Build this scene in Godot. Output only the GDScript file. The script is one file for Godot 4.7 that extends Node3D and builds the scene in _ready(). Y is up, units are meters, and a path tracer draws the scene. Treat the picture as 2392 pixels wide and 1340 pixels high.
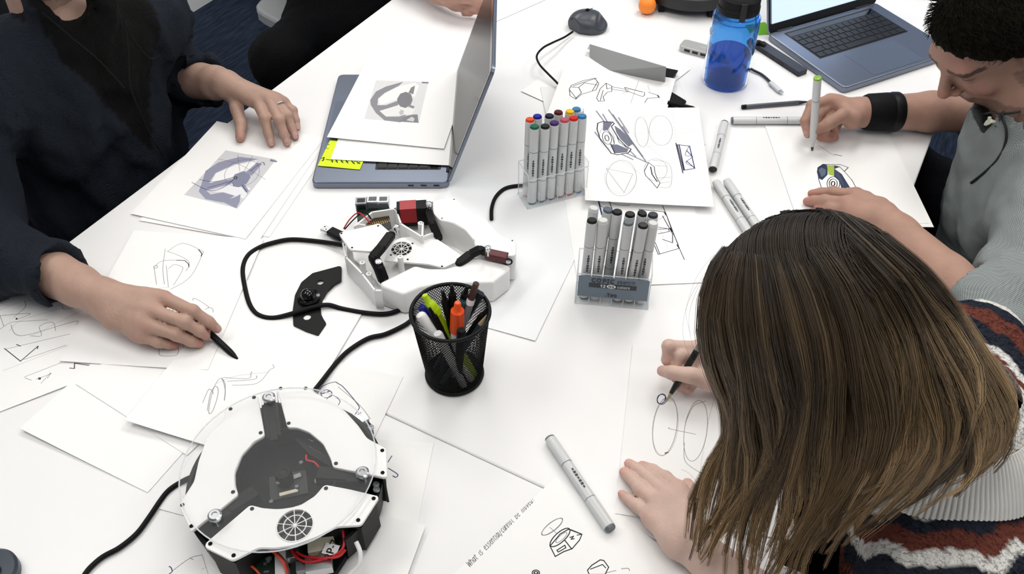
extends Node3D
# A design team sketching around a white table. y is up, metres; TT is the table top.
const TT := 0.74
const FOC := 2100.0   # focal length in pixels of the 2392 x 1340 frame
const CAMH := 0.98    # camera above the table top
const NV := Vector3(0.877, 0, 0.48)    # across the table
const TV := Vector3(0.48, 0, -0.877)   # along the table
var M := {}
var rng := RandomNumberGenerator.new()
var taken := {}

# ---------- pixels to places ----------
func ray(x: float, y: float) -> Vector3:
	var a := (x - 1196.0) / FOC
	var b := -(y - 670.0) / FOC
	var s := sqrt(0.5)
	return Vector3(a, (b - 1.0) * s, (-b - 1.0) * s)
func pt(x: float, y: float, h := 0.0) -> Vector3:   # the point seen at this pixel, h above the table top
	var d := ray(x, y)
	return Vector3(0, TT + CAMH, 0) + d * ((CAMH - h) / -d.y)
func p3(a: Array) -> Vector3:
	return pt(a[0], a[1], a[2])
func proj(p: Vector3) -> Vector2:
	var r := p - Vector3(0, TT + CAMH, 0)
	var s := sqrt(0.5)
	var dep := (-r.y - r.z) * s
	return Vector2(1196 + FOC * r.x / dep, 670 - FOC * (r.y - r.z) * s / dep)
func room(n: float, t: float, y: float) -> Vector3:
	return NV * n + TV * t + Vector3(0, y, 0)
func ground(p: Vector3) -> Vector3:
	return Vector3(p.x, TT, p.z)

# ---------- nodes ----------
func numbered(called: String) -> String:
	var k: int = taken.get(called, -1) + 1
	taken[called] = k
	return called if k == 0 else "%s_%03d" % [called, k]
func tag(o: Node, label: String, category := "", group := "", kind := "") -> Node:
	o.set_meta("label", label)
	if category: o.set_meta("category", category)
	if group: o.set_meta("group", group)
	if kind: o.set_meta("kind", kind)
	return o
func thing(called: String, label: String, category: String, at: Vector3, group := "") -> Node3D:
	var o := Node3D.new()
	o.name = numbered(called)
	add_child(o)
	o.position = at
	tag(o, label, category, group)
	return o
func put(called: String, mesh: Mesh, mat: Material, parent: Node3D = null) -> MeshInstance3D:
	var o := MeshInstance3D.new()
	o.mesh = mesh
	if mat: o.material_override = mat
	if parent == null:
		o.name = numbered(called)
		add_child(o)
	else:
		o.name = called
		parent.add_child(o, true)
		if parent.get_parent() == self and not parent is MeshInstance3D:
			o.position = -parent.position     # meshes are written in world places
	return o
func obj(called: String, s: SurfaceTool, mat: Material, parent: Node3D = null) -> MeshInstance3D:
	s.generate_normals()
	return put(called, s.commit(), mat, parent)
func solo(called: String, s: SurfaceTool, mat: Material, label: String, category: String, group := "") -> MeshInstance3D:
	var o := obj(called, s, mat)
	tag(o, label, category, group)
	return o
func struct(called: String, s: SurfaceTool, mat: Material, label := "", category := "") -> MeshInstance3D:
	var o := obj(called, s, mat)
	o.set_meta("kind", "structure")
	if label: o.set_meta("label", label)
	if category: o.set_meta("category", category)
	return o

# ---------- materials ----------
func mat(called: String, c: Color, rough := 0.5, metal := 0.0, spec := 0.5) -> StandardMaterial3D:
	var m := StandardMaterial3D.new()
	m.resource_name = called
	m.albedo_color = c
	m.roughness = rough
	m.metallic = metal
	m.metallic_specular = spec
	M[called] = m
	return m
func noise_tex(freq: float, size := 256, seed_ := 1, ramp: Array = [], normal := false, bump := 4.0, kind := FastNoiseLite.TYPE_SIMPLEX_SMOOTH) -> NoiseTexture2D:
	var n := FastNoiseLite.new()
	n.seed = seed_
	n.frequency = freq
	n.noise_type = kind
	n.fractal_octaves = 4
	var t := NoiseTexture2D.new()
	t.width = size
	t.height = size
	t.seamless = true
	t.noise = n
	if normal:
		t.as_normal_map = true
		t.bump_strength = bump
	if ramp:
		var g := Gradient.new()
		g.set_color(0, ramp[0])
		g.set_color(1, ramp[1])
		t.color_ramp = g
	return t
func triplanar(m: StandardMaterial3D, scale: float, world := true) -> void:
	m.uv1_triplanar = true
	m.uv1_world_triplanar = world
	m.uv1_scale = Vector3.ONE * scale

# ---------- shapes ----------
func st() -> SurfaceTool:
	var s := SurfaceTool.new()
	s.begin(Mesh.PRIMITIVE_TRIANGLES)
	s.set_smooth_group(-1)
	return s
func quad(s: SurfaceTool, a: Vector3, b: Vector3, c: Vector3, d: Vector3) -> void:
	for p in [a, b, c, a, c, d]: s.add_vertex(p)
func frame_of(pts: Array) -> Array:
	var out := []
	var up := Vector3.UP
	var d0: Vector3 = (pts[1] - pts[0]).normalized()
	if absf(d0.dot(up)) > 0.9: up = Vector3.RIGHT
	var x := d0.cross(up).normalized()
	for i in pts.size():
		var d: Vector3 = (pts[mini(i + 1, pts.size() - 1)] - pts[maxi(i - 1, 0)]).normalized()
		x = (x - d * x.dot(d)).normalized()
		out.append([x, d.cross(x)])
	return out
func tube(s: SurfaceTool, pts: Array, r, seg := 8, caps := true, flat := 1.0) -> void:
	var fr := frame_of(pts)
	s.set_smooth_group(0)
	var rings := []
	for i in pts.size():
		var rr: float = r[i] if r is Array else r
		var ring := []
		for k in seg:
			var a := TAU * k / seg
			ring.append(pts[i] + fr[i][0] * (cos(a) * rr) + fr[i][1] * (sin(a) * rr * flat))
		rings.append(ring)
	for i in pts.size() - 1:
		for k in seg:
			var l := (k + 1) % seg
			quad(s, rings[i][k], rings[i + 1][k], rings[i + 1][l], rings[i][l])
	if caps:
		s.set_smooth_group(-1)
		for e in [0, pts.size() - 1]:
			for k in range(1, seg - 1):
				var t := [rings[e][0], rings[e][k], rings[e][k + 1]]
				if e == 0: t = [rings[e][0], rings[e][k], rings[e][k + 1]]
				else: t = [rings[e][0], rings[e][k + 1], rings[e][k]]
				for p in t: s.add_vertex(p)
	s.set_smooth_group(-1)
func curve(pts: Array, step := 0.006) -> Array:      # a smooth line through the points
	var c := Curve3D.new()
	for i in pts.size():
		var a: Vector3 = pts[maxi(i - 1, 0)]
		var b: Vector3 = pts[mini(i + 1, pts.size() - 1)]
		var t := (b - a) / 6.0
		c.add_point(pts[i], -t, t)
	c.bake_interval = step
	return Array(c.get_baked_points())
# a turned shape: profile of (radius, along), standing on xf
func lathe(s: SurfaceTool, prof: Array, xf: Transform3D, seg := 24, flat := 1.0) -> void:
	var grp := 10
	for i in prof.size() - 1:
		var a: Vector2 = prof[i]
		var b: Vector2 = prof[i + 1]
		if i > 0:
			var pa: Vector2 = (a - prof[i - 1]).normalized()
			if absf(pa.angle_to(b - a)) > 0.6: grp += 1
		s.set_smooth_group(grp)
		for k in seg:
			var c0 := Vector2(cos(TAU * k / seg), sin(TAU * k / seg))
			var c1 := Vector2(cos(TAU * (k + 1) / seg), sin(TAU * (k + 1) / seg))
			var p0 := xf * Vector3(a.x * c0.x, a.y, a.x * c0.y * flat)
			var p1 := xf * Vector3(b.x * c0.x, b.y, b.x * c0.y * flat)
			var p2 := xf * Vector3(b.x * c1.x, b.y, b.x * c1.y * flat)
			var p3_ := xf * Vector3(a.x * c1.x, a.y, a.x * c1.y * flat)
			if b.x > 1e-6:
				for p in [p0, p1, p2]: s.add_vertex(p)
			if a.x > 1e-6:
				for p in [p0, p2, p3_]: s.add_vertex(p)
	s.set_smooth_group(-1)
func along(a: Vector3, b: Vector3) -> Transform3D:   # y axis from a to b
	var y := (b - a).normalized()
	var x := y.cross(Vector3.UP)
	if x.length() < 0.05: x = Vector3.RIGHT
	x = (x - y * x.dot(y)).normalized()
	return Transform3D(Basis(x, y, x.cross(y)), a)
func inset(poly: PackedVector2Array, d: float) -> PackedVector2Array:
	var out := PackedVector2Array()
	var n := poly.size()
	var area := 0.0
	for i in n: area += poly[i].cross(poly[(i + 1) % n])
	var sg := signf(area)
	for i in n:
		var e0 := (poly[i] - poly[(i + n - 1) % n]).normalized()
		var e1 := (poly[(i + 1) % n] - poly[i]).normalized()
		var n0 := Vector2(-e0.y, e0.x) * sg
		var n1 := Vector2(-e1.y, e1.x) * sg
		var m := n0 + n1
		if m.length() < 0.3: m = n0
		m = m.normalized()
		out.append(poly[i] + m * (d / maxf(m.dot(n0), 0.4)))
	return out
func rounded(poly: PackedVector2Array, r: float, n := 4) -> PackedVector2Array:
	var out := PackedVector2Array()
	var c := poly.size()
	for i in c:
		var p := poly[i]
		var a := poly[(i + c - 1) % c] - p
		var b := poly[(i + 1) % c] - p
		var d := minf(r, minf(a.length(), b.length()) * 0.45)
		var p0 := p + a.normalized() * d
		var p1 := p + b.normalized() * d
		for k in n + 1:
			var t := float(k) / n
			out.append(p0.lerp(p, t).lerp(p.lerp(p1, t), t))
	return out
# an upright prism over a polygon of (x, z), between heights y0 and y1, its upper edge bevelled
func prism(s: SurfaceTool, poly: PackedVector2Array, y0: float, y1: float, bevel := 0.0, xf := Transform3D()) -> void:
	var levels := [[poly, y0], [poly, y1 - bevel]]
	if bevel > 0.0:
		levels.append([inset(poly, bevel * 0.35), y1 - bevel * 0.35])
		levels.append([inset(poly, bevel), y1])
	var n := poly.size()
	var area := 0.0
	for i in n: area += poly[i].cross(poly[(i + 1) % n])
	for l in levels.size() - 1:
		for i in n:
			var j := (i + 1) % n
			if area < 0: 
				var t := i
				i = j
				j = t
			var a: Vector2 = levels[l][0][i]
			var b: Vector2 = levels[l][0][j]
			var c: Vector2 = levels[l + 1][0][j]
			var d: Vector2 = levels[l + 1][0][i]
			quad(s, xf * Vector3(a.x, levels[l][1], a.y), xf * Vector3(b.x, levels[l][1], b.y), xf * Vector3(c.x, levels[l + 1][1], c.y), xf * Vector3(d.x, levels[l + 1][1], d.y))
	for e in [0, levels.size() - 1]:
		var pl: PackedVector2Array = levels[e][0]
		var tr := Geometry2D.triangulate_polygon(pl)
		for k in tr:
			s.add_vertex(xf * Vector3(pl[k].x, levels[e][1], pl[k].y))
func rect(w: float, d: float, r := 0.0, n := 4) -> PackedVector2Array:
	var p := PackedVector2Array([Vector2(-w / 2, -d / 2), Vector2(w / 2, -d / 2), Vector2(w / 2, d / 2), Vector2(-w / 2, d / 2)])
	return rounded(p, r, n) if r > 0 else p
# a box of size sz standing on the origin of xf
func box(s: SurfaceTool, xf: Transform3D, sz: Vector3, r := 0.0, bevel := -1.0) -> void:
	prism(s, rect(sz.x, sz.z, r), 0, sz.y, (minf(r, sz.y * 0.3) * 0.6) if bevel < 0 else bevel, xf)
func at(p: Vector3, yaw := 0.0) -> Transform3D:
	return Transform3D(Basis(Vector3.UP, yaw), p)
func ball(s: SurfaceTool, c: Vector3, r: Vector3, b := Basis(), seg := 16, rings := 10) -> void:
	var prof := []
	for i in rings + 1:
		var a := PI * i / rings
		prof.append(Vector2(sin(a) if i > 0 and i < rings else 0.0, -cos(a)))
	lathe(s, prof, Transform3D(b * Basis.from_scale(r), c), seg)
func px_poly(a: Array, h: float) -> PackedVector2Array:   # pixel outline on the level h above the table
	var out := PackedVector2Array()
	for i in range(0, a.size(), 2):
		var p := pt(a[i], a[i + 1], h)
		out.append(Vector2(p.x, p.z))
	return out
func px_line(a: Array, h: float) -> Array:
	var out := []
	for i in range(0, a.size(), 2): out.append(pt(a[i], a[i + 1], h))
	return out
func path3(a: Array) -> Array:      # x, y, h triples
	var out := []
	for i in range(0, a.size(), 3): out.append(pt(a[i], a[i + 1], a[i + 2]))
	return out
# ---------- rounded bodies: tapered capsules joined smoothly, meshed as surface nets ----------
class Field:
	var o: Vector3
	var c: float
	var nx: int
	var ny: int
	var nz: int
	var d := PackedFloat32Array()
	var lo := PackedInt32Array()
	var hi := PackedInt32Array()
	func _init(a: Vector3, b: Vector3, cell: float):
		o = a - Vector3.ONE * cell * 3
		c = cell
		nx = int((b.x - o.x) / c) + 5
		ny = int((b.y - o.y) / c) + 5
		nz = int((b.z - o.z) / c) + 5
		d.resize(nx * ny * nz)
		d.fill(1.0)
		lo.resize(ny * nz)
		lo.fill(1 << 20)
		hi.resize(ny * nz)
		hi.fill(-1)
	func span(mn: Vector3, mx: Vector3) -> Array:
		var a := ((mn - o) / c).floor()
		var b := ((mx - o) / c).ceil()
		return [clampi(int(a.x), 1, nx - 2), clampi(int(b.x), 1, nx - 2), clampi(int(a.y), 1, ny - 2), clampi(int(b.y), 1, ny - 2), clampi(int(a.z), 1, nz - 2), clampi(int(b.z), 1, nz - 2)]
	func cap(a: Vector3, b: Vector3, ra: float, rb: float, k: float, cut := false) -> void:
		var rm := maxf(ra, rb) + k + 2.0 * c
		var q := span(a.min(b) - Vector3.ONE * rm, a.max(b) + Vector3.ONE * rm)
		var ba := b - a
		var inv := 1.0 / maxf(ba.length_squared(), 1e-9)
		var dr := rb - ra
		for iz in range(q[4], q[5] + 1):
			for iy in range(q[2], q[3] + 1):
				var row := iz * ny + iy
				if q[0] < lo[row]: lo[row] = q[0]
				if q[1] > hi[row]: hi[row] = q[1]
				var base := row * nx
				var p := o + Vector3(q[0] * c, iy * c, iz * c) - a
				for ix in range(q[0], q[1] + 1):
					var t := clampf(p.dot(ba) * inv, 0.0, 1.0)
					var dist := (p - ba * t).length() - ra - dr * t
					var old := d[base + ix]
					if cut:
						var h2 := maxf(k - absf(old + dist), 0.0) / k
						d[base + ix] = maxf(old, -dist) + h2 * h2 * k * 0.25
					else:
						var h := maxf(k - absf(old - dist), 0.0) / k
						d[base + ix] = minf(old, dist) - h * h * k * 0.25
					p.x += c
	func ell(ce: Vector3, bas: Basis, r: Vector3, k: float, cut := false) -> void:
		var m := maxf(r.x, maxf(r.y, r.z)) + k + 2.0 * c
		var q := span(ce - Vector3.ONE * m, ce + Vector3.ONE * m)
		var inv := bas.transposed()
		for iz in range(q[4], q[5] + 1):
			for iy in range(q[2], q[3] + 1):
				var row := iz * ny + iy
				if q[0] < lo[row]: lo[row] = q[0]
				if q[1] > hi[row]: hi[row] = q[1]
				var base := row * nx
				for ix in range(q[0], q[1] + 1):
					var p := inv * (o + Vector3(ix, iy, iz) * c - ce)
					var k0 := (p / r).length()
					var k1 := (p / (r * r)).length()
					var dist := k0 * (k0 - 1.0) / maxf(k1, 1e-5) if k0 > 0.05 else -minf(r.x, minf(r.y, r.z))
					var old := d[base + ix]
					if cut:
						var h2 := maxf(k - absf(old + dist), 0.0) / k
						d[base + ix] = maxf(old, -dist) + h2 * h2 * k * 0.25
					else:
						var h := maxf(k - absf(old - dist), 0.0) / k
						d[base + ix] = minf(old, dist) - h * h * k * 0.25
	func chain(pts: Array, rs: Array, k: float) -> void:
		for i in pts.size() - 1: cap(pts[i], pts[i + 1], rs[i], rs[i + 1], k)
	func ripple(n: FastNoiseLite, amp: float, warp: Basis) -> void:
		for iz in range(1, nz - 1):
			for iy in range(1, ny - 1):
				var row := iz * ny + iy
				for ix in range(lo[row], hi[row] + 1):
					var v := d[row * nx + ix]
					if absf(v) < 0.03:
						var p := warp * (o + Vector3(ix, iy, iz) * c)
						d[row * nx + ix] = v + amp * n.get_noise_3dv(p)
	func slice_off(n: Vector3, w: float) -> void:      # keeps the side where n.p < w
		for iz in range(1, nz - 1):
			for iy in range(1, ny - 1):
				var row := iz * ny + iy
				for ix in range(lo[row], hi[row] + 1):
					var e := n.dot(o + Vector3(ix, iy, iz) * c) - w
					if e > d[row * nx + ix]: d[row * nx + ix] = e
	func hit(from: Vector3, dir: Vector3, t0 := 0.3, t1 := 3.0) -> Vector3:     # first point of the surface along a line
		var t := t0
		while t < t1:
			var q := (from + dir * t - o) / c
			var ix := int(q.x)
			var iy := int(q.y)
			var iz := int(q.z)
			if ix > 0 and iy > 0 and iz > 0 and ix < nx - 1 and iy < ny - 1 and iz < nz - 1 and d[(iz * ny + iy) * nx + ix] < c * 0.3:
				return from + dir * t
			t += c * 0.4
		return Vector3.INF
	func mesh(col: Callable) -> ArrayMesh:
		var vi := PackedInt32Array()
		vi.resize(d.size())
		vi.fill(-1)
		var vs := PackedVector3Array()
		var ns := PackedVector3Array()
		var cs := PackedColorArray()
		var ids := PackedInt32Array()
		var sy := nx
		var sz := nx * ny
		var lim := 3.0 * c
		for iz in range(1, nz - 2):
			for iy in range(1, ny - 2):
				var row := iz * ny + iy
				var a := mini(mini(lo[row], lo[row + 1]), mini(lo[row + ny], lo[row + ny + 1])) - 1
				var b := maxi(maxi(hi[row], hi[row + 1]), maxi(hi[row + ny], hi[row + ny + 1]))
				a = maxi(a, 1)
				b = mini(b, nx - 2)
				var i := row * nx + a
				for ix in range(a, b + 1):
					var d0 := d[i]
					if d0 > lim or d0 < -lim:
						i += 1
						continue
					var d1 := d[i + 1]
					var d2 := d[i + sy]
					var d3 := d[i + sy + 1]
					var d4 := d[i + sz]
					var d5 := d[i + sz + 1]
					var d6 := d[i + sz + sy]
					var d7 := d[i + sz + sy + 1]
					var ins := int(d0 < 0) + int(d1 < 0) + int(d2 < 0) + int(d3 < 0) + int(d4 < 0) + int(d5 < 0) + int(d6 < 0) + int(d7 < 0)
					if ins > 0 and ins < 8:
						var acc := Vector3.ZERO
						var m := 0
						if (d0 < 0) != (d1 < 0): acc += Vector3(d0 / (d0 - d1), 0, 0); m += 1
						if (d2 < 0) != (d3 < 0): acc += Vector3(d2 / (d2 - d3), 1, 0); m += 1
						if (d4 < 0) != (d5 < 0): acc += Vector3(d4 / (d4 - d5), 0, 1); m += 1
						if (d6 < 0) != (d7 < 0): acc += Vector3(d6 / (d6 - d7), 1, 1); m += 1
						if (d0 < 0) != (d2 < 0): acc += Vector3(0, d0 / (d0 - d2), 0); m += 1
						if (d1 < 0) != (d3 < 0): acc += Vector3(1, d1 / (d1 - d3), 0); m += 1
						if (d4 < 0) != (d6 < 0): acc += Vector3(0, d4 / (d4 - d6), 1); m += 1
						if (d5 < 0) != (d7 < 0): acc += Vector3(1, d5 / (d5 - d7), 1); m += 1
						if (d0 < 0) != (d4 < 0): acc += Vector3(0, 0, d0 / (d0 - d4)); m += 1
						if (d1 < 0) != (d5 < 0): acc += Vector3(1, 0, d1 / (d1 - d5)); m += 1
						if (d2 < 0) != (d6 < 0): acc += Vector3(0, 1, d2 / (d2 - d6)); m += 1
						if (d3 < 0) != (d7 < 0): acc += Vector3(1, 1, d3 / (d3 - d7)); m += 1
						var p := o + (Vector3(ix, iy, iz) + acc / m) * c
						var g := Vector3(d1 - d0 + d3 - d2 + d5 - d4 + d7 - d6, d2 - d0 + d3 - d1 + d6 - d4 + d7 - d5, d4 - d0 + d5 - d1 + d6 - d2 + d7 - d3).normalized()
						vi[i] = vs.size()
						vs.append(p)
						ns.append(g)
						cs.append(col.call(p, g))
					i += 1
		for iz in range(2, nz - 2):
			for iy in range(2, ny - 2):
				var row := iz * ny + iy
				if hi[row] < 0: continue
				for ix in range(maxi(lo[row], 2), mini(hi[row], nx - 3) + 1):
					var i := row * nx + ix
					if absf(d[i]) > lim: continue
					var inside := d[i] < 0
					for ax in 3:
						var st_: int = 1 if ax == 0 else (sy if ax == 1 else sz)
						if (d[i + st_] < 0) == inside: continue
						var u: int = sy if ax == 0 else (sz if ax == 1 else 1)
						var w: int = sz if ax == 0 else (1 if ax == 1 else sy)
						var q0 := vi[i]
						var q1 := vi[i - u]
						var q2 := vi[i - u - w]
						var q3 := vi[i - w]
						if q0 < 0 or q1 < 0 or q2 < 0 or q3 < 0: continue
						if inside: ids.append_array([q0, q3, q2, q0, q2, q1])
						else: ids.append_array([q0, q1, q2, q0, q2, q3])
		var arr := []
		arr.resize(Mesh.ARRAY_MAX)
		arr[Mesh.ARRAY_VERTEX] = vs
		arr[Mesh.ARRAY_NORMAL] = ns
		arr[Mesh.ARRAY_COLOR] = cs
		arr[Mesh.ARRAY_INDEX] = ids
		var me := ArrayMesh.new()
		me.add_surface_from_arrays(Mesh.PRIMITIVE_TRIANGLES, arr)
		return me
func field_around(pts: Array, pad: float, cell: float) -> Field:
	var a: Vector3 = pts[0]
	var b: Vector3 = pts[0]
	for p in pts:
		a = a.min(p)
		b = b.max(p)
	return Field.new(a - Vector3.ONE * pad, b + Vector3.ONE * pad, cell)
# ---------- the scene ----------
func _ready() -> void:
	rng.seed = 7
	make_view()
	make_materials()
	make_room()
	make_tables()
	make_papers()
	make_laptops()
	make_robots()
	make_desk_things()
	make_people()

func make_view() -> void:
	var cam := Camera3D.new()
	cam.name = "camera"
	cam.position = Vector3(0, TT + CAMH, 0)
	cam.rotation_degrees = Vector3(-45, 0, 0)
	cam.fov = rad_to_deg(2.0 * atan(670.0 / FOC))
	cam.near = 0.05
	cam.current = true
	add_child(cam)
	var e := Environment.new()
	e.background_mode = Environment.BG_SKY
	var sky := Sky.new()
	var ps := ProceduralSkyMaterial.new()
	ps.sky_top_color = Color(0.52, 0.68, 0.92)
	ps.sky_horizon_color = Color(0.80, 0.88, 0.97)
	ps.ground_horizon_color = Color(0.62, 0.66, 0.70)
	ps.ground_bottom_color = Color(0.40, 0.42, 0.44)
	ps.sky_energy_multiplier = 0.8
	sky.sky_material = ps
	e.sky = sky
	e.ambient_light_source = Environment.AMBIENT_SOURCE_DISABLED
	e.tonemap_mode = Environment.TONE_MAPPER_LINEAR
	e.tonemap_exposure = 1.2
	e.sdfgi_enabled = true
	e.ssao_enabled = true
	e.ssil_enabled = true
	var we := WorldEnvironment.new()
	we.name = "world"
	we.environment = e
	add_child(we)
	# the ceiling panels' own light; the fittings are built in make_room()
	for p in PANELS:
		var l := AreaLight3D.new()
		l.name = "ceiling_panel_light"
		l.area_size = Vector2(PW, PL)
		l.light_color = Color(1.0, 0.985, 0.96)
		l.light_energy = p[2]
		l.area_normalize_energy = true
		l.area_range = 12.0
		l.area_attenuation = 2.0
		l.shadow_enabled = true
		l.transform = Transform3D(Basis(NV, TV, Vector3.UP).orthonormalized(), room(p[0], p[1], 2.66))
		add_child(l, true)

const PW := 0.6
const PL := 1.2
const PANELS := [[-1.75, 0.2, 0.9], [-1.75, 2.2, 1.3], [-0.35, 2.3, 1.3], [1.1, 2.2, 0.9], [1.1, 0.2, 0.6], [-0.35, 0.35, 0.5]]

func make_materials() -> void:
	mat("table_white", Color(0.93, 0.93, 0.935), 0.32, 0.0, 0.45)
	mat("wall_paint", Color(0.80, 0.82, 0.85), 0.9)
	mat("ceiling_paint", Color(0.9, 0.9, 0.9), 0.95)
	mat("white_trim", Color(0.93, 0.93, 0.93), 0.5)
	mat("leg_steel", Color(0.55, 0.56, 0.58), 0.35, 0.8)
	mat("black_plastic", Color(0.030, 0.034, 0.044), 0.5, 0.0, 0.32)
	mat("matte_black", Color(0.020, 0.022, 0.028), 0.65, 0.0, 0.3)
	mat("dark_plastic", Color(0.075, 0.085, 0.105), 0.4)
	mat("rubber", Color(0.03, 0.03, 0.045), 0.55, 0.0, 0.3)
	mat("white_plastic", Color(0.93, 0.93, 0.93), 0.42)
	mat("silver", Color(0.78, 0.79, 0.8), 0.25, 0.95)
	mat("space_grey", Color(0.47, 0.50, 0.56), 0.36, 0.75)
	mat("key_black", Color(0.03, 0.035, 0.055), 0.5)
	mat("board_green", Color(0.02, 0.13, 0.08), 0.45)
	mat("board_black", Color(0.05, 0.05, 0.045), 0.5)
	mat("gold", Color(0.8, 0.65, 0.3), 0.35, 0.9)
	mat("red_label", Color(0.62, 0.04, 0.09), 0.4)
	mat("dark_red", Color(0.32, 0.02, 0.06), 0.4)
	mat("red_wire", Color(0.75, 0.10, 0.13), 0.4)
	mat("orange_wire", Color(0.85, 0.30, 0.10), 0.4)
	mat("brown_wire", Color(0.30, 0.10, 0.06), 0.4)
	mat("ivory", Color(0.82, 0.80, 0.72), 0.5)
	mat("marker_body", Color(0.80, 0.81, 0.815), 0.33)
	mat("marker_line", Color(0.33, 0.36, 0.37), 0.5)
	mat("marker_print", Color(0.22, 0.24, 0.26), 0.6)
	var clear := mat("clear_acrylic", Color(0.97, 0.98, 0.99, 0.03), 0.05, 0.0, 0.32)
	clear.transparency = BaseMaterial3D.TRANSPARENCY_ALPHA
	var edge := mat("acrylic_edge", Color(0.9, 0.93, 0.95, 0.45), 0.1)
	edge.transparency = BaseMaterial3D.TRANSPARENCY_ALPHA
	var skin := mat("skin", Color.WHITE, 0.55, 0.0, 0.4)
	skin.vertex_color_use_as_albedo = true
	skin.subsurf_scatter_enabled = true
	skin.subsurf_scatter_strength = 0.12
	skin.normal_enabled = true
	skin.normal_texture = noise_tex(0.05, 256, 3, [], true, 3.0)
	skin.normal_scale = 0.35
	triplanar(skin, 14.0)
	for k in [["navy_cloth", Color(0.040, 0.052, 0.078)], ["black_cloth", Color(0.014, 0.015, 0.020)], ["grey_cloth", Color(0.40, 0.43, 0.44)], ["denim", Color(0.025, 0.035, 0.068)], ["black_denim", Color(0.018, 0.02, 0.032)]]:
		var c := mat(k[0], k[1], 0.9, 0.0, 0.3)
		c.normal_enabled = true
		c.normal_texture = noise_tex(0.12, 256, 5, [], true, 6.0)
		c.normal_scale = 0.7
		triplanar(c, 9.0)
	var hair := mat("hair", Color.WHITE, 0.42, 0.0, 0.5)
	hair.vertex_color_use_as_albedo = true
	var hs := mat("short_hair", Color.WHITE, 0.7, 0.0, 0.2)
	hs.vertex_color_use_as_albedo = true
	var knit := mat("knit", Color.WHITE, 0.95, 0.0, 0.2)
	knit.vertex_color_use_as_albedo = true
	knit.normal_enabled = true
	knit.normal_texture = noise_tex(0.055, 256, 12, [], true, 14.0, FastNoiseLite.TYPE_CELLULAR)
	knit.normal_scale = 1.6
	triplanar(knit, 9.0)
	var kw := mat("knit_white", Color(0.87, 0.865, 0.85), 0.95, 0.0, 0.2)
	kw.normal_enabled = false
	mat("pen_green", Color(0.05, 0.09, 0.075), 0.4)
	mat("chair_grey", Color(0.62, 0.63, 0.64), 0.5)
	var hz := mat("heather", Color.WHITE, 0.92, 0.0, 0.25)
	var hi := Image.create(128, 128, false, Image.FORMAT_RGB8)
	var rr := RandomNumberGenerator.new()
	rr.seed = 9
	for y in 128:
		for x in 128:
			var st_ := 0.5 + 0.5 * sin((x + y * 2) * TAU / 32.0)
			var v := 0.40 + 0.27 * st_ + rr.randf_range(-0.03, 0.03)
			hi.set_pixel(x, y, Color(v * 0.95, v, v * 1.005))
	hz.albedo_texture = ImageTexture.create_from_image(hi)
	triplanar(hz, 48.0)
	var carpet := mat("carpet", Color.WHITE, 0.97, 0.0, 0.15)
	var im := Image.create(512, 512, false, Image.FORMAT_RGB8)
	var n := FastNoiseLite.new()
	n.seed = 4
	n.frequency = 0.02
	var r2 := RandomNumberGenerator.new()
	r2.seed = 3
	for y in 512:
		for x in 512:
			var v := 0.5 + 0.5 * n.get_noise_2d(x * 0.35, y * 3.0)
			var loop := 0.55 + 0.45 * absf(sin(y * PI / 8.0)) * (0.6 + 0.4 * absf(sin(x * PI / 16.0)))
			var g := v * loop + r2.randf() * 0.18
			im.set_pixel(x, y, Color(0.085 + 0.15 * g, 0.105 + 0.175 * g, 0.15 + 0.20 * g))
	carpet.albedo_texture = ImageTexture.create_from_image(im)
	carpet.uv1_scale = Vector3(1, 1, 1)

func slab(s: SurfaceTool, n0: float, n1: float, t0: float, t1: float, y0: float, y1: float) -> void:
	prism(s, PackedVector2Array([v2(room(n0, t0, 0)), v2(room(n1, t0, 0)), v2(room(n1, t1, 0)), v2(room(n0, t1, 0))]), y0, y1)
func v2(p: Vector3) -> Vector2:
	return Vector2(p.x, p.z)

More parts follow.
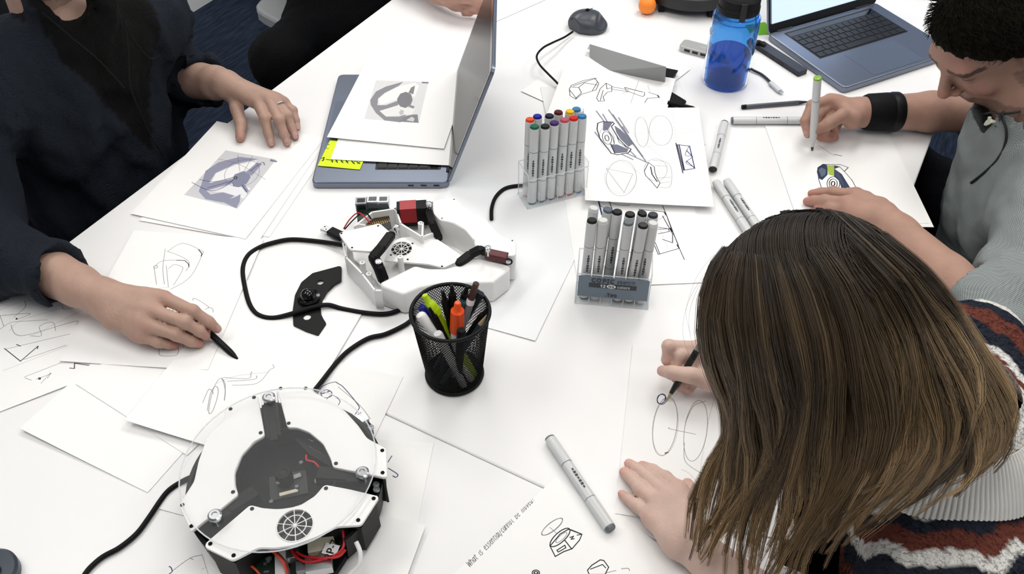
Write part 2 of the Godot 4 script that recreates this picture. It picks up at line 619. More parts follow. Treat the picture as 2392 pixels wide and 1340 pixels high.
func make_room() -> void:
	var a := -2.66
	var b := 2.7
	var c := -2.2
	var d := 4.6
	var s := st()   # carpet, with its rows running along the table
	var nn := 12
	for i in nn:
		for j in nn:
			var q := []
			for k in [[0, 0], [1, 0], [1, 1], [0, 1]]:
				var u: float = (i + k[0]) / float(nn)
				var v: float = (j + k[1]) / float(nn)
				q.append([room(lerpf(a, b, u), lerpf(c, d, v), 0), Vector2(lerpf(a, b, u), lerpf(c, d, v)) / 0.45])
			for k in [0, 3, 2, 0, 2, 1]:
				s.set_uv(Vector2(q[k][1].y, q[k][1].x))
				s.add_vertex(q[k][0])
	struct("floor", s, M.carpet, "dark navy ribbed office carpet floor", "floor")
	s = st()
	slab(s, a - 0.1, b + 0.1, c - 0.1, d + 0.1, -0.12, -0.005)
	struct("floor_slab", s, M.wall_paint, "concrete slab under the carpet", "floor")
	s = st()
	slab(s, a - 0.1, b + 0.1, c - 0.1, d + 0.1, 2.7, 2.8)
	struct("ceiling", s, M.ceiling_paint, "white flat ceiling with light panels", "ceiling")
	s = st()
	slab(s, a - 0.12, a, c - 0.1, d + 0.1, 0, 2.7)
	struct("wall_left", s, M.wall_paint, "pale grey wall beyond the dark carpet", "wall")
	s = st()
	slab(s, a, a + 0.018, c, d, 0, 0.11)
	struct("baseboard_left", s, M.white_trim, "white baseboard along the pale grey wall", "baseboard")
	s = st()
	slab(s, b, b + 0.12, c - 0.1, d + 0.1, 0, 2.7)
	struct("wall_right", s, M.wall_paint, "pale grey wall behind the man in grey", "wall")
	s = st()
	slab(s, a, b, c - 0.12, c, 0, 2.7)
	struct("wall_near", s, M.wall_paint, "pale grey wall behind the photographer", "wall")
	s = st()   # far wall with a window band
	slab(s, a, b, d, d + 0.12, 0, 0.9)
	slab(s, a, b, d, d + 0.12, 2.3, 2.7)
	slab(s, a, -2.2, d, d + 0.12, 0.9, 2.3)
	slab(s, 2.2, b, d, d + 0.12, 0.9, 2.3)
	struct("wall_far", s, M.wall_paint, "pale grey wall with a wide window", "wall")
	s = st()
	for k in 4:
		var x := -2.2 + 4.4 * k / 3.0
		slab(s, x - 0.03, x + 0.03, d + 0.02, d + 0.08, 0.9, 2.3)
	slab(s, -2.2, 2.2, d + 0.02, d + 0.08, 0.9, 0.95)
	slab(s, -2.2, 2.2, d + 0.02, d + 0.08, 2.25, 2.3)
	var w := struct("window_1", s, M.white_trim, "white frame of the wide window", "window")
	for k in 3:
		s = st()
		var x0 := -2.17 + 4.4 * k / 3.0
		slab(s, x0, x0 + 1.405, d + 0.045, d + 0.052, 0.95, 2.25)
		obj("pane", s, M.clear_acrylic, w)
	var cab := thing("drawer_cabinet", "pale grey cabinet with edge highlight painted white, standing on the carpet", "cabinet", room(-2.08, 2.64, 0))
	s = st()
	slab(s, -2.28, -1.88, 2.37, 2.92, 0.0, 0.56)
	obj("body", s, M.chair_grey, cab)
	for k in 3:
		s = st()
		slab(s, -2.265, -1.895, 2.362, 2.372, 0.03 + 0.175 * k, 0.195 + 0.175 * k)
		var dr := obj("drawer", s, M.chair_grey, cab)
		s = st()
		slab(s, -2.13, -2.03, 2.350, 2.364, 0.16 + 0.175 * k, 0.17 + 0.175 * k)
		obj("handle", s, M.leg_steel, dr)
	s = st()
	slab(s, -2.288, -2.272, 2.36, 2.93, 0.0, 0.57)  # highlight along the left edge, painted in as a white strip
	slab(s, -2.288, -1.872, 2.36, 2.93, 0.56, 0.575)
	obj("painted_edge_highlight", s, M.white_trim, cab)
	var glow := mat("panel_glow", Color(0.95, 0.95, 0.94), 0.6)
	glow.emission_enabled = true
	glow.emission = Color(1.0, 0.985, 0.96)
	glow.emission_energy_multiplier = 2.0
	for p in PANELS:
		var o := thing("ceiling_light_panel", "long white light panel set in the ceiling", "ceiling light", room(p[0], p[1], 2.7), "ceiling light panels")
		s = st()
		slab(s, p[0] - PW / 2 - 0.03, p[0] + PW / 2 + 0.03, p[1] - PL / 2 - 0.03, p[1] + PL / 2 + 0.03, 2.685, 2.7)
		obj("frame", s, M.white_trim, o)
		s = st()
		slab(s, p[0] - PW / 2, p[0] + PW / 2, p[1] - PL / 2, p[1] + PL / 2, 2.67, 2.685)
		obj("diffuser", s, glow, o)

func table(t0: float, t1: float, label: String) -> void:
	var o := thing("meeting_table", label, "table", room(-0.56, (t0 + t1) / 2, 0), "white meeting tables pushed together")
	var s := st()
	var poly := PackedVector2Array([v2(room(-1.152, t0, 0)), v2(room(0.023, t0, 0)), v2(room(0.023, t1, 0)), v2(room(-1.152, t1, 0))])
	prism(s, poly, TT - 0.028, TT, 0.0022)
	obj("table_top", s, M.table_white, o)
	s = st()
	slab(s, -1.0, -0.13, t0 + 0.15, t0 + 0.19, TT - 0.09, TT - 0.028)
	slab(s, -1.0, -0.13, t1 - 0.19, t1 - 0.15, TT - 0.09, TT - 0.028)
	slab(s, -0.6, -0.53, t0 + 0.15, t1 - 0.15, TT - 0.09, TT - 0.028)
	obj("frame", s, M.leg_steel, o)
	for q in [[-0.98, t0 + 0.17], [-0.15, t0 + 0.17], [-0.98, t1 - 0.17], [-0.15, t1 - 0.17]]:
		s = st()
		tube(s, [room(q[0], q[1], 0), room(q[0], q[1], TT - 0.09)], 0.025, 12)
		obj("leg", s, M.leg_steel, o)

func make_tables() -> void:
	table(0.5662, 2.5, "white meeting table under the laptops, cup and blue bottle")
	table(-0.85, 0.5650, "white meeting table under the black and white disc robot")
# ---------- papers and what is drawn on them ----------
const LW := 0.2159
const LL := 0.2794
const INK := {
	"p": [Color(0.34, 0.34, 0.36), 0.6, 0.62], "q": [Color(0.42, 0.42, 0.44), 0.55, 0.42], "k": [Color(0.07, 0.07, 0.10), 1.0, 0.95], "K": [Color(0.05, 0.05, 0.09), 1.8, 0.95],
	"b": [Color(0.10, 0.13, 0.30), 0.85, 0.8], "B": [Color(0.08, 0.11, 0.34), 1.7, 0.9], "g": [Color(0.42, 0.43, 0.48), 2.8, 0.75]}
class Sheet:
	var img: Image
	var p0: Vector3
	var u: Vector3
	var v: Vector3
	var w: float
	var l: float
	var h: float
	var res: float
func seg_on(sh: Sheet, a: Vector2, b: Vector2, c: Color, wd: float, al: float) -> void:
	var r := wd * 0.5
	var x0 := maxi(int(minf(a.x, b.x) - r - 1), 0)
	var x1 := mini(int(maxf(a.x, b.x) + r + 2), sh.img.get_width() - 1)
	var y0 := maxi(int(minf(a.y, b.y) - r - 1), 0)
	var y1 := mini(int(maxf(a.y, b.y) + r + 2), sh.img.get_height() - 1)
	var ba := b - a
	var inv := 1.0 / maxf(ba.length_squared(), 1e-6)
	for y in range(y0, y1 + 1):
		for x in range(x0, x1 + 1):
			var p := Vector2(x, y) - a
			var t := clampf(p.dot(ba) * inv, 0, 1)
			var k := clampf(r + 0.5 - (p - ba * t).length(), 0, 1) * al
			if k > 0.01:
				sh.img.set_pixel(x, y, sh.img.get_pixel(x, y).lerp(c, k))
func to_sheet(sh: Sheet, x: float, y: float) -> Vector2:
	var p := pt(x, y, sh.h) - sh.p0
	return Vector2(p.dot(sh.u), p.dot(sh.v)) * sh.res
# strokes: [ink, x, y, x, y, ...], ["e"+ink, cx, cy, rx, ry, degrees], ["f", colour, x, y, ...]; in pixels of a crop at (ox, oy) magnified sc times
func draw(sh: Sheet, ox: float, oy: float, sc: float, list: Array) -> void:
	for s in list:
		if s[0] == "f":
			var poly := PackedVector2Array()
			for i in range(2, s.size(), 2): poly.append(to_sheet(sh, ox + s[i] / sc, oy + s[i + 1] / sc))
			var lo := poly[0]
			var hi := poly[0]
			for q in poly:
				lo = lo.min(q)
				hi = hi.max(q)
			for y in range(maxi(int(lo.y), 0), mini(int(hi.y) + 2, sh.img.get_height())):
				for x in range(maxi(int(lo.x), 0), mini(int(hi.x) + 2, sh.img.get_width())):
					if Geometry2D.is_point_in_polygon(Vector2(x, y), poly):
						sh.img.set_pixel(x, y, sh.img.get_pixel(x, y).lerp(s[1], s[1].a))
			continue
		var pts := []
		var ink: String = s[0]
		if ink.begins_with("e"):
			ink = ink.substr(1)
			var c := Vector2(s[1], s[2])
			for k in 33:
				var a := TAU * k / 32.0 + 0.3
				var q := c + Vector2(cos(a) * s[3], sin(a) * s[4]).rotated(deg_to_rad(s[5]))
				pts.append(to_sheet(sh, ox + q.x / sc, oy + q.y / sc))
		else:
			for i in range(1, s.size(), 2): pts.append(to_sheet(sh, ox + s[i] / sc, oy + s[i + 1] / sc))
		if ink in ["p", "q", "b"] and not s[0].begins_with("e") and pts.size() > 2:
			var sm := []
			for i in pts.size() - 1:
				for t in 5: sm.append(pts[i].cubic_interpolate(pts[i + 1], pts[maxi(i - 1, 0)], pts[mini(i + 2, pts.size() - 1)], t / 5.0))
			sm.append(pts[-1])
			pts = sm
		var c: Array = INK[ink]
		var passes := 2 if ink in ["p", "k", "b"] else 1
		for n in passes:
			var j := Vector2(rng.randf_range(-1, 1), rng.randf_range(-1, 1)) * 0.0005 * sh.res * n
			for i in pts.size() - 1: seg_on(sh, pts[i] + j, pts[i + 1] + j, c[0], maxf(c[1] * 0.001 * sh.res, 1.0), c[2] * (1.0 if n == 0 else 0.55))
# a sheet whose corner lies at pixel a and whose edge of length w runs towards pixel b; the other edge, l long, lies to the side (+1 or -1)
func sheet(a: Array, b: Array, w: float, l: float, side: float, h: float, drawn := false, res := 2900.0) -> Sheet:
	var s := Sheet.new()
	s.p0 = pt(a[0], a[1], h)
	var d := pt(b[0], b[1], h) - s.p0
	s.u = Vector3(d.x, 0, d.z).normalized()
	s.v = Vector3(-s.u.z, 0, s.u.x) * side
	s.w = w
	s.l = l
	s.h = h
	s.res = res
	if drawn:
		s.img = Image.create(int(w * s.res), int(l * s.res), false, Image.FORMAT_RGB8)
		s.img.fill(Color(0.955, 0.955, 0.955))
	return s
# lift: how far the four corners (start, along w, opposite, along l) stand off
func lay(s: Sheet, label: String, lift := [0, 0, 0, 0], tint := Color(0.955, 0.955, 0.955), rough := 0.75, called := "paper_sheet", group := "loose paper sheets on the tables") -> MeshInstance3D:
	var t := st()
	var nu := 10
	var nv := 12
	var mid := s.p0 + s.u * s.w / 2 + s.v * s.l / 2
	var wob := rng.randf() * 10.0
	var g := func(i: int, j: int, dy: float) -> Array:
		var a := float(i) / nu
		var b := float(j) / nv
		var y: float = 0.0
		var ws := [(1 - a) * (1 - b), a * (1 - b), a * b, (1 - a) * b]
		for k in 4: y += lift[k] * pow(ws[k], 1.6)
		y += 0.00025 * (1.0 + sin(a * 5.0 + wob) * cos(b * 4.0 + wob))
		return [s.p0 + s.u * s.w * a + s.v * s.l * b + Vector3(0, y + dy, 0) - mid, Vector2(a, b)]
	t.set_smooth_group(1)
	for side in [[0.0, 1], [-0.0003, 2]]:
		t.set_smooth_group(side[1])
		for i in nu:
			for j in nv:
				var q := [g.call(i, j, side[0]), g.call(i + 1, j, side[0]), g.call(i + 1, j + 1, side[0]), g.call(i, j + 1, side[0])]
				var up: Vector3 = (q[1][0] - q[0][0]).cross(q[3][0] - q[0][0])
				var ord := [0, 1, 2, 0, 2, 3] if (up.y < 0) == (side[1] == 1) else [0, 2, 1, 0, 3, 2]
				for k in ord:
					t.set_uv(q[k][1])
					t.add_vertex(q[k][0])
	t.set_smooth_group(-1)
	for e in [[0, 0, 1, 0, nu], [nu, 0, 0, 1, nv], [nu, nv, -1, 0, nu], [0, nv, 0, -1, nv]]:
		for k in e[4]:
			var a0 = g.call(e[0] + e[2] * k, e[1] + e[3] * k, 0.0)
			var a1 = g.call(e[0] + e[2] * (k + 1), e[1] + e[3] * (k + 1), 0.0)
			for q in [a0, a1, [a1[0] - Vector3(0, 0.0003, 0), a1[1]], a0, [a1[0] - Vector3(0, 0.0003, 0), a1[1]], [a0[0] - Vector3(0, 0.0003, 0), a0[1]]]:
				t.set_uv(q[1])
				t.add_vertex(q[0])
	t.generate_normals()
	var m := mat("paper_%d" % M.size(), tint, rough, 0.0, 0.3)
	if s.img:
		m.albedo_color = Color.WHITE
		m.albedo_texture = ImageTexture.create_from_image(s.img)
		m.texture_repeat = false
	var o := put(called, t.commit(), m)
	o.position = mid
	tag(o, label, "paper", group)
	return o
# single-stroke hand lettering: width, then strokes in units of the letter height
const HAND := {"W": [1.2, [0, 1.5, 0.25, 0, 0.5, 1.1, 0.75, 0, 1, 1.5]], "h": [0.8, [0, 1.6, 0, 0], [0, 0.7, 0.3, 1, 0.55, 0.8, 0.55, 0]], "a": [0.8, [0.55, 0.9, 0.2, 1, 0, 0.5, 0.2, 0, 0.5, 0.3, 0.55, 1, 0.6, 0]],
	"t": [0.65, [0.25, 1.5, 0.2, 0.2, 0.45, 0], [0, 1, 0.5, 1]], "i": [0.4, [0.1, 1, 0.1, 0], [0.1, 1.35, 0.14, 1.45]], "s": [0.7, [0.5, 0.9, 0.2, 1, 0.1, 0.7, 0.45, 0.4, 0.35, 0, 0, 0.1]], "e": [0.75, [0.05, 0.5, 0.5, 0.6, 0.4, 1, 0.1, 0.9, 0.05, 0.4, 0.25, 0, 0.55, 0.15]],
	"n": [0.75, [0, 1, 0, 0], [0, 0.7, 0.3, 1, 0.5, 0.8, 0.5, 0]], "l": [0.4, [0.1, 1.6, 0.1, 0.1, 0.25, 0]], "/": [0.7, [0, -0.3, 0.5, 1.7]], "c": [0.7, [0.5, 0.85, 0.2, 1, 0.02, 0.5, 0.2, 0, 0.5, 0.15]], "o": [0.75, [0.3, 1, 0.05, 0.6, 0.2, 0, 0.5, 0.3, 0.45, 0.9, 0.3, 1]],
	"b": [0.75, [0, 1.6, 0, 0], [0, 0.6, 0.35, 0.9, 0.5, 0.4, 0.25, 0, 0, 0.1]], "m": [1.05, [0, 1, 0, 0], [0, 0.7, 0.25, 1, 0.4, 0.8, 0.4, 0], [0.4, 0.7, 0.65, 1, 0.8, 0.8, 0.8, 0]], "v": [0.7, [0, 1, 0.25, 0, 0.5, 1]], "d": [0.8, [0.5, 0.8, 0.2, 1, 0, 0.5, 0.2, 0, 0.5, 0.3], [0.5, 1.6, 0.5, 0]], "?": [0.6, [0, 1.3, 0.2, 1.6, 0.5, 1.4, 0.25, 0.8, 0.22, 0.45], [0.22, 0.1, 0.26, 0.03]], " ": [0.9]}
func handwrite(sh: Sheet, words: String, a: Vector2, b: Vector2) -> void:
	var total := 0.0
	for ch in words: total += HAND[ch][0]
	var x := (b - a) / total
	var y := Vector2(x.y, -x.x) * 1.25
	if y.y > 0: y = -y
	var at_ := 0.0
	for ch in words:
		for k in range(1, HAND[ch].size()):
			var l: Array = HAND[ch][k]
			var prev := Vector2.INF
			for i in range(0, l.size(), 2):
				var q: Vector2 = a + x * (at_ + l[i] + 0.2 * l[i + 1]) + y * l[i + 1]
				var p := to_sheet(sh, q.x, q.y)
				if prev != Vector2.INF: seg_on(sh, prev, p, Color(0.16, 0.16, 0.18), 0.0006 * sh.res, 0.9)
				prev = p
		at_ += HAND[ch][0]
func make_papers() -> void:
	var e := 0.0007
	# --- left stack before the man in navy ---
	lay(sheet([352, 503], [652, 558], LW, LL, -1, e), "plain paper at the bottom of the helmet print stack", [0, 0, 0, 0])
	lay(sheet([325, 515], [611, 566], LW, LL, -1, 2 * e), "plain paper directly under the pencilled helmet print", [0, 0.001, 0, 0])
	var s := sheet([305, 500], [583, 562], LW, LL, -1, 3 * e, true)
	var G1 := Color(0.57, 0.58, 0.66)
	draw(s, 0, 0, 1, [["f", Color(0.80, 0.80, 0.82), 527, 352, 645, 373, 555, 488, 430, 456],
		["f", G1, 470, 432, 480, 400, 510, 380, 560, 367, 604, 372, 548, 384, 503, 405, 488, 428, 545, 418, 545, 428, 482, 446, 492, 455, 520, 450, 548, 458, 520, 474, 480, 466, 464, 448],
		["f", Color(0.93, 0.93, 0.94), 505, 405, 550, 386, 600, 376, 590, 395, 560, 402, 540, 415, 492, 428],
		["f", Color(0.90, 0.90, 0.92), 494, 448, 545, 430, 585, 440, 570, 465, 525, 450],
		["f", Color(0.52, 0.53, 0.62), 540, 425, 548, 408, 568, 401, 583, 404, 585, 415, 576, 430, 558, 438, 545, 436],
		["f", G1, 572, 405, 600, 380, 612, 384, 588, 411], ["f", G1, 562, 434, 572, 432, 582, 448, 574, 450], ["f", G1, 515, 470, 548, 462, 562, 454, 560, 472, 552, 488],
		["ek", 550, 416, 3, 3, 0], ["b", 448, 427, 490, 446, 520, 439, 545, 420], ["b", 466, 420, 500, 425, 545, 415], ["b", 484, 440, 540, 424], ["p", 555, 362, 560, 400], ["p", 590, 365, 570, 400], ["ep", 565, 405, 42, 30, -20],
		["b", 585, 400, 612, 380, 618, 386], ["b", 565, 432, 578, 452], ["p", 510, 372, 560, 385, 620, 420], ["f", Color(0.5, 0.5, 0.55), 632, 372, 648, 377, 645, 380, 630, 377]])
	lay(s, "paper with a grey helmet print traced over in blue pen", [0.001, 0.002, 0, 0.002])
	# --- under the drawing hand ---
	s = sheet([268, 860], [0, 962], LL, LW, 1, e, true)
	draw(s, 0, 400, 2.68, [["p", 0, 905, 190, 890, 100, 930], ["p", 0, 900, 25, 970], ["p", 155, 810, 160, 850, 90, 910], ["p", 70, 960, 100, 1020, 190, 1020, 470, 940, 480, 960], ["p", 190, 1030, 260, 1030, 250, 970, 330, 945, 350, 1000],
		["k", 30, 1110, 130, 1190, 240, 1095, 235, 1112], ["p", 30, 1115, 440, 1020], ["k", 105, 1085, 130, 1095], ["p", 150, 1180, 415, 1090], ["p", 155, 1290, 390, 1200], ["p", 160, 1295, 200, 1310], ["p", 230, 1305, 325, 1270], ["p", 260, 1330, 320, 1265, 300, 1300], ["k", 440, 1235, 470, 1238, 470, 1205, 600, 1225], ["p", 395, 840, 400, 865, 480, 850], ["q", 0, 870, 160, 810, 330, 800, 520, 760], ["q", 60, 1000, 140, 930, 420, 850], ["q", 200, 1030, 520, 870], ["ek", 250, 1300, 5, 5, 0], ["ek", 105, 922, 3, 3, 0], ["p", 0, 990, 60, 950, 120, 940, 300, 930], ["q", 20, 1250, 440, 1090]])
	lay(s, "paper full of long thin pencil perspective lines, partly under another sheet", [0.002, 0, 0, 0])
	s = sheet([345, 1150], [140, 1050], LW, LL, 1, e)
	lay(s, "blank white paper lying lowest before the disc robot", [0.0, 0.006, 0, 0])
	s = sheet([437, 1063], [345, 1005], LW, LL, 1, 2 * e)
	lay(s, "blank white paper sticking out between two other sheets", [0.0, 0.004, 0, 0])
	s = sheet([297, 993], [545, 1062], LW, LL + 0.01, -1, 3 * e, true)
	draw(s, 400, 860, 2.791, [["p", 350, 220, 355, 150, 330, 75, 290, 120, 260, 220, 250, 300, 270, 300, 300, 220, 310, 150, 290, 130, 260, 180, 240, 290], ["p", 210, 240, 250, 150, 280, 180], ["p", 340, 70, 500, 75, 520, 40, 525, 30], ["p", 370, 95, 540, 80, 555, 55], ["p", 400, 120, 560, 105, 640, 20, 670, 0, 660, -20], ["q", 300, 110, 420, 60, 640, 30], ["p", 335, 75, 355, 120, 350, 220]])
	lay(s, "paper with looping pencil ovals beside the disc robot", [0.012, 0.004, 0, 0])
	s = sheet([140, 845], [490, 868], LW, LL, -1, 4 * e, true)
	draw(s, 40, 560, 4.187, [["p", 1450, 95, 1425, 280, 1440, 440], ["p", 1470, 120, 1620, 40, 1800, 110, 1810, 150, 1690, 370, 1500, 490], ["p", 1470, 120, 1560, 150, 1660, 200, 1685, 250, 1650, 310], ["p", 1480, 290, 1530, 250, 1590, 260, 1620, 295, 1530, 450], ["p", 1340, 270, 1365, 440], ["p", 1460, 260, 1480, 470], ["k", 1560, 205, 1640, 208, 1675, 240, 1680, 270], ["p", 1350, 270, 1380, 235, 1440, 210, 1560, 205], ["ep", 1355, 270, 18, 14, 0], ["k", 1775, 100, 1808, 140, 1800, 165], ["p", 1720, 600, 1740, 580, 1870, 660, 1840, 690], ["p", 1870, 670, 1910, 680, 1920, 720], ["p", 1400, 1050, 1400, 1140, 1560, 1140, 1620, 1080, 1630, 1050], ["p", 1420, 1080, 1500, 1070, 1580, 1080, 1570, 1130], ["q", 1000, 640, 1300, 500, 1480, 470]])
	lay(s, "paper with a light pencil drawing under the hand with the pen", [0.002, 0.004, 0.0, 0.003])
	# --- around the disc robot ---
	s = sheet([942, 880], [880, 1010], LL, LW, 1, e, true)
	draw(s, 400, 860, 2.791, [["b", 940, 190, 985, 120, 1060, 90, 1090, 100, 1130, 130, 1220, 240, 1220, 270, 1200, 300], ["b", 975, 160, 1010, 140, 1045, 155, 1040, 185, 990, 190, 975, 160], ["B", 985, 165, 1030, 150], ["b", 1010, 205, 1050, 175, 1100, 210, 1090, 240], ["k", 1060, 240, 1180, 300], ["p", 1090, 120, 1230, 240, 1300, 330], ["p", 830, 80, 870, 70, 850, 85]])
	lay(s, "paper with a blue pen robot sketch behind the disc robot", [0, 0, 0, 0])
	s = sheet([1013, 1035], [975, 1228], LL, LW, 1, e, true)
	draw(s, 400, 860, 2.791, [["b", 1415, 650, 1475, 690, 1465, 710, 1445, 700], ["b", 1440, 570, 1415, 610]])
	lay(s, "paper with a tiny hook doodle in the robot's blue shadow", [0, 0, 0, 0])
	s = sheet([995, 1232], [955, 1340], LL, LW, 1, 2 * e)
	lay(s, "blank paper reaching out from under the disc robot's base", [0.006, 0.002, 0, 0])
	s = sheet([470, 1290], [330, 1350], LW, LL, -1, 2 * e, true)
	draw(s, 0, 840, 2.68, [["b", 930, 1330, 1050, 1290, 1080, 1320, 1060, 1340], ["p", 1080, 1320, 1190, 1240, 1265, 1220], ["p", 1190, 1240, 1210, 1250], ["q", 1265, 1310, 1330, 1280]])
	lay(s, "paper with a small blue pen doodle beside the robot's black base", [0, 0, 0, 0])
	# --- before the woman ---
	s = sheet([1298, 1113], [1060, 1340], LL, LW, -1, e, true, 4800.0)
	draw(s, 900, 960, 3.527, [["ep", 1375, 950, 108, 32, -38], ["ep", 1375, 952, 104, 36, -38], ["k", 1355, 1105, 1400, 1195, 1470, 1155, 1540, 1130, 1600, 1060, 1620, 1012, 1510, 970, 1440, 1010, 1365, 1100], ["ek", 1440, 1040, 105, 40, -42], ["ep", 1450, 1040, 60, 18, -42], ["k", 1478, 1060, 1535, 1132], ["k", 1415, 1145, 1480, 1103, 1487, 1125, 1425, 1160, 1415, 1145], ["k", 1520, 1040, 1550, 1030, 1530, 1055, 1555, 1050], ["p", 1355, 955, 1410, 1003], ["k", 1530, 975, 1620, 1012, 1580, 1020],
		["k", 1665, 1310, 1700, 1270, 1770, 1225, 1800, 1230, 1840, 1285, 1810, 1345, 1680, 1345, 1665, 1310], ["k", 1690, 1300, 1790, 1262, 1815, 1290], ["p", 1820, 1330, 1900, 1310], ["p", 1945, 1298, 2000, 1295, 2010, 1315], ["ek", 1240, 1330, 30, 22, 0], ["ek", 1240, 1330, 16, 10, 0], ["p", 1505, 565, 1560, 608]])
	handwrite(s, "What is essential/cannot be moved?", Vector2(1097, 1325), Vector2(1250, 1168))
	lay(s, "paper with a handwritten question and small robot sketches", [0, 0, 0, 0])
	s = sheet([1478, 805], [1440, 1165], LL, LW, -1, 2 * e, true)
	draw(s, 1400, 700, 2.094, [["ep", 320, 618, 58, 145, 8], ["eq", 322, 620, 62, 140, 6], ["ep", 470, 640, 55, 150, 8], ["eb", 304, 486, 22, 24, 0], ["eb", 302, 484, 18, 26, 30], ["p", 340, 625, 350, 632, 470, 657], ["p", 415, 700, 420, 790, 500, 850], ["q", 400, 830, 440, 850, 500, 920], ["k", 320, 750, 335, 745], ["p", 420, 600, 460, 520, 520, 495]])
	lay(s, "paper with two tall pencil ovals under the woman's pen", [0, 0, 0, 0.001], Color(0.955, 0.955, 0.955))
	s = sheet([1425, 1181], [1560, 1288], LW, LL, 1, 0.2 * e)
	lay(s, "blank paper under the sheet with the handwritten question", [0, 0, 0, 0])
	# --- middle ---
	s = sheet([1250, 797], [1345, 600], 0.33, 0.27, -1, e)
	lay(s, "large thin grey tracing sheet under the white robot", [0.001, 0, 0, 0], Color(0.915, 0.925, 0.935), 0.5, "tracing_sheet")
	s = sheet([1352, 672], [1677, 658], LW, LL, -1, 2 * e, true)
	draw(s, 1200, 400, 3.828, [["B", 700, 0, 735, 200, 750, 240, 785, 390, 800, 400, 905, 375, 910, 355], ["b", 715, 20, 760, 250, 790, 380], ["b", 760, 300, 870, 360], ["k", 850, 260, 885, 360], ["b", 780, 250, 930, 300, 1040, 305], ["k", 670, 110, 740, 220, 780, 240],
		["k", 1120, 340, 1150, 345, 1350, 365], ["k", 1330, 310, 1360, 380, 1480, 690, 1525, 790], ["k", 1355, 370, 1410, 520, 1470, 660], ["k", 1125, 345, 1290, 740], ["k", 1150, 350, 1305, 740], ["k", 1290, 745, 1480, 690], ["p", 1270, 450, 1350, 400], ["k", 1280, 500, 1410, 520], ["k", 1280, 520, 1380, 515, 1390, 540, 1290, 560], ["k", 1330, 400, 1420, 560, 1420, 640, 1330, 610], ["q", 1240, 330, 1380, 700], ["K", 1345, 370, 1362, 395], ["K", 1400, 510, 1415, 540], ["K", 1460, 660, 1478, 690]])
	lay(s, "paper with black and blue truss sketches under the grey marker box", [0, 0, 0, 0])
	s = sheet([1262, 205], [1280, 290], LW, LL, -1, 2 * e)
	lay(s, "blank grey-white paper lying lowest behind the coloured markers", [0.002, 0, 0, 0], Color(0.90, 0.905, 0.91))
	s = sheet([1612, 162], [1480, 110], LW, LL, -1, 3 * e)
	lay(s, "white paper with a pencil frame under the folded grey card", [0, 0, 0, 0])
	s = sheet([1330, 150], [1245, 340], LL, LW, -1, 0.0092, true)
	draw(s, 1200, 0, 2.978, [["k", 385, 650, 400, 630, 480, 600, 560, 580, 590, 610, 570, 650, 470, 680, 430, 710, 390, 690, 385, 650], ["k", 400, 640, 450, 640, 470, 670, 430, 705], ["k", 410, 635, 540, 590, 575, 580], ["k", 385, 655, 420, 690, 435, 708], ["k", 450, 640, 490, 612, 580, 620], ["k", 560, 582, 580, 600, 545, 655],
		["k", 640, 605, 680, 620, 680, 655, 650, 660, 620, 690, 630, 715, 590, 720, 575, 700, 600, 640, 640, 605], ["k", 640, 608, 645, 640, 680, 632], ["k", 620, 650, 600, 715], ["k", 680, 625, 800, 640], ["k", 680, 640, 800, 652], ["K", 770, 625, 895, 650], ["k", 770, 625, 780, 645, 895, 680, 908, 672, 908, 650], ["p", 865, 580, 812, 725], ["p", 750, 665, 800, 650], ["k", 935, 650, 1005, 670, 1012, 685, 930, 690, 910, 720], ["p", 930, 605, 945, 645], ["K", 998, 672, 1010, 684],
		["k", 360, 840, 390, 810, 430, 800, 495, 785], ["p", 375, 835, 440, 840]])
	lay(s, "paper with two ink sketches of gripper tools by the folded card", [0.03, -0.0065, 0, 0.003])
	s = sheet([1668, 483], [1627, 243], LL, LW, -1, 0.0112, true)
	s.h = 0.017
	var GM := Color(0.42, 0.43, 0.50, 0.95)
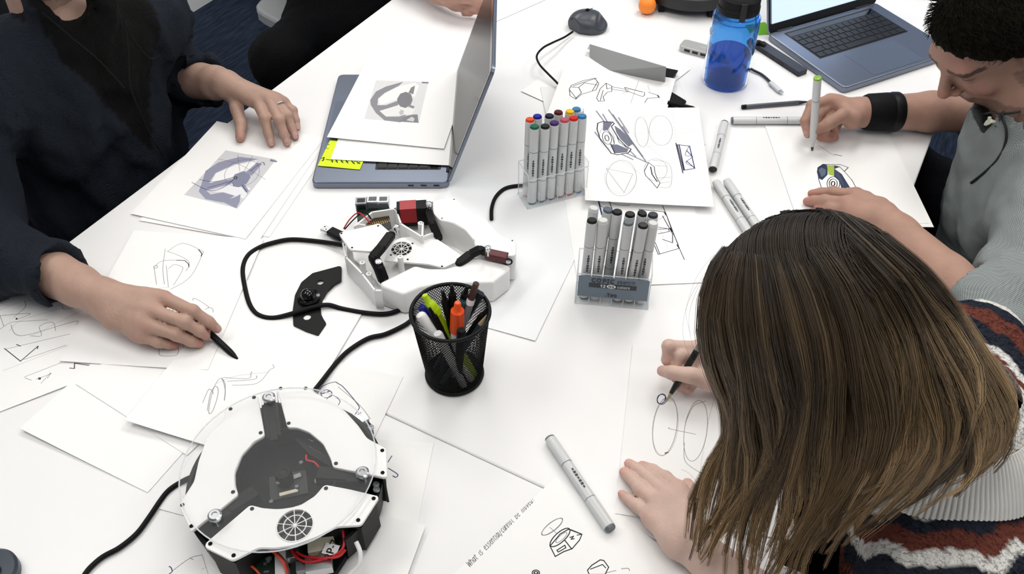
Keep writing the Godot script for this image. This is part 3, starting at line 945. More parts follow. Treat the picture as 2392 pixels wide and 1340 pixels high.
	draw(s, 1200, 0, 2.978, [["g", 575, 780, 640, 860], ["g", 660, 770, 920, 1110], ["g", 690, 800, 900, 1080], ["g", 760, 880, 835, 1000], ["g", 620, 800, 655, 855], ["g", 565, 920, 640, 1010], ["g", 740, 1060, 830, 1100], ["g", 790, 1060, 930, 1120], ["g", 770, 1000, 850, 1080], ["g", 730, 820, 800, 920],
		["f", Color(0.94, 0.94, 0.95), 585, 860, 620, 848, 690, 850, 700, 860, 680, 880, 730, 960, 780, 1010, 818, 1030, 800, 1055, 720, 1070, 680, 1060, 640, 1010, 600, 960, 580, 900],
		["f", GM, 622, 850, 690, 852, 655, 905, 622, 910], ["f", GM, 700, 872, 745, 900, 800, 950, 838, 990, 800, 1015, 745, 965, 715, 920], ["f", GM, 675, 1000, 722, 1000, 800, 1030, 790, 1052, 710, 1060],
		["K", 585, 860, 620, 848, 690, 850, 700, 860, 680, 880, 730, 960, 780, 1010, 818, 1030, 800, 1055, 720, 1070, 680, 1060, 640, 1010, 600, 960, 580, 900, 585, 860], ["k", 680, 880, 715, 935, 735, 985, 800, 1028], ["k", 655, 905, 690, 950, 700, 995], ["K", 675, 998, 705, 1060],
		["ek", 650, 957, 13, 20, -20], ["ek", 650, 957, 30, 44, -20], ["ep", 650, 957, 50, 70, -20],
		["ep", 892, 915, 45, 100, -6], ["eq", 890, 915, 50, 96, -10], ["ep", 1025, 905, 80, 100, -10], ["q", 790, 815, 1050, 808], ["q", 830, 925, 1110, 905], ["q", 905, 1020, 1110, 985], ["ep", 750, 1230, 105, 125, 10], ["eq", 745, 1225, 112, 110, 20], ["p", 645, 1165, 830, 1200], ["p", 830, 1200, 770, 1330], ["p", 770, 1330, 645, 1165], ["q", 820, 920, 1080, 1120], ["q", 1105, 770, 1135, 1000], ["q", 1160, 880, 1275, 910], ["q", 1140, 940, 1250, 910], ["q", 640, 1040, 890, 1200],
		["k", 940, 1120, 980, 1150, 985, 1190, 1000, 1230, 1020, 1260, 1000, 1295, 960, 1250, 920, 1210, 910, 1180, 940, 1120], ["K", 955, 1150, 965, 1200, 1000, 1250], ["p", 970, 1105, 1060, 1115, 1100, 1170, 1092, 1280, 1020, 1290], ["p", 985, 1140, 1070, 1145], ["p", 1000, 1225, 1095, 1220], ["p", 1020, 1260, 1092, 1250], ["ep", 990, 1170, 80, 75, 0],
		["B", 1140, 1000, 1225, 1010, 1262, 1160, 1185, 1172, 1140, 1000], ["K", 1130, 990, 1180, 1190], ["K", 1152, 1000, 1190, 1170], ["b", 1222, 1010, 1195, 1070, 1248, 1080, 1200, 1120, 1258, 1150], ["B", 1205, 1040, 1245, 1080], ["B", 1205, 1110, 1258, 1155]])
	s.h = 0.0112
	lay(s, "paper with a marker-shaded helmet, ovals and truss sketches", [0.0, 0.010, 0.010, 0.006])
	# --- before the man in grey ---
	s = sheet([1800, 298], [2050, 300], LW, LL, 1, e)
	lay(s, "plain paper under the green and navy helmet drawing", [0, 0, 0, 0])
	s = sheet([1787, 293], [2050, 293], LW, LL, 1, 2 * e, true)
	draw(s, 1650, 0, 2.978, [["f", Color(0.20, 0.24, 0.33), 768, 1195, 775, 1165, 810, 1142, 842, 1148, 842, 1215, 805, 1252, 778, 1240], ["f", Color(0.38, 0.42, 0.50), 778, 1180, 800, 1165, 830, 1180, 828, 1215, 800, 1230], ["f", Color(0.66, 0.75, 0.33), 836, 1150, 890, 1150, 888, 1225, 850, 1215], ["f", Color(0.22, 0.26, 0.36), 888, 1150, 930, 1160, 890, 1175, 940, 1210, 1005, 1315, 940, 1318, 925, 1260, 888, 1228], ["f", Color(0.28, 0.33, 0.43), 890, 1180, 930, 1215, 960, 1300, 935, 1270, 900, 1225],
		["k", 770, 1200, 775, 1165, 810, 1142, 930, 1145, 985, 1165, 958, 1192, 1010, 1250, 1045, 1315], ["k", 925, 1160, 958, 1192], ["ek", 882, 1277, 44, 48, 0], ["ek", 882, 1277, 28, 32, 0], ["eK", 880, 1277, 12, 16, 10], ["k", 778, 1240, 800, 1310], ["p", 780, 1010, 890, 1085], ["k", 888, 1075, 940, 1085]])
	lay(s, "paper with a green and navy marker helmet drawing", [0, 0, 0, 0])
	# --- upper edge: a large white sheet ---
	s = sheet([1160, 50], [1260, 6], 0.42, 0.30, -1, e)
	lay(s, "large blank pale blue-white sheet beyond the open laptop", [0, 0, 0, 0], Color(0.90, 0.92, 0.95))
# ---------- laptops ----------
func screen_picture() -> ImageTexture:
	var im := Image.create(512, 320, false, Image.FORMAT_RGB8)
	for y in 320:
		for x in 512:
			var c := Color(0.80, 0.88, 0.97)
			var p := Vector2(x - 300, y - 150)
			var e := Vector2(p.x / 115.0, p.y / 55.0).length()
			if e < 1.0: c = Color(0.60, 0.74, 0.93)
			if e > 0.97 and e < 1.0: c = Color(0.35, 0.42, 0.55)
			if absf(p.y + 5) < 2.0 and absf(p.x) < 105: c = Color(0.25, 0.3, 0.4)
			if absf(p.x - 5) < 18 and absf(p.y + 10) < 13: c = Color(0.45, 0.48, 0.52)
			if absf(p.x - 5) < 20 and absf(p.y + 2) < 5: c = Color(0.12, 0.14, 0.18)
			if (absf(x - 150) < 1.5 and absf(y - 252) < 8) or (absf(y - 258) < 1.5 and absf(x - 155) < 7): c = Color(0.3, 0.4, 0.7)
			im.set_pixel(x, y, c)
	return ImageTexture.create_from_image(im)
func laptop(xf: Transform3D, w: float, d: float, open: float, lit: bool, label: String) -> Node3D:
	var o := thing("laptop", label, "laptop", xf.origin, "laptops")
	var base_m: Material = M.space_grey
	var s := st()
	prism(s, rect(w, d, 0.012, 6), 0.002, 0.0145, 0.0025, xf)
	obj("base", s, base_m, o)
	var kw := w * 0.78
	var kd := d * 0.46
	var kx := xf * Transform3D(Basis(), Vector3(0, 0.0145, -d * 0.19))
	s = st()
	prism(s, rect(kw + 0.006, kd + 0.006, 0.003), -0.001, 0.0002, 0, kx)
	var kb := obj("keyboard", s, M.key_black, o)
	var rows := 5
	var cols := 14
	var shapes := {}
	var kwid := kw / cols
	var kh := kd / (rows + 1.0)
	s = st()
	box(s, kx * Transform3D(Basis(), Vector3(0, 0.0002, -kd / 2 + kh * 0.5)), Vector3(kw, 0.0004, kh * 0.75), 0.001, 0.0)
	obj("touch_bar", s, mat("bar_glass", Color(0.02, 0.025, 0.045), 0.08), o)
	for r in rows:
		var x := 0.0
		while x < cols - 0.1:
			var cw := 1.0
			if r == 4 and x > 3.5 and x < 9: cw = 5.0
			elif r == 4: cw = 1.125
			elif (r == 2 or r == 3) and (x < 0.1 or x > 12.0): cw = 1.5 + (r - 2) * 0.4
			cw = minf(cw, cols - x)
			if not shapes.has(cw):
				var k := st()
				box(k, Transform3D(), Vector3(kwid * cw - 0.0022, 0.0011, kh - 0.0022), 0.001, 0.0003)
				k.generate_normals()
				shapes[cw] = k.commit()
			var key := MeshInstance3D.new()
			key.mesh = shapes[cw]
			key.material_override = M.keycap
			key.name = "key"
			kb.add_child(key, true)
			key.transform = kx * Transform3D(Basis(), Vector3(-kw / 2 + kwid * (x + cw / 2), 0.0002, -kd / 2 + kh * (r + 1.5)))
			x += cw
	s = st()
	box(s, xf * Transform3D(Basis(), Vector3(0, 0.0143, d * 0.275)), Vector3(w * 0.44, 0.0005, d * 0.38), 0.004, 0.0)
	obj("trackpad", s, M.trackpad, o)
	# lid: hinged at the back edge
	var hinge := xf * Transform3D(Basis(Vector3.RIGHT, -(deg_to_rad(open) - PI / 2)), Vector3(0, 0.0125, -d / 2 + 0.002))
	s = st()
	var panel := hinge * Transform3D(Basis(Vector3.RIGHT, PI / 2), Vector3(0, d / 2, -0.004))
	prism(s, rect(w, d, 0.012, 6), 0, 0.0055, 0.001, panel)
	var lid := obj("lid", s, base_m, o)
	s = st()
	prism(s, rect(w - 0.002, d - 0.002, 0.011, 6), 0.0055, 0.0062, 0.0002, panel)
	obj("bezel", s, M.screen_black, lid)
	s = st()
	var sw := w * 0.945
	var sh := d * 0.86
	var z0 := -d * 0.015
	var q := [[-sw / 2, -sh / 2 + z0, 0, 0], [sw / 2, -sh / 2 + z0, 1, 0], [sw / 2, sh / 2 + z0, 1, 1], [-sw / 2, sh / 2 + z0, 0, 1]]
	for k in [0, 1, 2, 0, 2, 3]:
		s.set_uv(Vector2(q[k][2], q[k][3]))
		s.add_vertex(panel * Vector3(q[k][0], 0.0063, q[k][1]))
	var m: StandardMaterial3D = M.screen_off
	if lit:
		m = mat("screen_lit", Color(0.05, 0.05, 0.06), 0.15)
		m.emission_enabled = true
		m.emission_operator = BaseMaterial3D.EMISSION_OP_MULTIPLY
		m.emission = Color.WHITE
		m.emission_texture = screen_picture()
		m.emission_energy_multiplier = 0.78
		var l := AreaLight3D.new()
		l.name = "screen_light"
		l.area_size = Vector2(sw, sh)
		l.light_color = Color(0.80, 0.88, 1.0)
		l.light_energy = 0.10
		l.area_range = 4.0
		l.area_attenuation = 2.0
		l.shadow_enabled = true
		var b := panel.basis.orthonormalized()
		l.transform = Transform3D(Basis(b.x, -b.z, -b.y).orthonormalized(), panel * Vector3(0, 0.010, z0))
		l.look_at_from_position(panel * Vector3(0, 0.010, z0), panel * Vector3(0, 1.0, z0), b.z)
		add_child(l)
	obj("display", s, m, lid)
	for k in [-0.36, 0.36]:
		s = st()
		tube(s, [hinge * Vector3(w * k - 0.02, 0.0, 0.001), hinge * Vector3(w * k + 0.02, 0, 0.001)], 0.004, 10)
		obj("hinge", s, M.key_black, o)
	for k in 3:
		s = st()
		box(s, xf * Transform3D(Basis(), Vector3(w / 2 - 0.0005, 0.006, -d / 2 + 0.022 + 0.022 * k)), Vector3(0.002, 0.003, 0.010), 0.0, 0.0)
		obj("port", s, M.key_black, o)
	return o
func make_laptops() -> void:
	mat("keycap", Color(0.045, 0.05, 0.075), 0.5)
	mat("trackpad", Color(0.44, 0.48, 0.55), 0.3, 0.55)
	mat("screen_black", Color(0.02, 0.02, 0.022), 0.12)
	mat("screen_off", Color(0.10, 0.098, 0.10), 0.14, 0.0, 0.15)
	var nb := pt(1050, 414, 0.0125)
	var fb := pt(1068, 185, 0.0125)
	var dir := (fb - nb).normalized()
	var z := Vector3(dir.z, 0, -dir.x)
	if z.x > 0: z = -z
	var c := ground((nb + fb) / 2 + z * 0.1185)
	laptop(Transform3D(Basis(Vector3.UP.cross(z).normalized(), Vector3.UP, z), c), 0.345, 0.237, 110, false, "grey open laptop with papers laid across its keyboard")
	var u := Vector3(0.89, 0, -0.455).normalized()
	var v := Vector3(0.455, 0, 0.89).normalized()
	var hl := ground(pt(1790, 92, 0.0))
	laptop(Transform3D(Basis(u, Vector3.UP, v), hl + u * 0.150 + v * 0.118), 0.300, 0.236, 108, true, "grey laptop with a lit screen beside the blue bottle")
	# papers and note on the left laptop
	var s := sheet([772, 372], [1042, 386], LW, LL, -1, 0.0175)
	lay(s, "blank paper on the laptop keyboard under the helmet print", [0, 0.0, 0.0, 0.002])
	s = sheet([764, 322], [1034, 348], LW, LL, -1, 0.0200, true)
	draw(s, 700, 0, 2.978, [["f", Color(0.86, 0.86, 0.87), 530, 562, 895, 575, 828, 860, 448, 832],
		["f", Color(0.56, 0.56, 0.58), 490, 700, 530, 640, 600, 605, 720, 572, 690, 600, 590, 650, 545, 690, 540, 735, 600, 735, 680, 705, 685, 735, 555, 775, 600, 815, 690, 815, 740, 800, 720, 840, 700, 855, 590, 842, 530, 790, 495, 735],
		["f", Color(0.93, 0.93, 0.93), 545, 690, 600, 650, 700, 600, 800, 580, 830, 600, 800, 680, 740, 650, 690, 690, 560, 735], ["f", Color(0.90, 0.90, 0.90), 555, 775, 690, 735, 740, 755, 800, 760, 780, 800, 720, 800, 600, 815],
		["f", Color(0.50, 0.50, 0.52), 678, 690, 700, 655, 740, 642, 775, 660, 785, 700, 770, 735, 735, 755, 700, 745, 680, 720], ["f", Color(0.52, 0.52, 0.54), 755, 650, 775, 612, 802, 600, 790, 660], ["f", Color(0.55, 0.55, 0.57), 760, 730, 800, 745, 790, 760, 755, 745],
		["f", Color(0.74, 0.74, 0.75), 690, 785, 705, 765, 725, 775, 720, 800, 700, 806], ["f", Color(0.52, 0.52, 0.54), 690, 850, 740, 810, 790, 800, 820, 800, 826, 858], ["f", Color(0.80, 0.80, 0.81), 740, 840, 780, 815, 800, 830, 790, 850], ["f", Color(0.5, 0.5, 0.52), 850, 573, 896, 576, 895, 586, 850, 584]])
	lay(s, "paper with a grey helmet print lying across the open laptop", [0.002, 0.001, 0.004, 0.001])
	s = sheet([742, 387], [842, 396], 0.076, 0.076, -1, 0.0158, true)
	s.img.fill(Color(0.86, 0.98, 0.20))
	draw(s, 700, 0, 2.978, [["K", 160, 1010, 205, 1005], ["k", 165, 1025, 200, 1035], ["K", 180, 995, 175, 1030], ["K", 145, 1105, 170, 1095, 160, 1120], ["k", 150, 1120, 175, 1110], ["K", 185, 1110, 215, 1115], ["K", 220, 1105, 228, 1130], ["k", 215, 1125, 235, 1120], ["K", 250, 1110, 262, 1132], ["k", 245, 1125, 262, 1118], ["K", 285, 1115, 300, 1133], ["k", 288, 1128, 302, 1120], ["K", 320, 1115, 335, 1135], ["k", 318, 1128, 338, 1122], ["K", 360, 1120, 380, 1140], ["k", 365, 1135, 385, 1122], ["K", 395, 1125, 418, 1140], ["k", 400, 1140, 420, 1126]])
	lay(s, "lime yellow sticky note with black handwriting on the laptop corner", [0, 0, 0, 0], Color(0.86, 0.98, 0.2), 0.75, "sticky_note", "sticky notes")
	s = sheet([1772, 82], [1792, 80], 0.035, 0.05, -1, 0.0007)
	lay(s, "small plain green note behind the blue bottle", [0, 0, 0, 0], Color(0.42, 0.68, 0.20), 0.75, "sticky_note", "sticky notes")
# ---------- robots ----------
func crop(a: Array, ox: float, oy: float, sc: float) -> Array:     # crop pixels to photo pixels
	var out := []
	for i in range(0, a.size(), 2):
		out.append(ox + a[i] / sc)
		out.append(oy + a[i + 1] / sc)
	return out
func plate(called: String, a: Array, h0: float, h1: float, r: float, bevel: float, m: Material, parent: Node3D) -> MeshInstance3D:
	var s := st()
	prism(s, rounded(px_poly(a, h1), r), TT + h0, TT + h1, bevel)
	return obj(called, s, m, parent)
# a plate with round holes: a CSG tree
func holed(called: String, poly: PackedVector2Array, h0: float, h1: float, holes: Array, m: Material, parent: Node3D) -> CSGPolygon3D:
	var g := CSGPolygon3D.new()
	g.name = called
	g.polygon = poly
	g.depth = h1 - h0
	g.material = m
	for k in holes:
		var c := CSGCylinder3D.new()
		c.operation = CSGShape3D.OPERATION_SUBTRACTION
		c.radius = k[1]
		c.height = 0.05
		c.sides = 32
		c.material = m
		c.rotation_degrees.x = 90
		c.position = Vector3(k[0].x, k[0].z, 0)
		c.name = "hole"
		g.add_child(c, true)
	parent.add_child(g, true)
	g.transform = Transform3D(Basis(Vector3(1, 0, 0), Vector3(0, 0, 1), Vector3(0, -1, 0)), Vector3(0, TT + h0, 0) - parent.position)
	return g
func fan_grille(c: Vector3, r: float, turn: float, parent: Node3D, spokes := 10) -> void:
	var s := st()
	for q in [[r * 1.0, 0.0009], [r * 0.62, 0.0007]]:
		var ring := []
		for k in 33: ring.append(c + Vector3(cos(TAU * k / 32), 0, sin(TAU * k / 32)) * q[0])
		tube(s, ring, q[1], 6, false)
	for k in spokes:
		var d := Vector3(cos(turn + TAU * k / spokes), 0, sin(turn + TAU * k / spokes))
		tube(s, [c, c + d * r], 0.0006, 6)
	ball(s, c, Vector3(0.002, 0.001, 0.002), Basis(), 10, 6)
	obj("fan_grille", s, M.white_plastic, parent)
	s = st()
	lathe(s, [Vector2(0, 0), Vector2(r * 1.02, 0), Vector2(r * 1.02, -0.004), Vector2(0, -0.004)], Transform3D(Basis(), c - Vector3(0, 0.0045, 0)), 32)
	var f := obj("fan", s, M.matte_black, parent)
	s = st()
	for k in 7:
		var a := TAU * k / 7
		var d := Vector3(cos(a), 0, sin(a))
		var e := Vector3(cos(a + 0.55), 0, sin(a + 0.55))
		quad(s, c + d * r * 0.3 - Vector3(0, 0.0042, 0), c + d * r * 0.92 - Vector3(0, 0.0042, 0), c + e * r * 0.92 - Vector3(0, 0.0030, 0), c + e * r * 0.3 - Vector3(0, 0.0030, 0))
	obj("blade", s, M.dark_plastic, f)
func screw(p: Vector3, r: float, h: float, m: Material, parent: Node3D, called := "screw") -> MeshInstance3D:
	var s := st()
	lathe(s, [Vector2(0, 0), Vector2(r, 0), Vector2(r, h * 0.7), Vector2(r * 0.75, h), Vector2(r * 0.5, h), Vector2(r * 0.4, h * 0.6), Vector2(0, h * 0.6)], Transform3D(Basis(), p), 14)
	return obj(called, s, m, parent)
func wire(pts: Array, r: float, m: Material, parent: Node3D, called := "wire") -> void:
	var s := st()
	tube(s, curve(pts, 0.004), r, 7)
	obj(called, s, m, parent)
func zpts(a: Array, ox: float, oy: float, sc: float) -> Array:    # x, y, h triples in crop pixels
	var out := []
	for i in range(0, a.size(), 3): out.append(pt(ox + a[i] / sc, oy + a[i + 1] / sc, a[i + 2]))
	return out
func zrobot1(x: float, y: float, h: float) -> Vector3:
	return pt(400 + x / 2.791, 860 + y / 2.791, h)
func beam(s: SurfaceTool, a: Vector3, b: Vector3, w: float, h: float) -> void:   # bar with flat top between two points
	var y := (b - a).normalized()
	var x := y.cross(Vector3.UP).normalized()
	var z := x.cross(y).normalized()
	prism(s, rect(w, h, minf(w, h) * 0.25, 3), 0, (b - a).length(), minf(w, h) * 0.12, Transform3D(Basis(x, y, x.cross(y)), a))
func disc_robot() -> void:
	var c := ground(zrobot1(735, 680, 0.07))
	var o := thing("disc_robot", "round robot with white plates, clear disc and black base", "robot", c)
	var top := 0.076
	var PA := [565, 178, 610, 437, 540, 478, 460, 565, 415, 680, 418, 760, 438, 822, 300, 935, 205, 1003, 130, 1066, 48, 890, 148, 735, 178, 600, 235, 440, 345, 325, 352, 262, 385, 240, 535, 182]
	var PB := [692, 140, 880, 116, 930, 152, 1000, 190, 1130, 272, 1220, 372, 1275, 452, 1400, 520, 1408, 705, 1385, 710, 1052, 642, 1040, 590, 990, 490, 900, 415, 820, 385, 757, 385]
	var PC := [515, 890, 600, 912, 700, 918, 780, 908, 850, 888, 940, 830, 1000, 758, 1170, 790, 1345, 832, 1350, 845, 1238, 1020, 1075, 1030, 950, 1095, 800, 1150, 680, 1168, 570, 1165, 400, 1252, 222, 1165, 226, 1138]
	for q in [PA, PB]:
		plate("top_plate", crop(q, 400, 860, 2.791), top - 0.004, top, 0.004, 0.0009, M.white_plastic, o)
	var fc := zrobot1(806, 1022, top)
	holed("top_plate", rounded(px_poly(crop(PC, 400, 860, 2.791), top), 0.004), top - 0.004, top, [[fc, 0.0205]], M.white_plastic, o)
	fan_grille(zrobot1(806, 1022, top), 0.0205, 0.1, o, 10)
	var sm: Material = M.matte_black
	for q in [[540, 190], [387, 265], [583, 420], [403, 806], [73, 890], [132, 1028], [713, 131], [877, 130], [766, 358], [1376, 535], [1378, 680], [1074, 620], [1009, 782], [1320, 848], [1219, 989], [527, 915], [255, 1143], [407, 1219]]:
		screw(zrobot1(q[0], q[1], top), 0.0024, 0.0008, sm, o)
	# black body: floor dish, wall round most of the rim, ribs under the plates
	var s := st()
	lathe(s, [Vector2(0, 0.0), Vector2(0.102, 0.0), Vector2(0.107, 0.004), Vector2(0.107, 0.008), Vector2(0, 0.008)], Transform3D(Basis(), c), 48)
	obj("base_dish", s, M.black_plastic, o)
	s = st()
	var pr := [Vector2(0.108, 0.004), Vector2(0.1125, 0.012), Vector2(0.1165, 0.058), Vector2(0.112, 0.058), Vector2(0.106, 0.012)]
	var n := 60
	for k in n:
		var a0 := deg_to_rad(128.0 + 277.0 * k / n)
		var a1 := deg_to_rad(128.0 + 277.0 * (k + 1) / n)
		for i in pr.size():
			var p: Vector2 = pr[i]
			var q: Vector2 = pr[(i + 1) % pr.size()]
			quad(s, c + Vector3(cos(a0) * p.x, p.y, sin(a0) * p.x), c + Vector3(cos(a1) * p.x, p.y, sin(a1) * p.x), c + Vector3(cos(a1) * q.x, q.y, sin(a1) * q.x), c + Vector3(cos(a0) * q.x, q.y, sin(a0) * q.x))
		if k == 0 or k == n - 1:
			var ae := a0 if k == 0 else a1
			for t in [[0, 1, 2], [0, 2, 3], [0, 3, 4]]:
				for j in t: s.add_vertex(c + Vector3(cos(ae) * pr[j].x, pr[j].y, sin(ae) * pr[j].x))
	obj("side_wall", s, M.black_plastic, o)
	s = st()
	lathe(s, [Vector2(0, 0.044), Vector2(0.056, 0.044), Vector2(0.060, 0.050), Vector2(0.062, 0.070), Vector2(0.064, 0.070), Vector2(0.064, 0.040), Vector2(0, 0.040)], Transform3D(Basis(), ground(zrobot1(735, 650, top))), 48)
	obj("inner_dish", s, M.matte_black, o)
	for q in [PA, PB]:
		s = st()
		prism(s, inset(px_poly(crop(q, 400, 860, 2.791), top), 0.006), TT + 0.012, TT + top - 0.0042)
		obj("plate_support", s, M.black_plastic, o)
	s = st()   # support of the front plate stands back from the opening
	prism(s, px_poly(crop([520, 900, 700, 930, 850, 900, 1000, 780, 1330, 840, 1230, 1000, 1060, 990, 960, 1000, 930, 1000, 920, 930, 700, 945, 680, 1000, 690, 1060, 560, 1100, 400, 1230, 235, 1150], 400, 860, 2.791), top), TT + 0.012, TT + top - 0.0135)
	obj("plate_support", s, M.black_plastic, o)
	# arms in the gaps, with steel thumb screws
	for q in [[648, 235, 672, 468, 0.0215], [1300, 720, 955, 700, 0.021], [240, 1010, 560, 815, 0.021]]:
		s = st()
		beam(s, zrobot1(q[0], q[1], 0.064), zrobot1(q[2], q[3], 0.064), q[4], 0.014)
		var a := obj("arm", s, M.black_plastic, o)
		s = st()
		var e0 := zrobot1(lerpf(q[0], q[2], 0.45), lerpf(q[1], q[3], 0.45), 0.071)
		beam(s, e0, zrobot1(lerpf(q[0], q[2], 1.02), lerpf(q[1], q[3], 1.02), 0.071), 0.009, 0.005)
		obj("rib", s, M.black_plastic, a)
	s = st()
	beam(s, zrobot1(640, 165, 0.068), zrobot1(645, 240, 0.068), 0.021, 0.006)
	obj("slide_block", s, M.white_plastic, o)
	for q in [[635, 185], [1245, 675], [283, 955]]:
		s = st()
		var p := zrobot1(q[0], q[1], 0.0)
		p = zrobot1(q[0], q[1], 0.092)
		lathe(s, [Vector2(0, -0.02), Vector2(0.0035, -0.02), Vector2(0.0035, -0.005), Vector2(0.0075, -0.005), Vector2(0.008, -0.004), Vector2(0.008, 0.0), Vector2(0.006, 0.0015), Vector2(0.0035, 0.0015), Vector2(0.003, 0.0), Vector2(0, 0.0)], Transform3D(Basis(), p), 18)
		obj("thumb_screw", s, M.silver, o)
	for q in [[640, 430], [658, 470], [955, 738], [1078, 725], [548, 835], [697, 750], [848, 618], [653, 872], [820, 775], [1335, 760], [1338, 793]]:
		screw(zrobot1(q[0], q[1], 0.056 if q[0] < 1200 else 0.06), 0.0042 if q[0] in [955, 548, 1335, 1338] else 0.0026, 0.003, M.leg_steel, o, "bolt")
	# camera module in the middle
	s = st()
	box(s, at(zrobot1(765, 765, 0.045), 0.25), Vector3(0.045, 0.0016, 0.034), 0.002)
	var cb := obj("camera_board", s, M.board_black, o)
	s = st()
	lathe(s, [Vector2(0, 0), Vector2(0.0105, 0), Vector2(0.0105, 0.012), Vector2(0.009, 0.0165), Vector2(0.0085, 0.0195), Vector2(0.006, 0.0195), Vector2(0.004, 0.018), Vector2(0, 0.018)], Transform3D(Basis(), zrobot1(745, 735, 0.046)), 24)
	obj("lens", s, M.black_plastic, cb)
	s = st()
	box(s, at(zrobot1(768, 815, 0.046), 0.3), Vector3(0.022, 0.003, 0.0045), 0.0005)
	obj("connector", s, M.ivory, cb)
	s = st()
	box(s, at(zrobot1(822, 708, 0.046), 0.45), Vector3(0.010, 0.003, 0.006), 0.0005)
	obj("chip", s, M.leg_steel, cb)
	# dark board with pins in the upper right of the dish
	s = st()
	prism(s, px_poly(crop([800, 455, 870, 410, 950, 440, 1030, 560, 1040, 640, 900, 560], 400, 860, 2.791), 0.0525), TT + 0.0505, TT + 0.0525)
	var cbo := obj("circuit_board", s, M.board_black, o)
	s = st()
	for k in 14:
		var p := zrobot1(lerpf(905, 1035, k / 13.0), lerpf(515, 598, k / 13.0), 0.0525)
		box(s, at(p, -0.5), Vector3(0.0012, 0.002, 0.0012), 0.0, 0.0)
		if k < 8: box(s, at(zrobot1(lerpf(810, 875, k / 7.0), lerpf(462, 498, k / 7.0), 0.0525), -0.5), Vector3(0.001, 0.001, 0.001), 0.0, 0.0)
	obj("pin_row", s, M.silver, cbo)
	var tm := TextMesh.new()
	tm.text = "HS"
	tm.font = SystemFont.new()
	tm.font_size = 16
	tm.pixel_size = 0.0006
	tm.depth = 0.0002
	var te := put("board_print", tm, M.marker_body, cbo)
	te.transform = Transform3D(Basis(Vector3.UP, -0.5) * Basis(Vector3.RIGHT, -PI / 2), zrobot1(912, 452, 0.0530))
	wire(zpts([880, 565, 0.055, 884, 598, 0.056, 930, 610, 0.056, 965, 645, 0.055], 400, 860, 2.791), 0.0013, M.red_wire, o)
	# electronics in the open front
	s = st()
	prism(s, px_poly(crop([600, 1150, 1190, 1040, 1180, 1160, 1060, 1340, 560, 1340, 540, 1240], 400, 860, 2.791), 0.018), TT + 0.008, TT + 0.018)
	obj("tray", s, M.matte_black, o)
	for q in [[[575, 1200, 735, 1175, 770, 1335, 700, 1380, 540, 1380, 560, 1260], 0.030], [[790, 1165, 1000, 1130, 1010, 1230, 960, 1340, 770, 1345], 0.026], [[1080, 1060, 1190, 1040, 1180, 1130, 1090, 1160], 0.034]]:
		var b := plate("circuit_board", crop(q[0], 400, 860, 2.791), q[1] - 0.0016, q[1], 0.002, 0.0, M.board_green, o)
		s = st()
		var cen := px_poly(crop(q[0], 400, 860, 2.791), q[1])
		var mid := Vector2.ZERO
		for p in cen: mid += p / cen.size()
		for k in 9:
			var p := mid + Vector2(rng.randf_range(-0.022, 0.022), rng.randf_range(-0.016, 0.016))
			if Geometry2D.is_point_in_polygon(p, inset(cen, 0.004)):
				box(s, at(Vector3(p.x, TT + q[1], p.y), 0.15), Vector3(rng.randf_range(0.002, 0.006), 0.0012, rng.randf_range(0.002, 0.005)), 0.0, 0.0)
		obj("chip", s, M.leg_steel if q[1] > 0.027 else M.matte_black, b)
		if q[1] == 0.030:      # a small berry outline printed on the board
			s = st()
			var bp := zrobot1(635, 1240, q[1] + 0.0002)
			for d in [[0, 0], [-0.0022, 0], [0.0022, 0], [-0.0012, 0.0019], [0.0012, 0.0019], [-0.0012, -0.0019], [0.0012, -0.0019], [0, 0.0038]]:
				var ring := []
				for k in 11: ring.append(bp + Vector3(d[0] + 0.0011 * cos(TAU * k / 10), 0, d[1] + 0.0011 * sin(TAU * k / 10)))
				tube(s, ring, 0.0002, 4, false)
			obj("emblem", s, M.marker_body, b)
	for q in [[780, 1235, 0.026, 0.020, 0.012, 0.014, "silver"], [985, 1170, 0.028, 0.030, 0.014, 0.022, "ivory"], [970, 1300, 0.028, 0.030, 0.013, 0.018, "silver"], [860, 1310, 0.026, 0.014, 0.009, 0.012, "leg_steel"], [720, 1290, 0.030, 0.012, 0.010, 0.030, "marker_body"]]:
		s = st()
		box(s, at(zrobot1(q[0], q[1], q[2]), 0.2), Vector3(q[3], q[4], q[5]), 0.0008)
		obj("connector", s, M[q[6]], o)
	s = st()
	beam(s, zrobot1(1025, 1215, 0.045), zrobot1(1055, 1145, 0.045), 0.017, 0.001)
	var lb := obj("label", s, M.white_plastic, o)
	tm = TextMesh.new()
	tm.text = "RP-7"
	tm.font = SystemFont.new()
	tm.font_size = 16
	tm.pixel_size = 0.00075
	tm.depth = 0.0002
	te = put("lettering", tm, M.matte_black, lb)
	var la := zrobot1(1025, 1215, 0.0465)
	var lbb := zrobot1(1055, 1145, 0.0465)
	var lx := (lbb - la).normalized()
	te.transform = Transform3D(Basis(lx, Vector3.UP.cross(lx), Vector3.UP), (la + lbb) / 2)
	wire(zpts([780, 1180, 0.04, 830, 1240, 0.04, 900, 1262, 0.042, 1000, 1240, 0.044, 1080, 1210, 0.046, 1125, 1150, 0.05, 1116, 1035, 0.055], 400, 860, 2.791), 0.0016, M.red_wire, o)
	wire(zpts([815, 1195, 0.04, 880, 1228, 0.041, 1000, 1235, 0.046, 1090, 1225, 0.046, 1135, 1180, 0.05], 400, 860, 2.791), 0.0016, M.red_wire, o)
	for k in 3:
		wire(zpts([640 + k * 9, 1178, 0.05, 700 + k * 9, 1228, 0.052, 742 + k * 9, 1290, 0.048, 752 + k * 9, 1370, 0.03], 400, 860, 2.791), 0.0014, [M.orange_wire, M.red_wire, M.brown_wire][k], o)
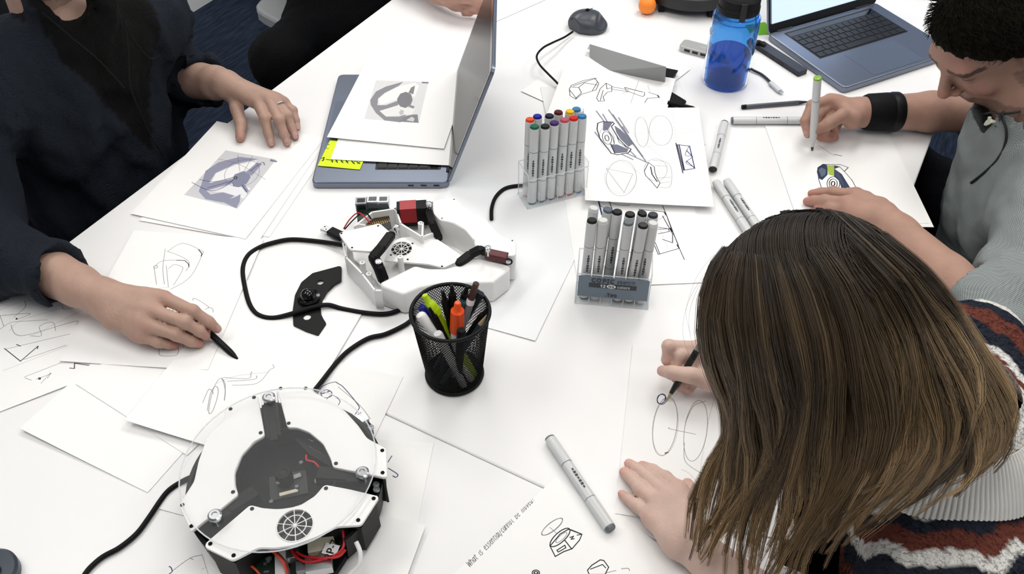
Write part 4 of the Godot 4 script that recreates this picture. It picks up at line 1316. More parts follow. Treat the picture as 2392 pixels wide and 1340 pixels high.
	wire(zpts([450, 1248, 0.03, 520, 1285, 0.035, 575, 1340, 0.03, 600, 1400, 0.02], 400, 860, 2.791), 0.0014, M.orange_wire, o)
	wire(zpts([1205, 1130, 0.05, 1232, 1200, 0.045, 1225, 1280, 0.035, 1170, 1335, 0.025, 1130, 1380, 0.02], 400, 860, 2.791), 0.0028, M.white_plastic, o, "white_cable")
	# board sticking out behind
	s = st()
	prism(s, px_poly(crop([1180, 330, 1235, 285, 1312, 372, 1268, 440], 400, 860, 2.791), 0.03), TT + 0.012, TT + 0.03)
	var bb := obj("side_board", s, M.board_black, o)
	s = st()
	box(s, at(zrobot1(1240, 355, 0.03), 0.6), Vector3(0.018, 0.010, 0.014), 0.0008)
	obj("port", s, M.silver, bb)
	screw(zrobot1(1300, 388, 0.03), 0.0045, 0.002, M.leg_steel, bb, "bolt")
	# clear disc on top
	s = st()
	lathe(s, [Vector2(0, 0), Vector2(0.1135, 0), Vector2(0.1135, 0.003), Vector2(0, 0.003)], Transform3D(Basis(), zrobot1(702, 622, 0.083)), 72)
	var ac := obj("clear_disc", s, M.clear_acrylic, o)
	s = st()
	var ring := []
	for k in 73: ring.append(zrobot1(702, 622, 0.0845) + Vector3(cos(TAU * k / 72), 0, sin(TAU * k / 72)) * 0.1137)
	tube(s, ring, 0.0009, 6, false)
	obj("disc_edge", s, M.acrylic_edge, ac)

func z2(x: float, y: float, h: float) -> Vector3:
	return pt(540 + x / 2.68, 420 + y / 2.68, h)
func white_robot() -> void:
	var c := ground(z2(1230, 430, 0.02))
	var o := thing("open_robot", "open white robot shell with black arms and red servo", "robot", c)
	var w: Material = M.white_plastic
	plate("floor_plate", crop([705, 380, 780, 280, 880, 205, 1030, 185, 1150, 140, 1395, 120, 1480, 195, 1590, 250, 1690, 350, 1775, 395, 1770, 480, 1735, 560, 1650, 640, 1300, 660, 1075, 710, 930, 660, 900, 620, 820, 540, 720, 450], 540, 420, 2.68), 0.002, 0.006, 0.004, 0.0, w, o)
	plate("outer_shell", crop([1262, 128, 1395, 108, 1480, 185, 1590, 240, 1660, 318, 1695, 347, 1785, 385, 1782, 470, 1740, 476, 1525, 412, 1520, 378, 1465, 312, 1385, 268, 1305, 250, 1262, 205], 540, 420, 2.68), 0.006, 0.056, 0.005, 0.0015, w, o)
	plate("front_shell", crop([930, 642, 1150, 534, 1195, 545, 1240, 553, 1340, 553, 1440, 525, 1510, 480, 1745, 530, 1743, 562, 1655, 628, 1640, 640, 1300, 648, 1180, 672, 1078, 716, 940, 664], 540, 420, 2.68), 0.004, 0.044, 0.005, 0.003, w, o)
	plate("cover_plate", crop([675, 330, 930, 270, 1025, 352, 990, 395, 940, 440, 870, 447, 745, 437, 682, 348], 540, 420, 2.68), 0.053, 0.057, 0.005, 0.0008, w, o)
	var fpoly := rounded(px_poly(crop([1020, 385, 1060, 362, 1250, 345, 1380, 430, 1465, 490, 1330, 548, 1230, 525, 955, 505, 985, 450], 540, 420, 2.68), 0.032), 0.004)
	var fc := z2(1066, 432, 0.032)
	holed("middle_plate", fpoly, 0.029, 0.032, [[fc, 0.0168]], w, o)
	fan_grille(fc, 0.0168, 0.2, o, 10)
	for q in [[690, 335], [920, 288], [757, 424], [1252, 352], [1320, 541], [1135, 398], [1105, 498], [1000, 470]]:
		screw(z2(q[0], q[1], 0.057 if q[0] < 950 and q[1] < 440 else 0.032), 0.0016, 0.0006, M.matte_black, o)
	for q in [[1395, 122], [1320, 240], [1760, 380], [1720, 470], [1590, 420]]:
		screw(z2(q[0], q[1], 0.056), 0.0014, 0.0005, M.marker_line, o)
	# thin walls with screw posts
	for q in [[[700, 395, 718, 480, 820, 585, 900, 690, 935, 690], 0.043, 0.0015], [[775, 285, 882, 200, 1030, 178, 1062, 272, 1195, 355, 1200, 268], 0.046, 0.0016], [[1040, 165, 1150, 138, 1262, 132], 0.05, 0.0016], [[1195, 355, 1262, 330, 1300, 260], 0.04, 0.0015]]:
		var s := st()
		var l := px_line(crop(q[0], 540, 420, 2.68), q[1])
		for i in l.size() - 1:
			var a: Vector3 = l[i]
			var b: Vector3 = l[i + 1]
			var d := (b - a).normalized()
			var x: Vector3 = d.cross(Vector3.UP).normalized() * q[2]
			prism(s, PackedVector2Array([v2(a + x - d * q[2]), v2(b + x + d * q[2]), v2(b - x + d * q[2]), v2(a - x - d * q[2])]), TT + 0.005, TT + q[1], 0.0006)
		obj("wall", s, w, o)
	for q in [[820, 515, 0.044], [862, 585, 0.044], [1058, 478, 0.058], [1185, 268, 0.046], [1035, 180, 0.046], [1145, 140, 0.05], [735, 405, 0.05]]:
		var s := st()
		var p := z2(q[0], q[1], q[2])
		lathe(s, [Vector2(0.0045, 0.005 - q[2]), Vector2(0.0045, -0.0005), Vector2(0.004, 0), Vector2(0.0018, 0), Vector2(0.0016, -0.004), Vector2(0, -0.004)], Transform3D(Basis(), p), 16)
		obj("screw_post", s, w, o)
	# servos and arms
	var s := st()
	var sx := at(z2(1140, 262, 0.018), 0.10)
	box(s, sx, Vector3(0.048, 0.036, 0.022), 0.0012)
	var sv := obj("servo", s, M.black_plastic, o)
	s = st()
	box(s, sx * Transform3D(Basis(), Vector3(-0.006, 0.0355, 0.0)), Vector3(0.026, 0.0012, 0.0222), 0.0)
	box(s, sx * Transform3D(Basis(), Vector3(-0.006, 0.008, 0.0105)), Vector3(0.026, 0.0278, 0.0012), 0.0)
	obj("servo_label", s, M.red_label, sv)
	s = st()
	box(s, sx * Transform3D(Basis(), Vector3(0.0272, 0.006, 0.0)), Vector3(0.007, 0.024, 0.018), 0.001)
	obj("servo_horn", s, M.matte_black, sv)
	for q in [[[1238, 200, 0.056, 1258, 270, 0.05, 1300, 365, 0.03], 0.0062, 1236, 155, 0.068], [[1000, 345, 0.074, 940, 425, 0.072, 890, 482, 0.066], 0.0072, 1034, 298, 0.084], [[890, 482, 0.064, 925, 550, 0.05, 955, 628, 0.03], 0.0078, 0, 0, 0], [[1430, 520, 0.045, 1500, 465, 0.05, 1560, 434, 0.058], 0.007, 0, 0, 0], [[1555, 436, 0.056, 1650, 475, 0.05, 1738, 512, 0.046], 0.0062, 1608, 432, 0.072]]:
		s = st()
		var l := zpts(q[0], 540, 420, 2.68)
		for i in l.size() - 1:
			beam(s, l[i], l[i + 1], q[1] * 2.0, q[1] * 1.3)
		for p in l: ball(s, p, Vector3(q[1], q[1] * 0.66, q[1]), Basis(), 14, 8)
		var arm := obj("arm", s, M.black_plastic, o)
		if q[2] > 0:
			s = st()
			var p := z2(q[2], q[3], q[4])
			lathe(s, [Vector2(0, -0.014), Vector2(0.0018, -0.014), Vector2(0.0018, -0.004), Vector2(0.0042, -0.003), Vector2(0.0052, 0.0), Vector2(0.0042, 0.004), Vector2(0.0022, 0.0052), Vector2(0, 0.0052)], Transform3D(Basis(), p), 16)
			obj("ball_screw", s, M.silver, arm)
	screw(z2(922, 512, 0.072), 0.0052, 0.002, M.silver, o, "pivot_bolt")
	screw(z2(1735, 516, 0.053), 0.004, 0.002, M.leg_steel, o, "pivot_bolt")
	s = st()
	beam(s, z2(1598, 462, 0.052), z2(1730, 490, 0.052), 0.016, 0.012)
	obj("dark_servo", s, M.dark_red, o)
	# boards, ports and wires in the upper left
	s = st()
	prism(s, px_poly(crop([785, 185, 1000, 178, 1010, 200, 880, 215, 790, 255], 540, 420, 2.68), 0.028), TT + 0.024, TT + 0.028)
	var gb := obj("port_board", s, M.board_green, o)
	for q in [[820, 175, "key_black"], [892, 165, "silver"], [958, 165, "silver"]]:
		s = st()
		var px := at(z2(q[0], q[1], 0.026), 0.05)
		box(s, px, Vector3(0.0185, 0.016, 0.017), 0.001)
		var pb := obj("port", s, M[q[2]] if q[2] == "silver" else M.leg_steel, gb)
		s = st()
		box(s, px * Transform3D(Basis(), Vector3(0, 0.003, 0.0082)), Vector3(0.0145, 0.010, 0.001), 0.0, 0.0)
		box(s, px * Transform3D(Basis(), Vector3(0, 0.0158, 0.0)), Vector3(0.013, 0.0006, 0.010), 0.0, 0.0)
		obj("socket", s, M.key_black if q[2] == "key_black" else M.marker_line, pb)
	s = st()
	prism(s, px_poly(crop([795, 275, 985, 208, 1005, 300, 960, 320, 900, 275], 540, 420, 2.68), 0.034), TT + 0.0325, TT + 0.034)
	var pb2 := obj("perforated_board", s, M.board_black, o)
	s = st()
	for i in 12:
		for j in 5:
			var p := z2(lerpf(840, 975, i / 11.0) + j * 4, lerpf(268, 222, i / 11.0) + j * 9, 0.034)
			box(s, at(p, 0.3), Vector3(0.0014, 0.0004, 0.0014), 0.0, 0.0)
	obj("solder_point", s, M.gold, pb2).set_meta("kind", "stuff")
	wire(zpts([705, 305, 0.02, 740, 250, 0.04, 790, 207, 0.05, 830, 225, 0.05, 872, 272, 0.04], 540, 420, 2.68), 0.0011, M.red_wire, o)
	wire(zpts([712, 308, 0.02, 760, 255, 0.04, 815, 208, 0.05, 850, 210, 0.05, 876, 245, 0.04], 540, 420, 2.68), 0.0011, M.rubber, o)
	wire(zpts([768, 295, 0.045, 800, 280, 0.05, 840, 285, 0.05], 540, 420, 2.68), 0.0016, w, o)

func make_robots() -> void:
	disc_robot()
	white_robot()
	# black bracket plate with a dome
	var c := ground(z2(500, 760, 0.0))
	var o := thing("bracket_plate", "black curved plate with two holes and a small dome", "bracket", c)
	var poly := rounded(px_poly(crop([678, 540, 692, 548, 690, 632, 640, 660, 605, 695, 575, 745, 560, 800, 565, 850, 596, 900, 545, 975, 470, 950, 390, 912, 385, 822, 400, 722, 440, 642, 510, 585], 540, 420, 2.68), 0.004), 0.002)
	holed("plate", poly, 0.0022, 0.0048, [[z2(558, 642, 0.004), 0.0052], [z2(476, 860, 0.004), 0.0058]], M.black_plastic, o)
	var s := st()
	lathe(s, [Vector2(0.017, 0), Vector2(0.017, 0.004), Vector2(0.012, 0.005), Vector2(0.0115, 0.009), Vector2(0.009, 0.014), Vector2(0.0045, 0.017), Vector2(0, 0.018)], Transform3D(Basis(), z2(487, 742, 0.0048)), 24)
	obj("dome", s, mat("gloss_black", Color(0.02, 0.02, 0.025), 0.12), o)
# ---------- things on the tables ----------
var marker_meshes := {}
# a twin-tip marker along +y from its foot; the oval barrel is grey, both ends carry the ink colour
func marker(foot: Vector3, top: Vector3, ink: Color, label: String, group: String, ends := true, cap_c := Color(0, 0, 0, 0)) -> Node3D:
	if marker_meshes.is_empty():
		var parts := {
			"barrel": [Vector2(0, 0.046), Vector2(0.0074, 0.046), Vector2(0.0074, 0.104), Vector2(0, 0.104)],
			"cap": [Vector2(0, 0.003), Vector2(0.0072, 0.003), Vector2(0.0077, 0.0045), Vector2(0.0077, 0.0455), Vector2(0.0072, 0.046), Vector2(0, 0.046)],
			"cap2": [Vector2(0, 0.104), Vector2(0.0072, 0.104), Vector2(0.0077, 0.1045), Vector2(0.0077, 0.1475), Vector2(0.0072, 0.148), Vector2(0, 0.148)],
			"ring": [Vector2(0.0075, 0.1036), Vector2(0.00765, 0.1036), Vector2(0.00765, 0.1044), Vector2(0.0075, 0.1044)],
			"ring2": [Vector2(0.0075, 0.0456), Vector2(0.00765, 0.0456), Vector2(0.00765, 0.0464), Vector2(0.0075, 0.0464)],
			"end": [Vector2(0, 0.0), Vector2(0.006, 0.0), Vector2(0.0070, 0.001), Vector2(0.0070, 0.0035), Vector2(0, 0.0035)],
			"end2": [Vector2(0, 0.1475), Vector2(0.0072, 0.1475), Vector2(0.0072, 0.1505), Vector2(0.0062, 0.152), Vector2(0.0055, 0.1515), Vector2(0, 0.1515)]}
		for k in parts:
			var s := st()
			lathe(s, parts[k], Transform3D(), 20, 0.86)
			s.generate_normals()
			marker_meshes[k] = s.commit()
		var s := st()
		for k in 7: box(s, Transform3D(Basis(Vector3.RIGHT, PI / 2), Vector3(0.0, 0.060 + 0.0047 * k, 0.0060)), Vector3(0.0034 if k % 3 else 0.0022, 0.0007, 0.0034), 0.0, 0.0)
		s.generate_normals()
		marker_meshes["print"] = s.commit()
	var key := "ink_%s" % ink.to_html()
	if not M.has(key): mat(key, ink, 0.35)
	var o := thing("marker", label, "marker", foot, group)
	var t := along(foot, top)
	o.transform = Transform3D(t.basis, foot)
	for q in [["barrel", "barrel", "marker_body"], ["cap", "cap", "marker_body"], ["cap2", "cap", "marker_body"], ["ring", "seam", "marker_line"], ["ring2", "seam", "marker_line"], ["end", "cap_end", key], ["end2", "cap_end", key], ["print", "print", "marker_print"]]:
		if not ends and q[0] == "end": continue
		var c := MeshInstance3D.new()
		c.mesh = marker_meshes[q[0]]
		c.material_override = M[q[2]]
		c.name = q[1]
		o.add_child(c, true)
	return o
func panel(s: SurfaceTool, a: Vector3, b: Vector3, h: float, th: float) -> void:   # upright panel on the line a-b
	var x := (b - a).cross(Vector3.UP).normalized() * th / 2
	prism(s, PackedVector2Array([v2(a + x), v2(b + x), v2(b - x), v2(a - x)]), a.y, a.y + h)
func marker_box(fl: Array, fr: Array, hgt: float, label: String, inks_front: Array, inks_back: Array, what: String, group: String, lean: float, own := {}) -> Node3D:
	var a := pt(fl[0], fl[1], 0)
	var b := pt(fr[0], fr[1], 0)
	var u := (b - a).normalized()
	var v := u.cross(Vector3.UP) * -1.0
	if v.z > 0: v = -v
	var w := 0.108
	var d := 0.044
	var o := thing("marker_box", label, "marker box", a + u * w / 2 + v * d / 2, "clear marker boxes")
	var lip := Vector3(0, 0.001, 0)
	for q in [["front_panel", a, a + u * w, hgt * 0.86], ["back_panel", a + v * d, a + v * d + u * w, hgt], ["side_panel", a, a + v * d, hgt], ["side_panel", a + u * w, a + u * w + v * d, hgt], ["divider", a + v * d / 2, a + v * d / 2 + u * w, hgt * 0.5]]:
		var s := st()
		panel(s, q[1] + lip, q[2] + lip, q[3], 0.0016)
		obj(q[0], s, M.clear_acrylic, o)
		s = st()
		var e: Array = [q[1] + Vector3(0, q[3], 0), q[2] + Vector3(0, q[3], 0)]
		tube(s, e, 0.0009, 6)
		if q[0] != "divider": tube(s, [q[1] + lip, q[1] + Vector3(0, q[3], 0)], 0.0008, 6)
		obj("panel_edge", s, M.acrylic_edge, o)
	var s := st()
	var m := a + u * w / 2 + v * d / 2
	prism(s, rect(w + 0.004, d + 0.004, 0.002), 0.0, 0.0018, 0.0, Transform3D(Basis(u, Vector3.UP, u.cross(Vector3.UP)), m))
	obj("floor_panel", s, M.acrylic_edge, o)
	for k in 5:
		s = st()
		var p := a + u * (0.003 + 0.017 * (k + 1))
		panel(s, p + lip, p + v * d * 0.5 + lip, hgt * 0.45, 0.0010)
		obj("slot_wall", s, M.clear_acrylic, o)
		s = st()
		tube(s, [p + lip, p + Vector3(0, hgt * 0.45, 0)], 0.0007, 6)
		obj("panel_edge", s, M.acrylic_edge, o)
	for row in 2:
		var inks: Array = inks_back if row else inks_front
		for k in 6:
			if inks[k] == null: continue
			var f := a + u * (0.0115 + 0.017 * k) + v * (0.0115 + 0.0215 * row) + Vector3(0, 0.003, 0)
			var tilt := Vector3(lean, 0, 0) + u * rng.randf_range(-0.02, 0.02) + v * rng.randf_range(0.0, 0.06)
			marker(f, f + (Vector3.UP + tilt) * 0.1, inks[k][1], own.get(row * 6 + k, what % [inks[k][0], "back" if row else "front"]), group)
	return o
func pen(called: String, label: String, foot: Vector3, top: Vector3, bands: Array, group: String, category := "pen") -> Node3D:
	var o := thing(called, label, category, foot, group)
	var t := along(foot, top)
	for q in bands:        # [part, material, profile in mm along and radius]
		var s := st()
		var pr := []
		for i in range(0, q[2].size(), 2): pr.append(Vector2(q[2][i + 1] * 0.001, q[2][i] * 0.001))
		lathe(s, pr, t, 14)
		obj(q[0], s, q[1], o)
	return o
func text_on(words: String, font: String, size: float, mid: Vector3, x: Vector3, y: Vector3, m: Material, parent: Node3D, called: String, bold := false) -> void:
	var tm := TextMesh.new()
	var f := SystemFont.new()
	f.font_names = PackedStringArray([font])
	if bold: f.font_weight = 700
	tm.font = f
	tm.text = words
	tm.font_size = 32
	tm.pixel_size = size / 32.0
	tm.depth = 0.0002
	var o := put(called, tm, m, parent)
	o.transform = Transform3D(Basis(x.normalized(), y.normalized(), x.cross(y).normalized()), mid - parent.position)
func cable(called: String, label: String, a: Array, r: float) -> void:
	var s := st()
	tube(s, curve(path3(a), 0.005), r, 8)
	solo(called, s, M.rubber, label, "cable", "black cables")
func mesh_cup() -> void:
	var b := pt(1062, 874, 0)
	var hh := 0.128
	var o := thing("pencil_cup", "black wire mesh cup full of pens", "pencil cup", b)
	var r0 := 0.0385
	var r1 := 0.0515
	var s := st()
	var n := 84
	for dir in [-1.0, 1.0]:
		for k in n:
			var l := []
			for i in 15:
				var t := i / 14.0
				var a: float = TAU * k / n + dir * t * 1.75
				var r := lerpf(r0, r1, t)
				l.append(b + Vector3(cos(a) * r, 0.004 + t * (hh - 0.006), sin(a) * r))
			tube(s, l, 0.00055, 3, false)
	obj("wire_mesh", s, M.matte_black, o)
	for q in [[r1, hh, 0.0026, "rim"], [r0, 0.004, 0.0032, "foot_ring"]]:
		s = st()
		var ring := []
		for k in 49: ring.append(b + Vector3(cos(TAU * k / 48) * q[0], q[1], sin(TAU * k / 48) * q[0]))
		tube(s, ring, q[2], 8, false)
		obj(q[3], s, M.black_plastic, o)
	s = st()
	lathe(s, [Vector2(0, 0.001), Vector2(r0, 0.001), Vector2(r0, 0.003), Vector2(0, 0.003)], Transform3D(Basis(), b), 32)
	obj("bottom", s, M.matte_black, o)
	var g := "pens in the mesh cup"
	var blk: Material = M.black_plastic
	var put_pen := func(called: String, label: String, x: float, y: float, h: float, fx: float, fz: float, bands: Callable, cat: String):
		var top := pt(x, y, h)
		var foot := b + Vector3(fx, 0.008, fz)
		var len := (top - foot).length() * 1000.0
		pen(called, label, foot, top, bands.call(len), g, cat)
	mat("lime", Color(0.72, 0.86, 0.08), 0.35)
	mat("orange", Color(0.95, 0.33, 0.06), 0.35)
	mat("pen_blue", Color(0.02, 0.05, 0.42), 0.35)
	mat("pen_teal", Color(0.10, 0.24, 0.28), 0.35)
	mat("brown", Color(0.26, 0.16, 0.13), 0.45)
	mat("pen_grey", Color(0.50, 0.51, 0.53), 0.4)
	mat("pencil_wood", Color(0.66, 0.60, 0.48), 0.6)
	var clicker := func(body: Material): return func(l: float): return [["barrel", body, [0, 0, 0, 2.0, 8, 4.6, l - 16, 4.6, l - 13, 4.0, l - 12, 0]], ["clip", body, [l - 38, 0, l - 38, 5.2, l - 14, 5.2, l - 14, 0]], ["push_button", blk, [l - 12, 0, l - 12, 3.0, l - 6, 3.0, l - 5, 2.4, l, 2.4, l, 0]]]
	put_pen.call("highlighter", "lime yellow highlighter standing in the mesh cup", 991, 688, 0.140, 0.026, 0.008, func(l): return [["barrel", M.lime, [0, 0, 0, 7.5, l - 36, 7.5, l - 34, 8.5, l - 20, 8.5, l - 13, 6.0, l - 11, 4.5, l - 1, 4.0, l, 3.0, l, 0]], ["clip", M.lime, [l - 34, 0, l - 34, 9.2, l - 25, 9.2, l - 25, 0]]], "highlighter")
	put_pen.call("pen", "white round-ended pen at the rim of the mesh cup", 980, 733, 0.128, 0.024, 0.016, func(l): return [["barrel", M.white_plastic, [0, 0, 0, 5, l - 4, 7.2, l - 1, 5.5, l, 3, l, 0]]], "pen")
	put_pen.call("pen", "pen with a dark blue cap in the mesh cup", 983, 716, 0.130, 0.030, -0.006, func(l): return [["barrel", blk, [0, 0, 0, 4, l - 40, 4.2, l - 40, 0]], ["cap", M.pen_blue, [l - 40, 0, l - 40, 5.6, l - 2, 5.6, l, 4.5, l, 0]]], "pen")
	put_pen.call("ballpoint_pen", "black click pen leaning beside the lime highlighter", 1003, 720, 0.134, 0.018, 0.018, clicker.call(blk), "pen")
	put_pen.call("ballpoint_pen", "black click pen behind the orange marker's left side", 1034, 680, 0.150, 0.012, 0.010, clicker.call(blk), "pen")
	put_pen.call("ballpoint_pen", "tallest black click pen standing in the mesh cup", 1055, 666, 0.158, 0.004, 0.0, clicker.call(M.matte_black), "pen")
	put_pen.call("ballpoint_pen", "black click pen between orange marker and brown-tipped pen", 1091, 668, 0.154, -0.010, -0.014, clicker.call(blk), "pen")
	put_pen.call("highlighter", "thick orange capped marker in the middle of the cup", 1069, 706, 0.148, 0.002, 0.006, func(l): return [["barrel", M.white_plastic, [0, 0, 0, 8, l - 52, 8.5, l - 52, 0]], ["cap", M.orange, [l - 52, 0, l - 52, 9.6, l - 15, 9.0, l - 13, 6.8, l - 10, 5.0, l - 2, 4.6, l, 3.6, l, 0]]], "marker")
	put_pen.call("pen", "grey pen with a brown end in the mesh cup", 1113, 660, 0.160, -0.012, 0.012, func(l): return [["barrel", M.pen_grey, [0, 0, 0, 4, 10, 5.4, l - 26, 5.4, l - 26, 0]], ["collar", M.white_plastic, [l - 34, 0, l - 34, 5.9, l - 26, 5.6, l - 26, 0]], ["end_cap", M.brown, [l - 26, 0, l - 26, 4.6, l - 1, 4.2, l, 3.4, l, 0]]], "pen")
	put_pen.call("pen", "teal-black pen behind the grey pen in the cup", 1081, 703, 0.135, -0.018, -0.004, func(l): return [["barrel", M.pen_teal, [0, 0, 0, 4.5, l - 2, 5.2, l, 4.2, l, 0]]], "pen")
	put_pen.call("ballpoint_pen", "black click pen touching the right rim of the cup", 1141, 718, 0.130, -0.022, 0.014, clicker.call(blk), "pen")
	put_pen.call("pen", "dark slate pen leaning against the back rim", 1124, 684, 0.138, -0.026, -0.004, func(l): return [["barrel", M.dark_plastic, [0, 0, 0, 4.5, l - 2, 5.6, l, 4.6, l, 0]]], "pen")
	put_pen.call("pencil", "pencil with a pale wooden tip in the mesh cup", 1137, 735, 0.126, -0.016, 0.022, func(l): return [["shaft", M.pen_teal, [0, 0, 0, 3.6, l - 18, 3.6, l - 18, 0]], ["sharpened_tip", M.pencil_wood, [l - 18, 0, l - 18, 3.6, l - 3, 1.0, l, 0.3, l, 0]]], "pencil")
	put_pen.call("pen", "short fat black pen at the front of the cup", 1078, 770, 0.118, 0.006, 0.024, func(l): return [["barrel", blk, [0, 0, 0, 5, l - 3, 6.2, l, 5.0, l, 0]]], "pen")
	put_pen.call("pen", "short white-capped pen at the front of the cup", 1022, 778, 0.112, 0.014, 0.026, func(l): return [["barrel", M.marker_body, [0, 0, 0, 5, l - 3, 6.6, l, 5.4, l, 0]]], "pen")
func make_desk_things() -> void:
	mesh_cup()
	var C := {"orange": Color(0.85, 0.28, 0.07), "blue": Color(0.03, 0.08, 0.55), "navy": Color(0.04, 0.06, 0.16), "maroon": Color(0.30, 0.03, 0.07), "yellow": Color(0.90, 0.70, 0.05), "green": Color(0.03, 0.36, 0.28), "black": Color(0.02, 0.02, 0.025), "purple": Color(0.24, 0.11, 0.38), "pink": Color(0.72, 0.30, 0.36), "red": Color(0.76, 0.10, 0.06), "sky blue": Color(0.20, 0.46, 0.66), "white": Color(0.82, 0.83, 0.82), "grey": Color(0.38, 0.41, 0.43), "slate": Color(0.16, 0.18, 0.21), "blue-grey": Color(0.34, 0.38, 0.43)}
	var pick := func(a: Array): return a.map(func(k): return null if k == "" else [k, C[k]])
	marker_box([1233, 489], [1372, 454], 0.070, "clear plastic box of markers with colourful caps", pick.call(["green", "black", "purple", "pink", "red", "sky blue"]), pick.call(["orange", "blue", "navy", "maroon", "yellow", "sky blue"]), "marker with %s cap in the %s row of the colourful box", "markers in the colourful marker box", 0.02)
	var mb := marker_box([1344, 707], [1508, 721], 0.072, "clear plastic box of grey markers with a printed label", pick.call(["black", "white", "", "grey", "black", "white"]), pick.call(["white", "blue-grey", "black", "black", "black", "slate"]), "marker with %s cap in the %s row of the labelled box", "markers in the labelled grey marker box", 0.03, {
		0: "black-capped marker at the end of the labelled box's front row", 1: "white-capped front marker beside the labelled box's empty slot", 4: "black-capped front marker between grey-capped and white-capped ones in the labelled box", 5: "white-capped front marker next to a black-capped one, farthest from the empty slot", 8: "black-capped marker behind the labelled box's empty slot", 9: "black-capped marker behind the grey-capped one in the labelled box", 10: "black-capped back marker beside the slate-capped one in the labelled box"})
	var a := pt(1344, 707, 0)
	var u := (pt(1508, 721, 0) - a).normalized()
	var fwd := Vector3(-u.z, 0, u.x)
	if fwd.z < 0: fwd = -fwd
	var s := st()
	var lab := mat("label_grey", Color(0.42, 0.48, 0.54), 0.4)
	panel(s, a + u * 0.002 + fwd * 0.0016 + Vector3(0, 0.018, 0), a + u * 0.106 + fwd * 0.0016 + Vector3(0, 0.018, 0), 0.042, 0.0006)
	obj("printed_label", s, lab, mb)
	s = st()
	panel(s, a + u * 0.018 + fwd * 0.0021 + Vector3(0, 0.0385, 0), a + u * 0.088 + fwd * 0.0021 + Vector3(0, 0.0385, 0), 0.0085, 0.0004)
	var dk := mat("label_dark", Color(0.13, 0.16, 0.18), 0.4)
	obj("label_band", s, dk, mb)
	var on := func(x: float, h: float) -> Vector3: return a + u * x + fwd * 0.0026 + Vector3(0, h, 0)
	text_on("COPIC", "Droid Sans", 0.0115, on.call(0.038, 0.0530), u, Vector3.UP, dk, mb, "lettering", true)
	text_on("sketch", "Droid Sans", 0.0095, on.call(0.072, 0.0528), u, Vector3.UP, mat("label_mid", Color(0.24, 0.29, 0.33), 0.4), mb, "lettering")
	text_on("12", "Droid Sans", 0.0078, on.call(0.0385, 0.0428), u, Vector3.UP, M.white_plastic, mb, "lettering", true)
	text_on("colors", "Droid Sans", 0.0068, on.call(0.0690, 0.0428), u, Vector3.UP, M.white_plastic, mb, "lettering")
	s = st()
	lathe(s, [Vector2(0, 0), Vector2(0.0068, 0), Vector2(0.0068, 0.0003), Vector2(0, 0.0003)], Transform3D(Basis(u, fwd, u.cross(fwd)) * Basis.from_scale(Vector3(1, 1, 0.55)), on.call(0.051, 0.0428) - fwd * 0.0003), 24)
	obj("oval_badge", s, M.white_plastic, mb)
	text_on("NG", "Droid Sans", 0.0060, on.call(0.051, 0.0428) + fwd * 0.0002, u, Vector3.UP, dk, mb, "lettering", true)
	text_on(".Too", "Droid Sans", 0.0088, on.call(0.052, 0.0245), u, Vector3.UP, dk, mb, "lettering", true)
	# loose markers and pens
	var g := "loose markers on the table"
	for q in [[1283, 1021, 1413, 1215, "grey", "grey-ended marker lying beside the handwritten question"], [1665, 397, 1690, 297, "black", "black-ended marker lying beside the shaded helmet sketch"], [1708, 281, 1868, 281, "blue-grey", "blue-grey-ended marker lying below the ballpoint pen"], [1672, 424, 1735, 521, "white", "pale marker lying in a pair, beside the shaded helmet sketch"], [1697, 421, 1762, 518, "white", "pale marker of a pair, lying next to the woman's hair"]]:
		var f := pt(q[0], q[1], 0.0085)
		marker(f, pt(q[2], q[3], 0.0085), C[q[4]], q[5], g)
	var tp := pt(1733, 250, 0.0045)
	var td := (pt(1883, 238, 0.0045) - tp).normalized()
	mat("clear_grey", Color(0.30, 0.31, 0.35), 0.2)
	pen("ballpoint_pen", "grey translucent ballpoint pen lying beside the blue bottle", tp, tp + td * 0.14, [["plug", M.matte_black, [0, 0, 0, 4.2, 8, 4.4, 8, 0]], ["barrel", M.clear_grey, [8, 0, 8, 4.3, 112, 4.3, 112, 0]], ["cone", M.dark_plastic, [112, 0, 112, 4.2, 126, 2.2, 133, 1.0, 136, 0.5, 136, 0]]], "loose pens on the table")
	# cables
	cable("usb_cable", "black cable looping over the black bracket plate", [803, 573, 0.012, 770, 567, 0.006, 730, 562, 0.004, 680, 559, 0.004, 640, 566, 0.004, 605, 578, 0.004, 578, 598, 0.004, 567, 630, 0.004, 574, 680, 0.004, 586, 716, 0.004, 606, 736, 0.004, 640, 742, 0.004, 690, 730, 0.008, 725, 719, 0.009, 765, 712, 0.008, 800, 721, 0.004, 850, 730, 0.004, 895, 733, 0.004, 925, 727, 0.004, 948, 712, 0.005], 0.0036)
	cable("power_cable", "black cable running from the mesh cup to the disc robot", [968, 741, 0.004, 945, 759, 0.004, 900, 780, 0.004, 860, 790, 0.004, 815, 818, 0.004, 785, 848, 0.004, 755, 886, 0.006, 736, 910, 0.010], 0.0034)
	cable("power_cable", "black cable leaving the disc robot along the table", [455, 1110, 0.008, 425, 1124, 0.004, 395, 1144, 0.004, 375, 1168, 0.004, 350, 1205, 0.004, 320, 1245, 0.004, 280, 1278, 0.004, 240, 1300, 0.004, 210, 1326, 0.004, 190, 1352, 0.004, 150, 1400, 0.004], 0.0032)
	cable("power_cable", "short black cable behind the colourful marker box", [1232, 434, 0.004, 1205, 434, 0.004, 1178, 441, 0.004, 1158, 460, 0.004, 1149, 485, 0.004, 1148, 512, 0.006], 0.0033)
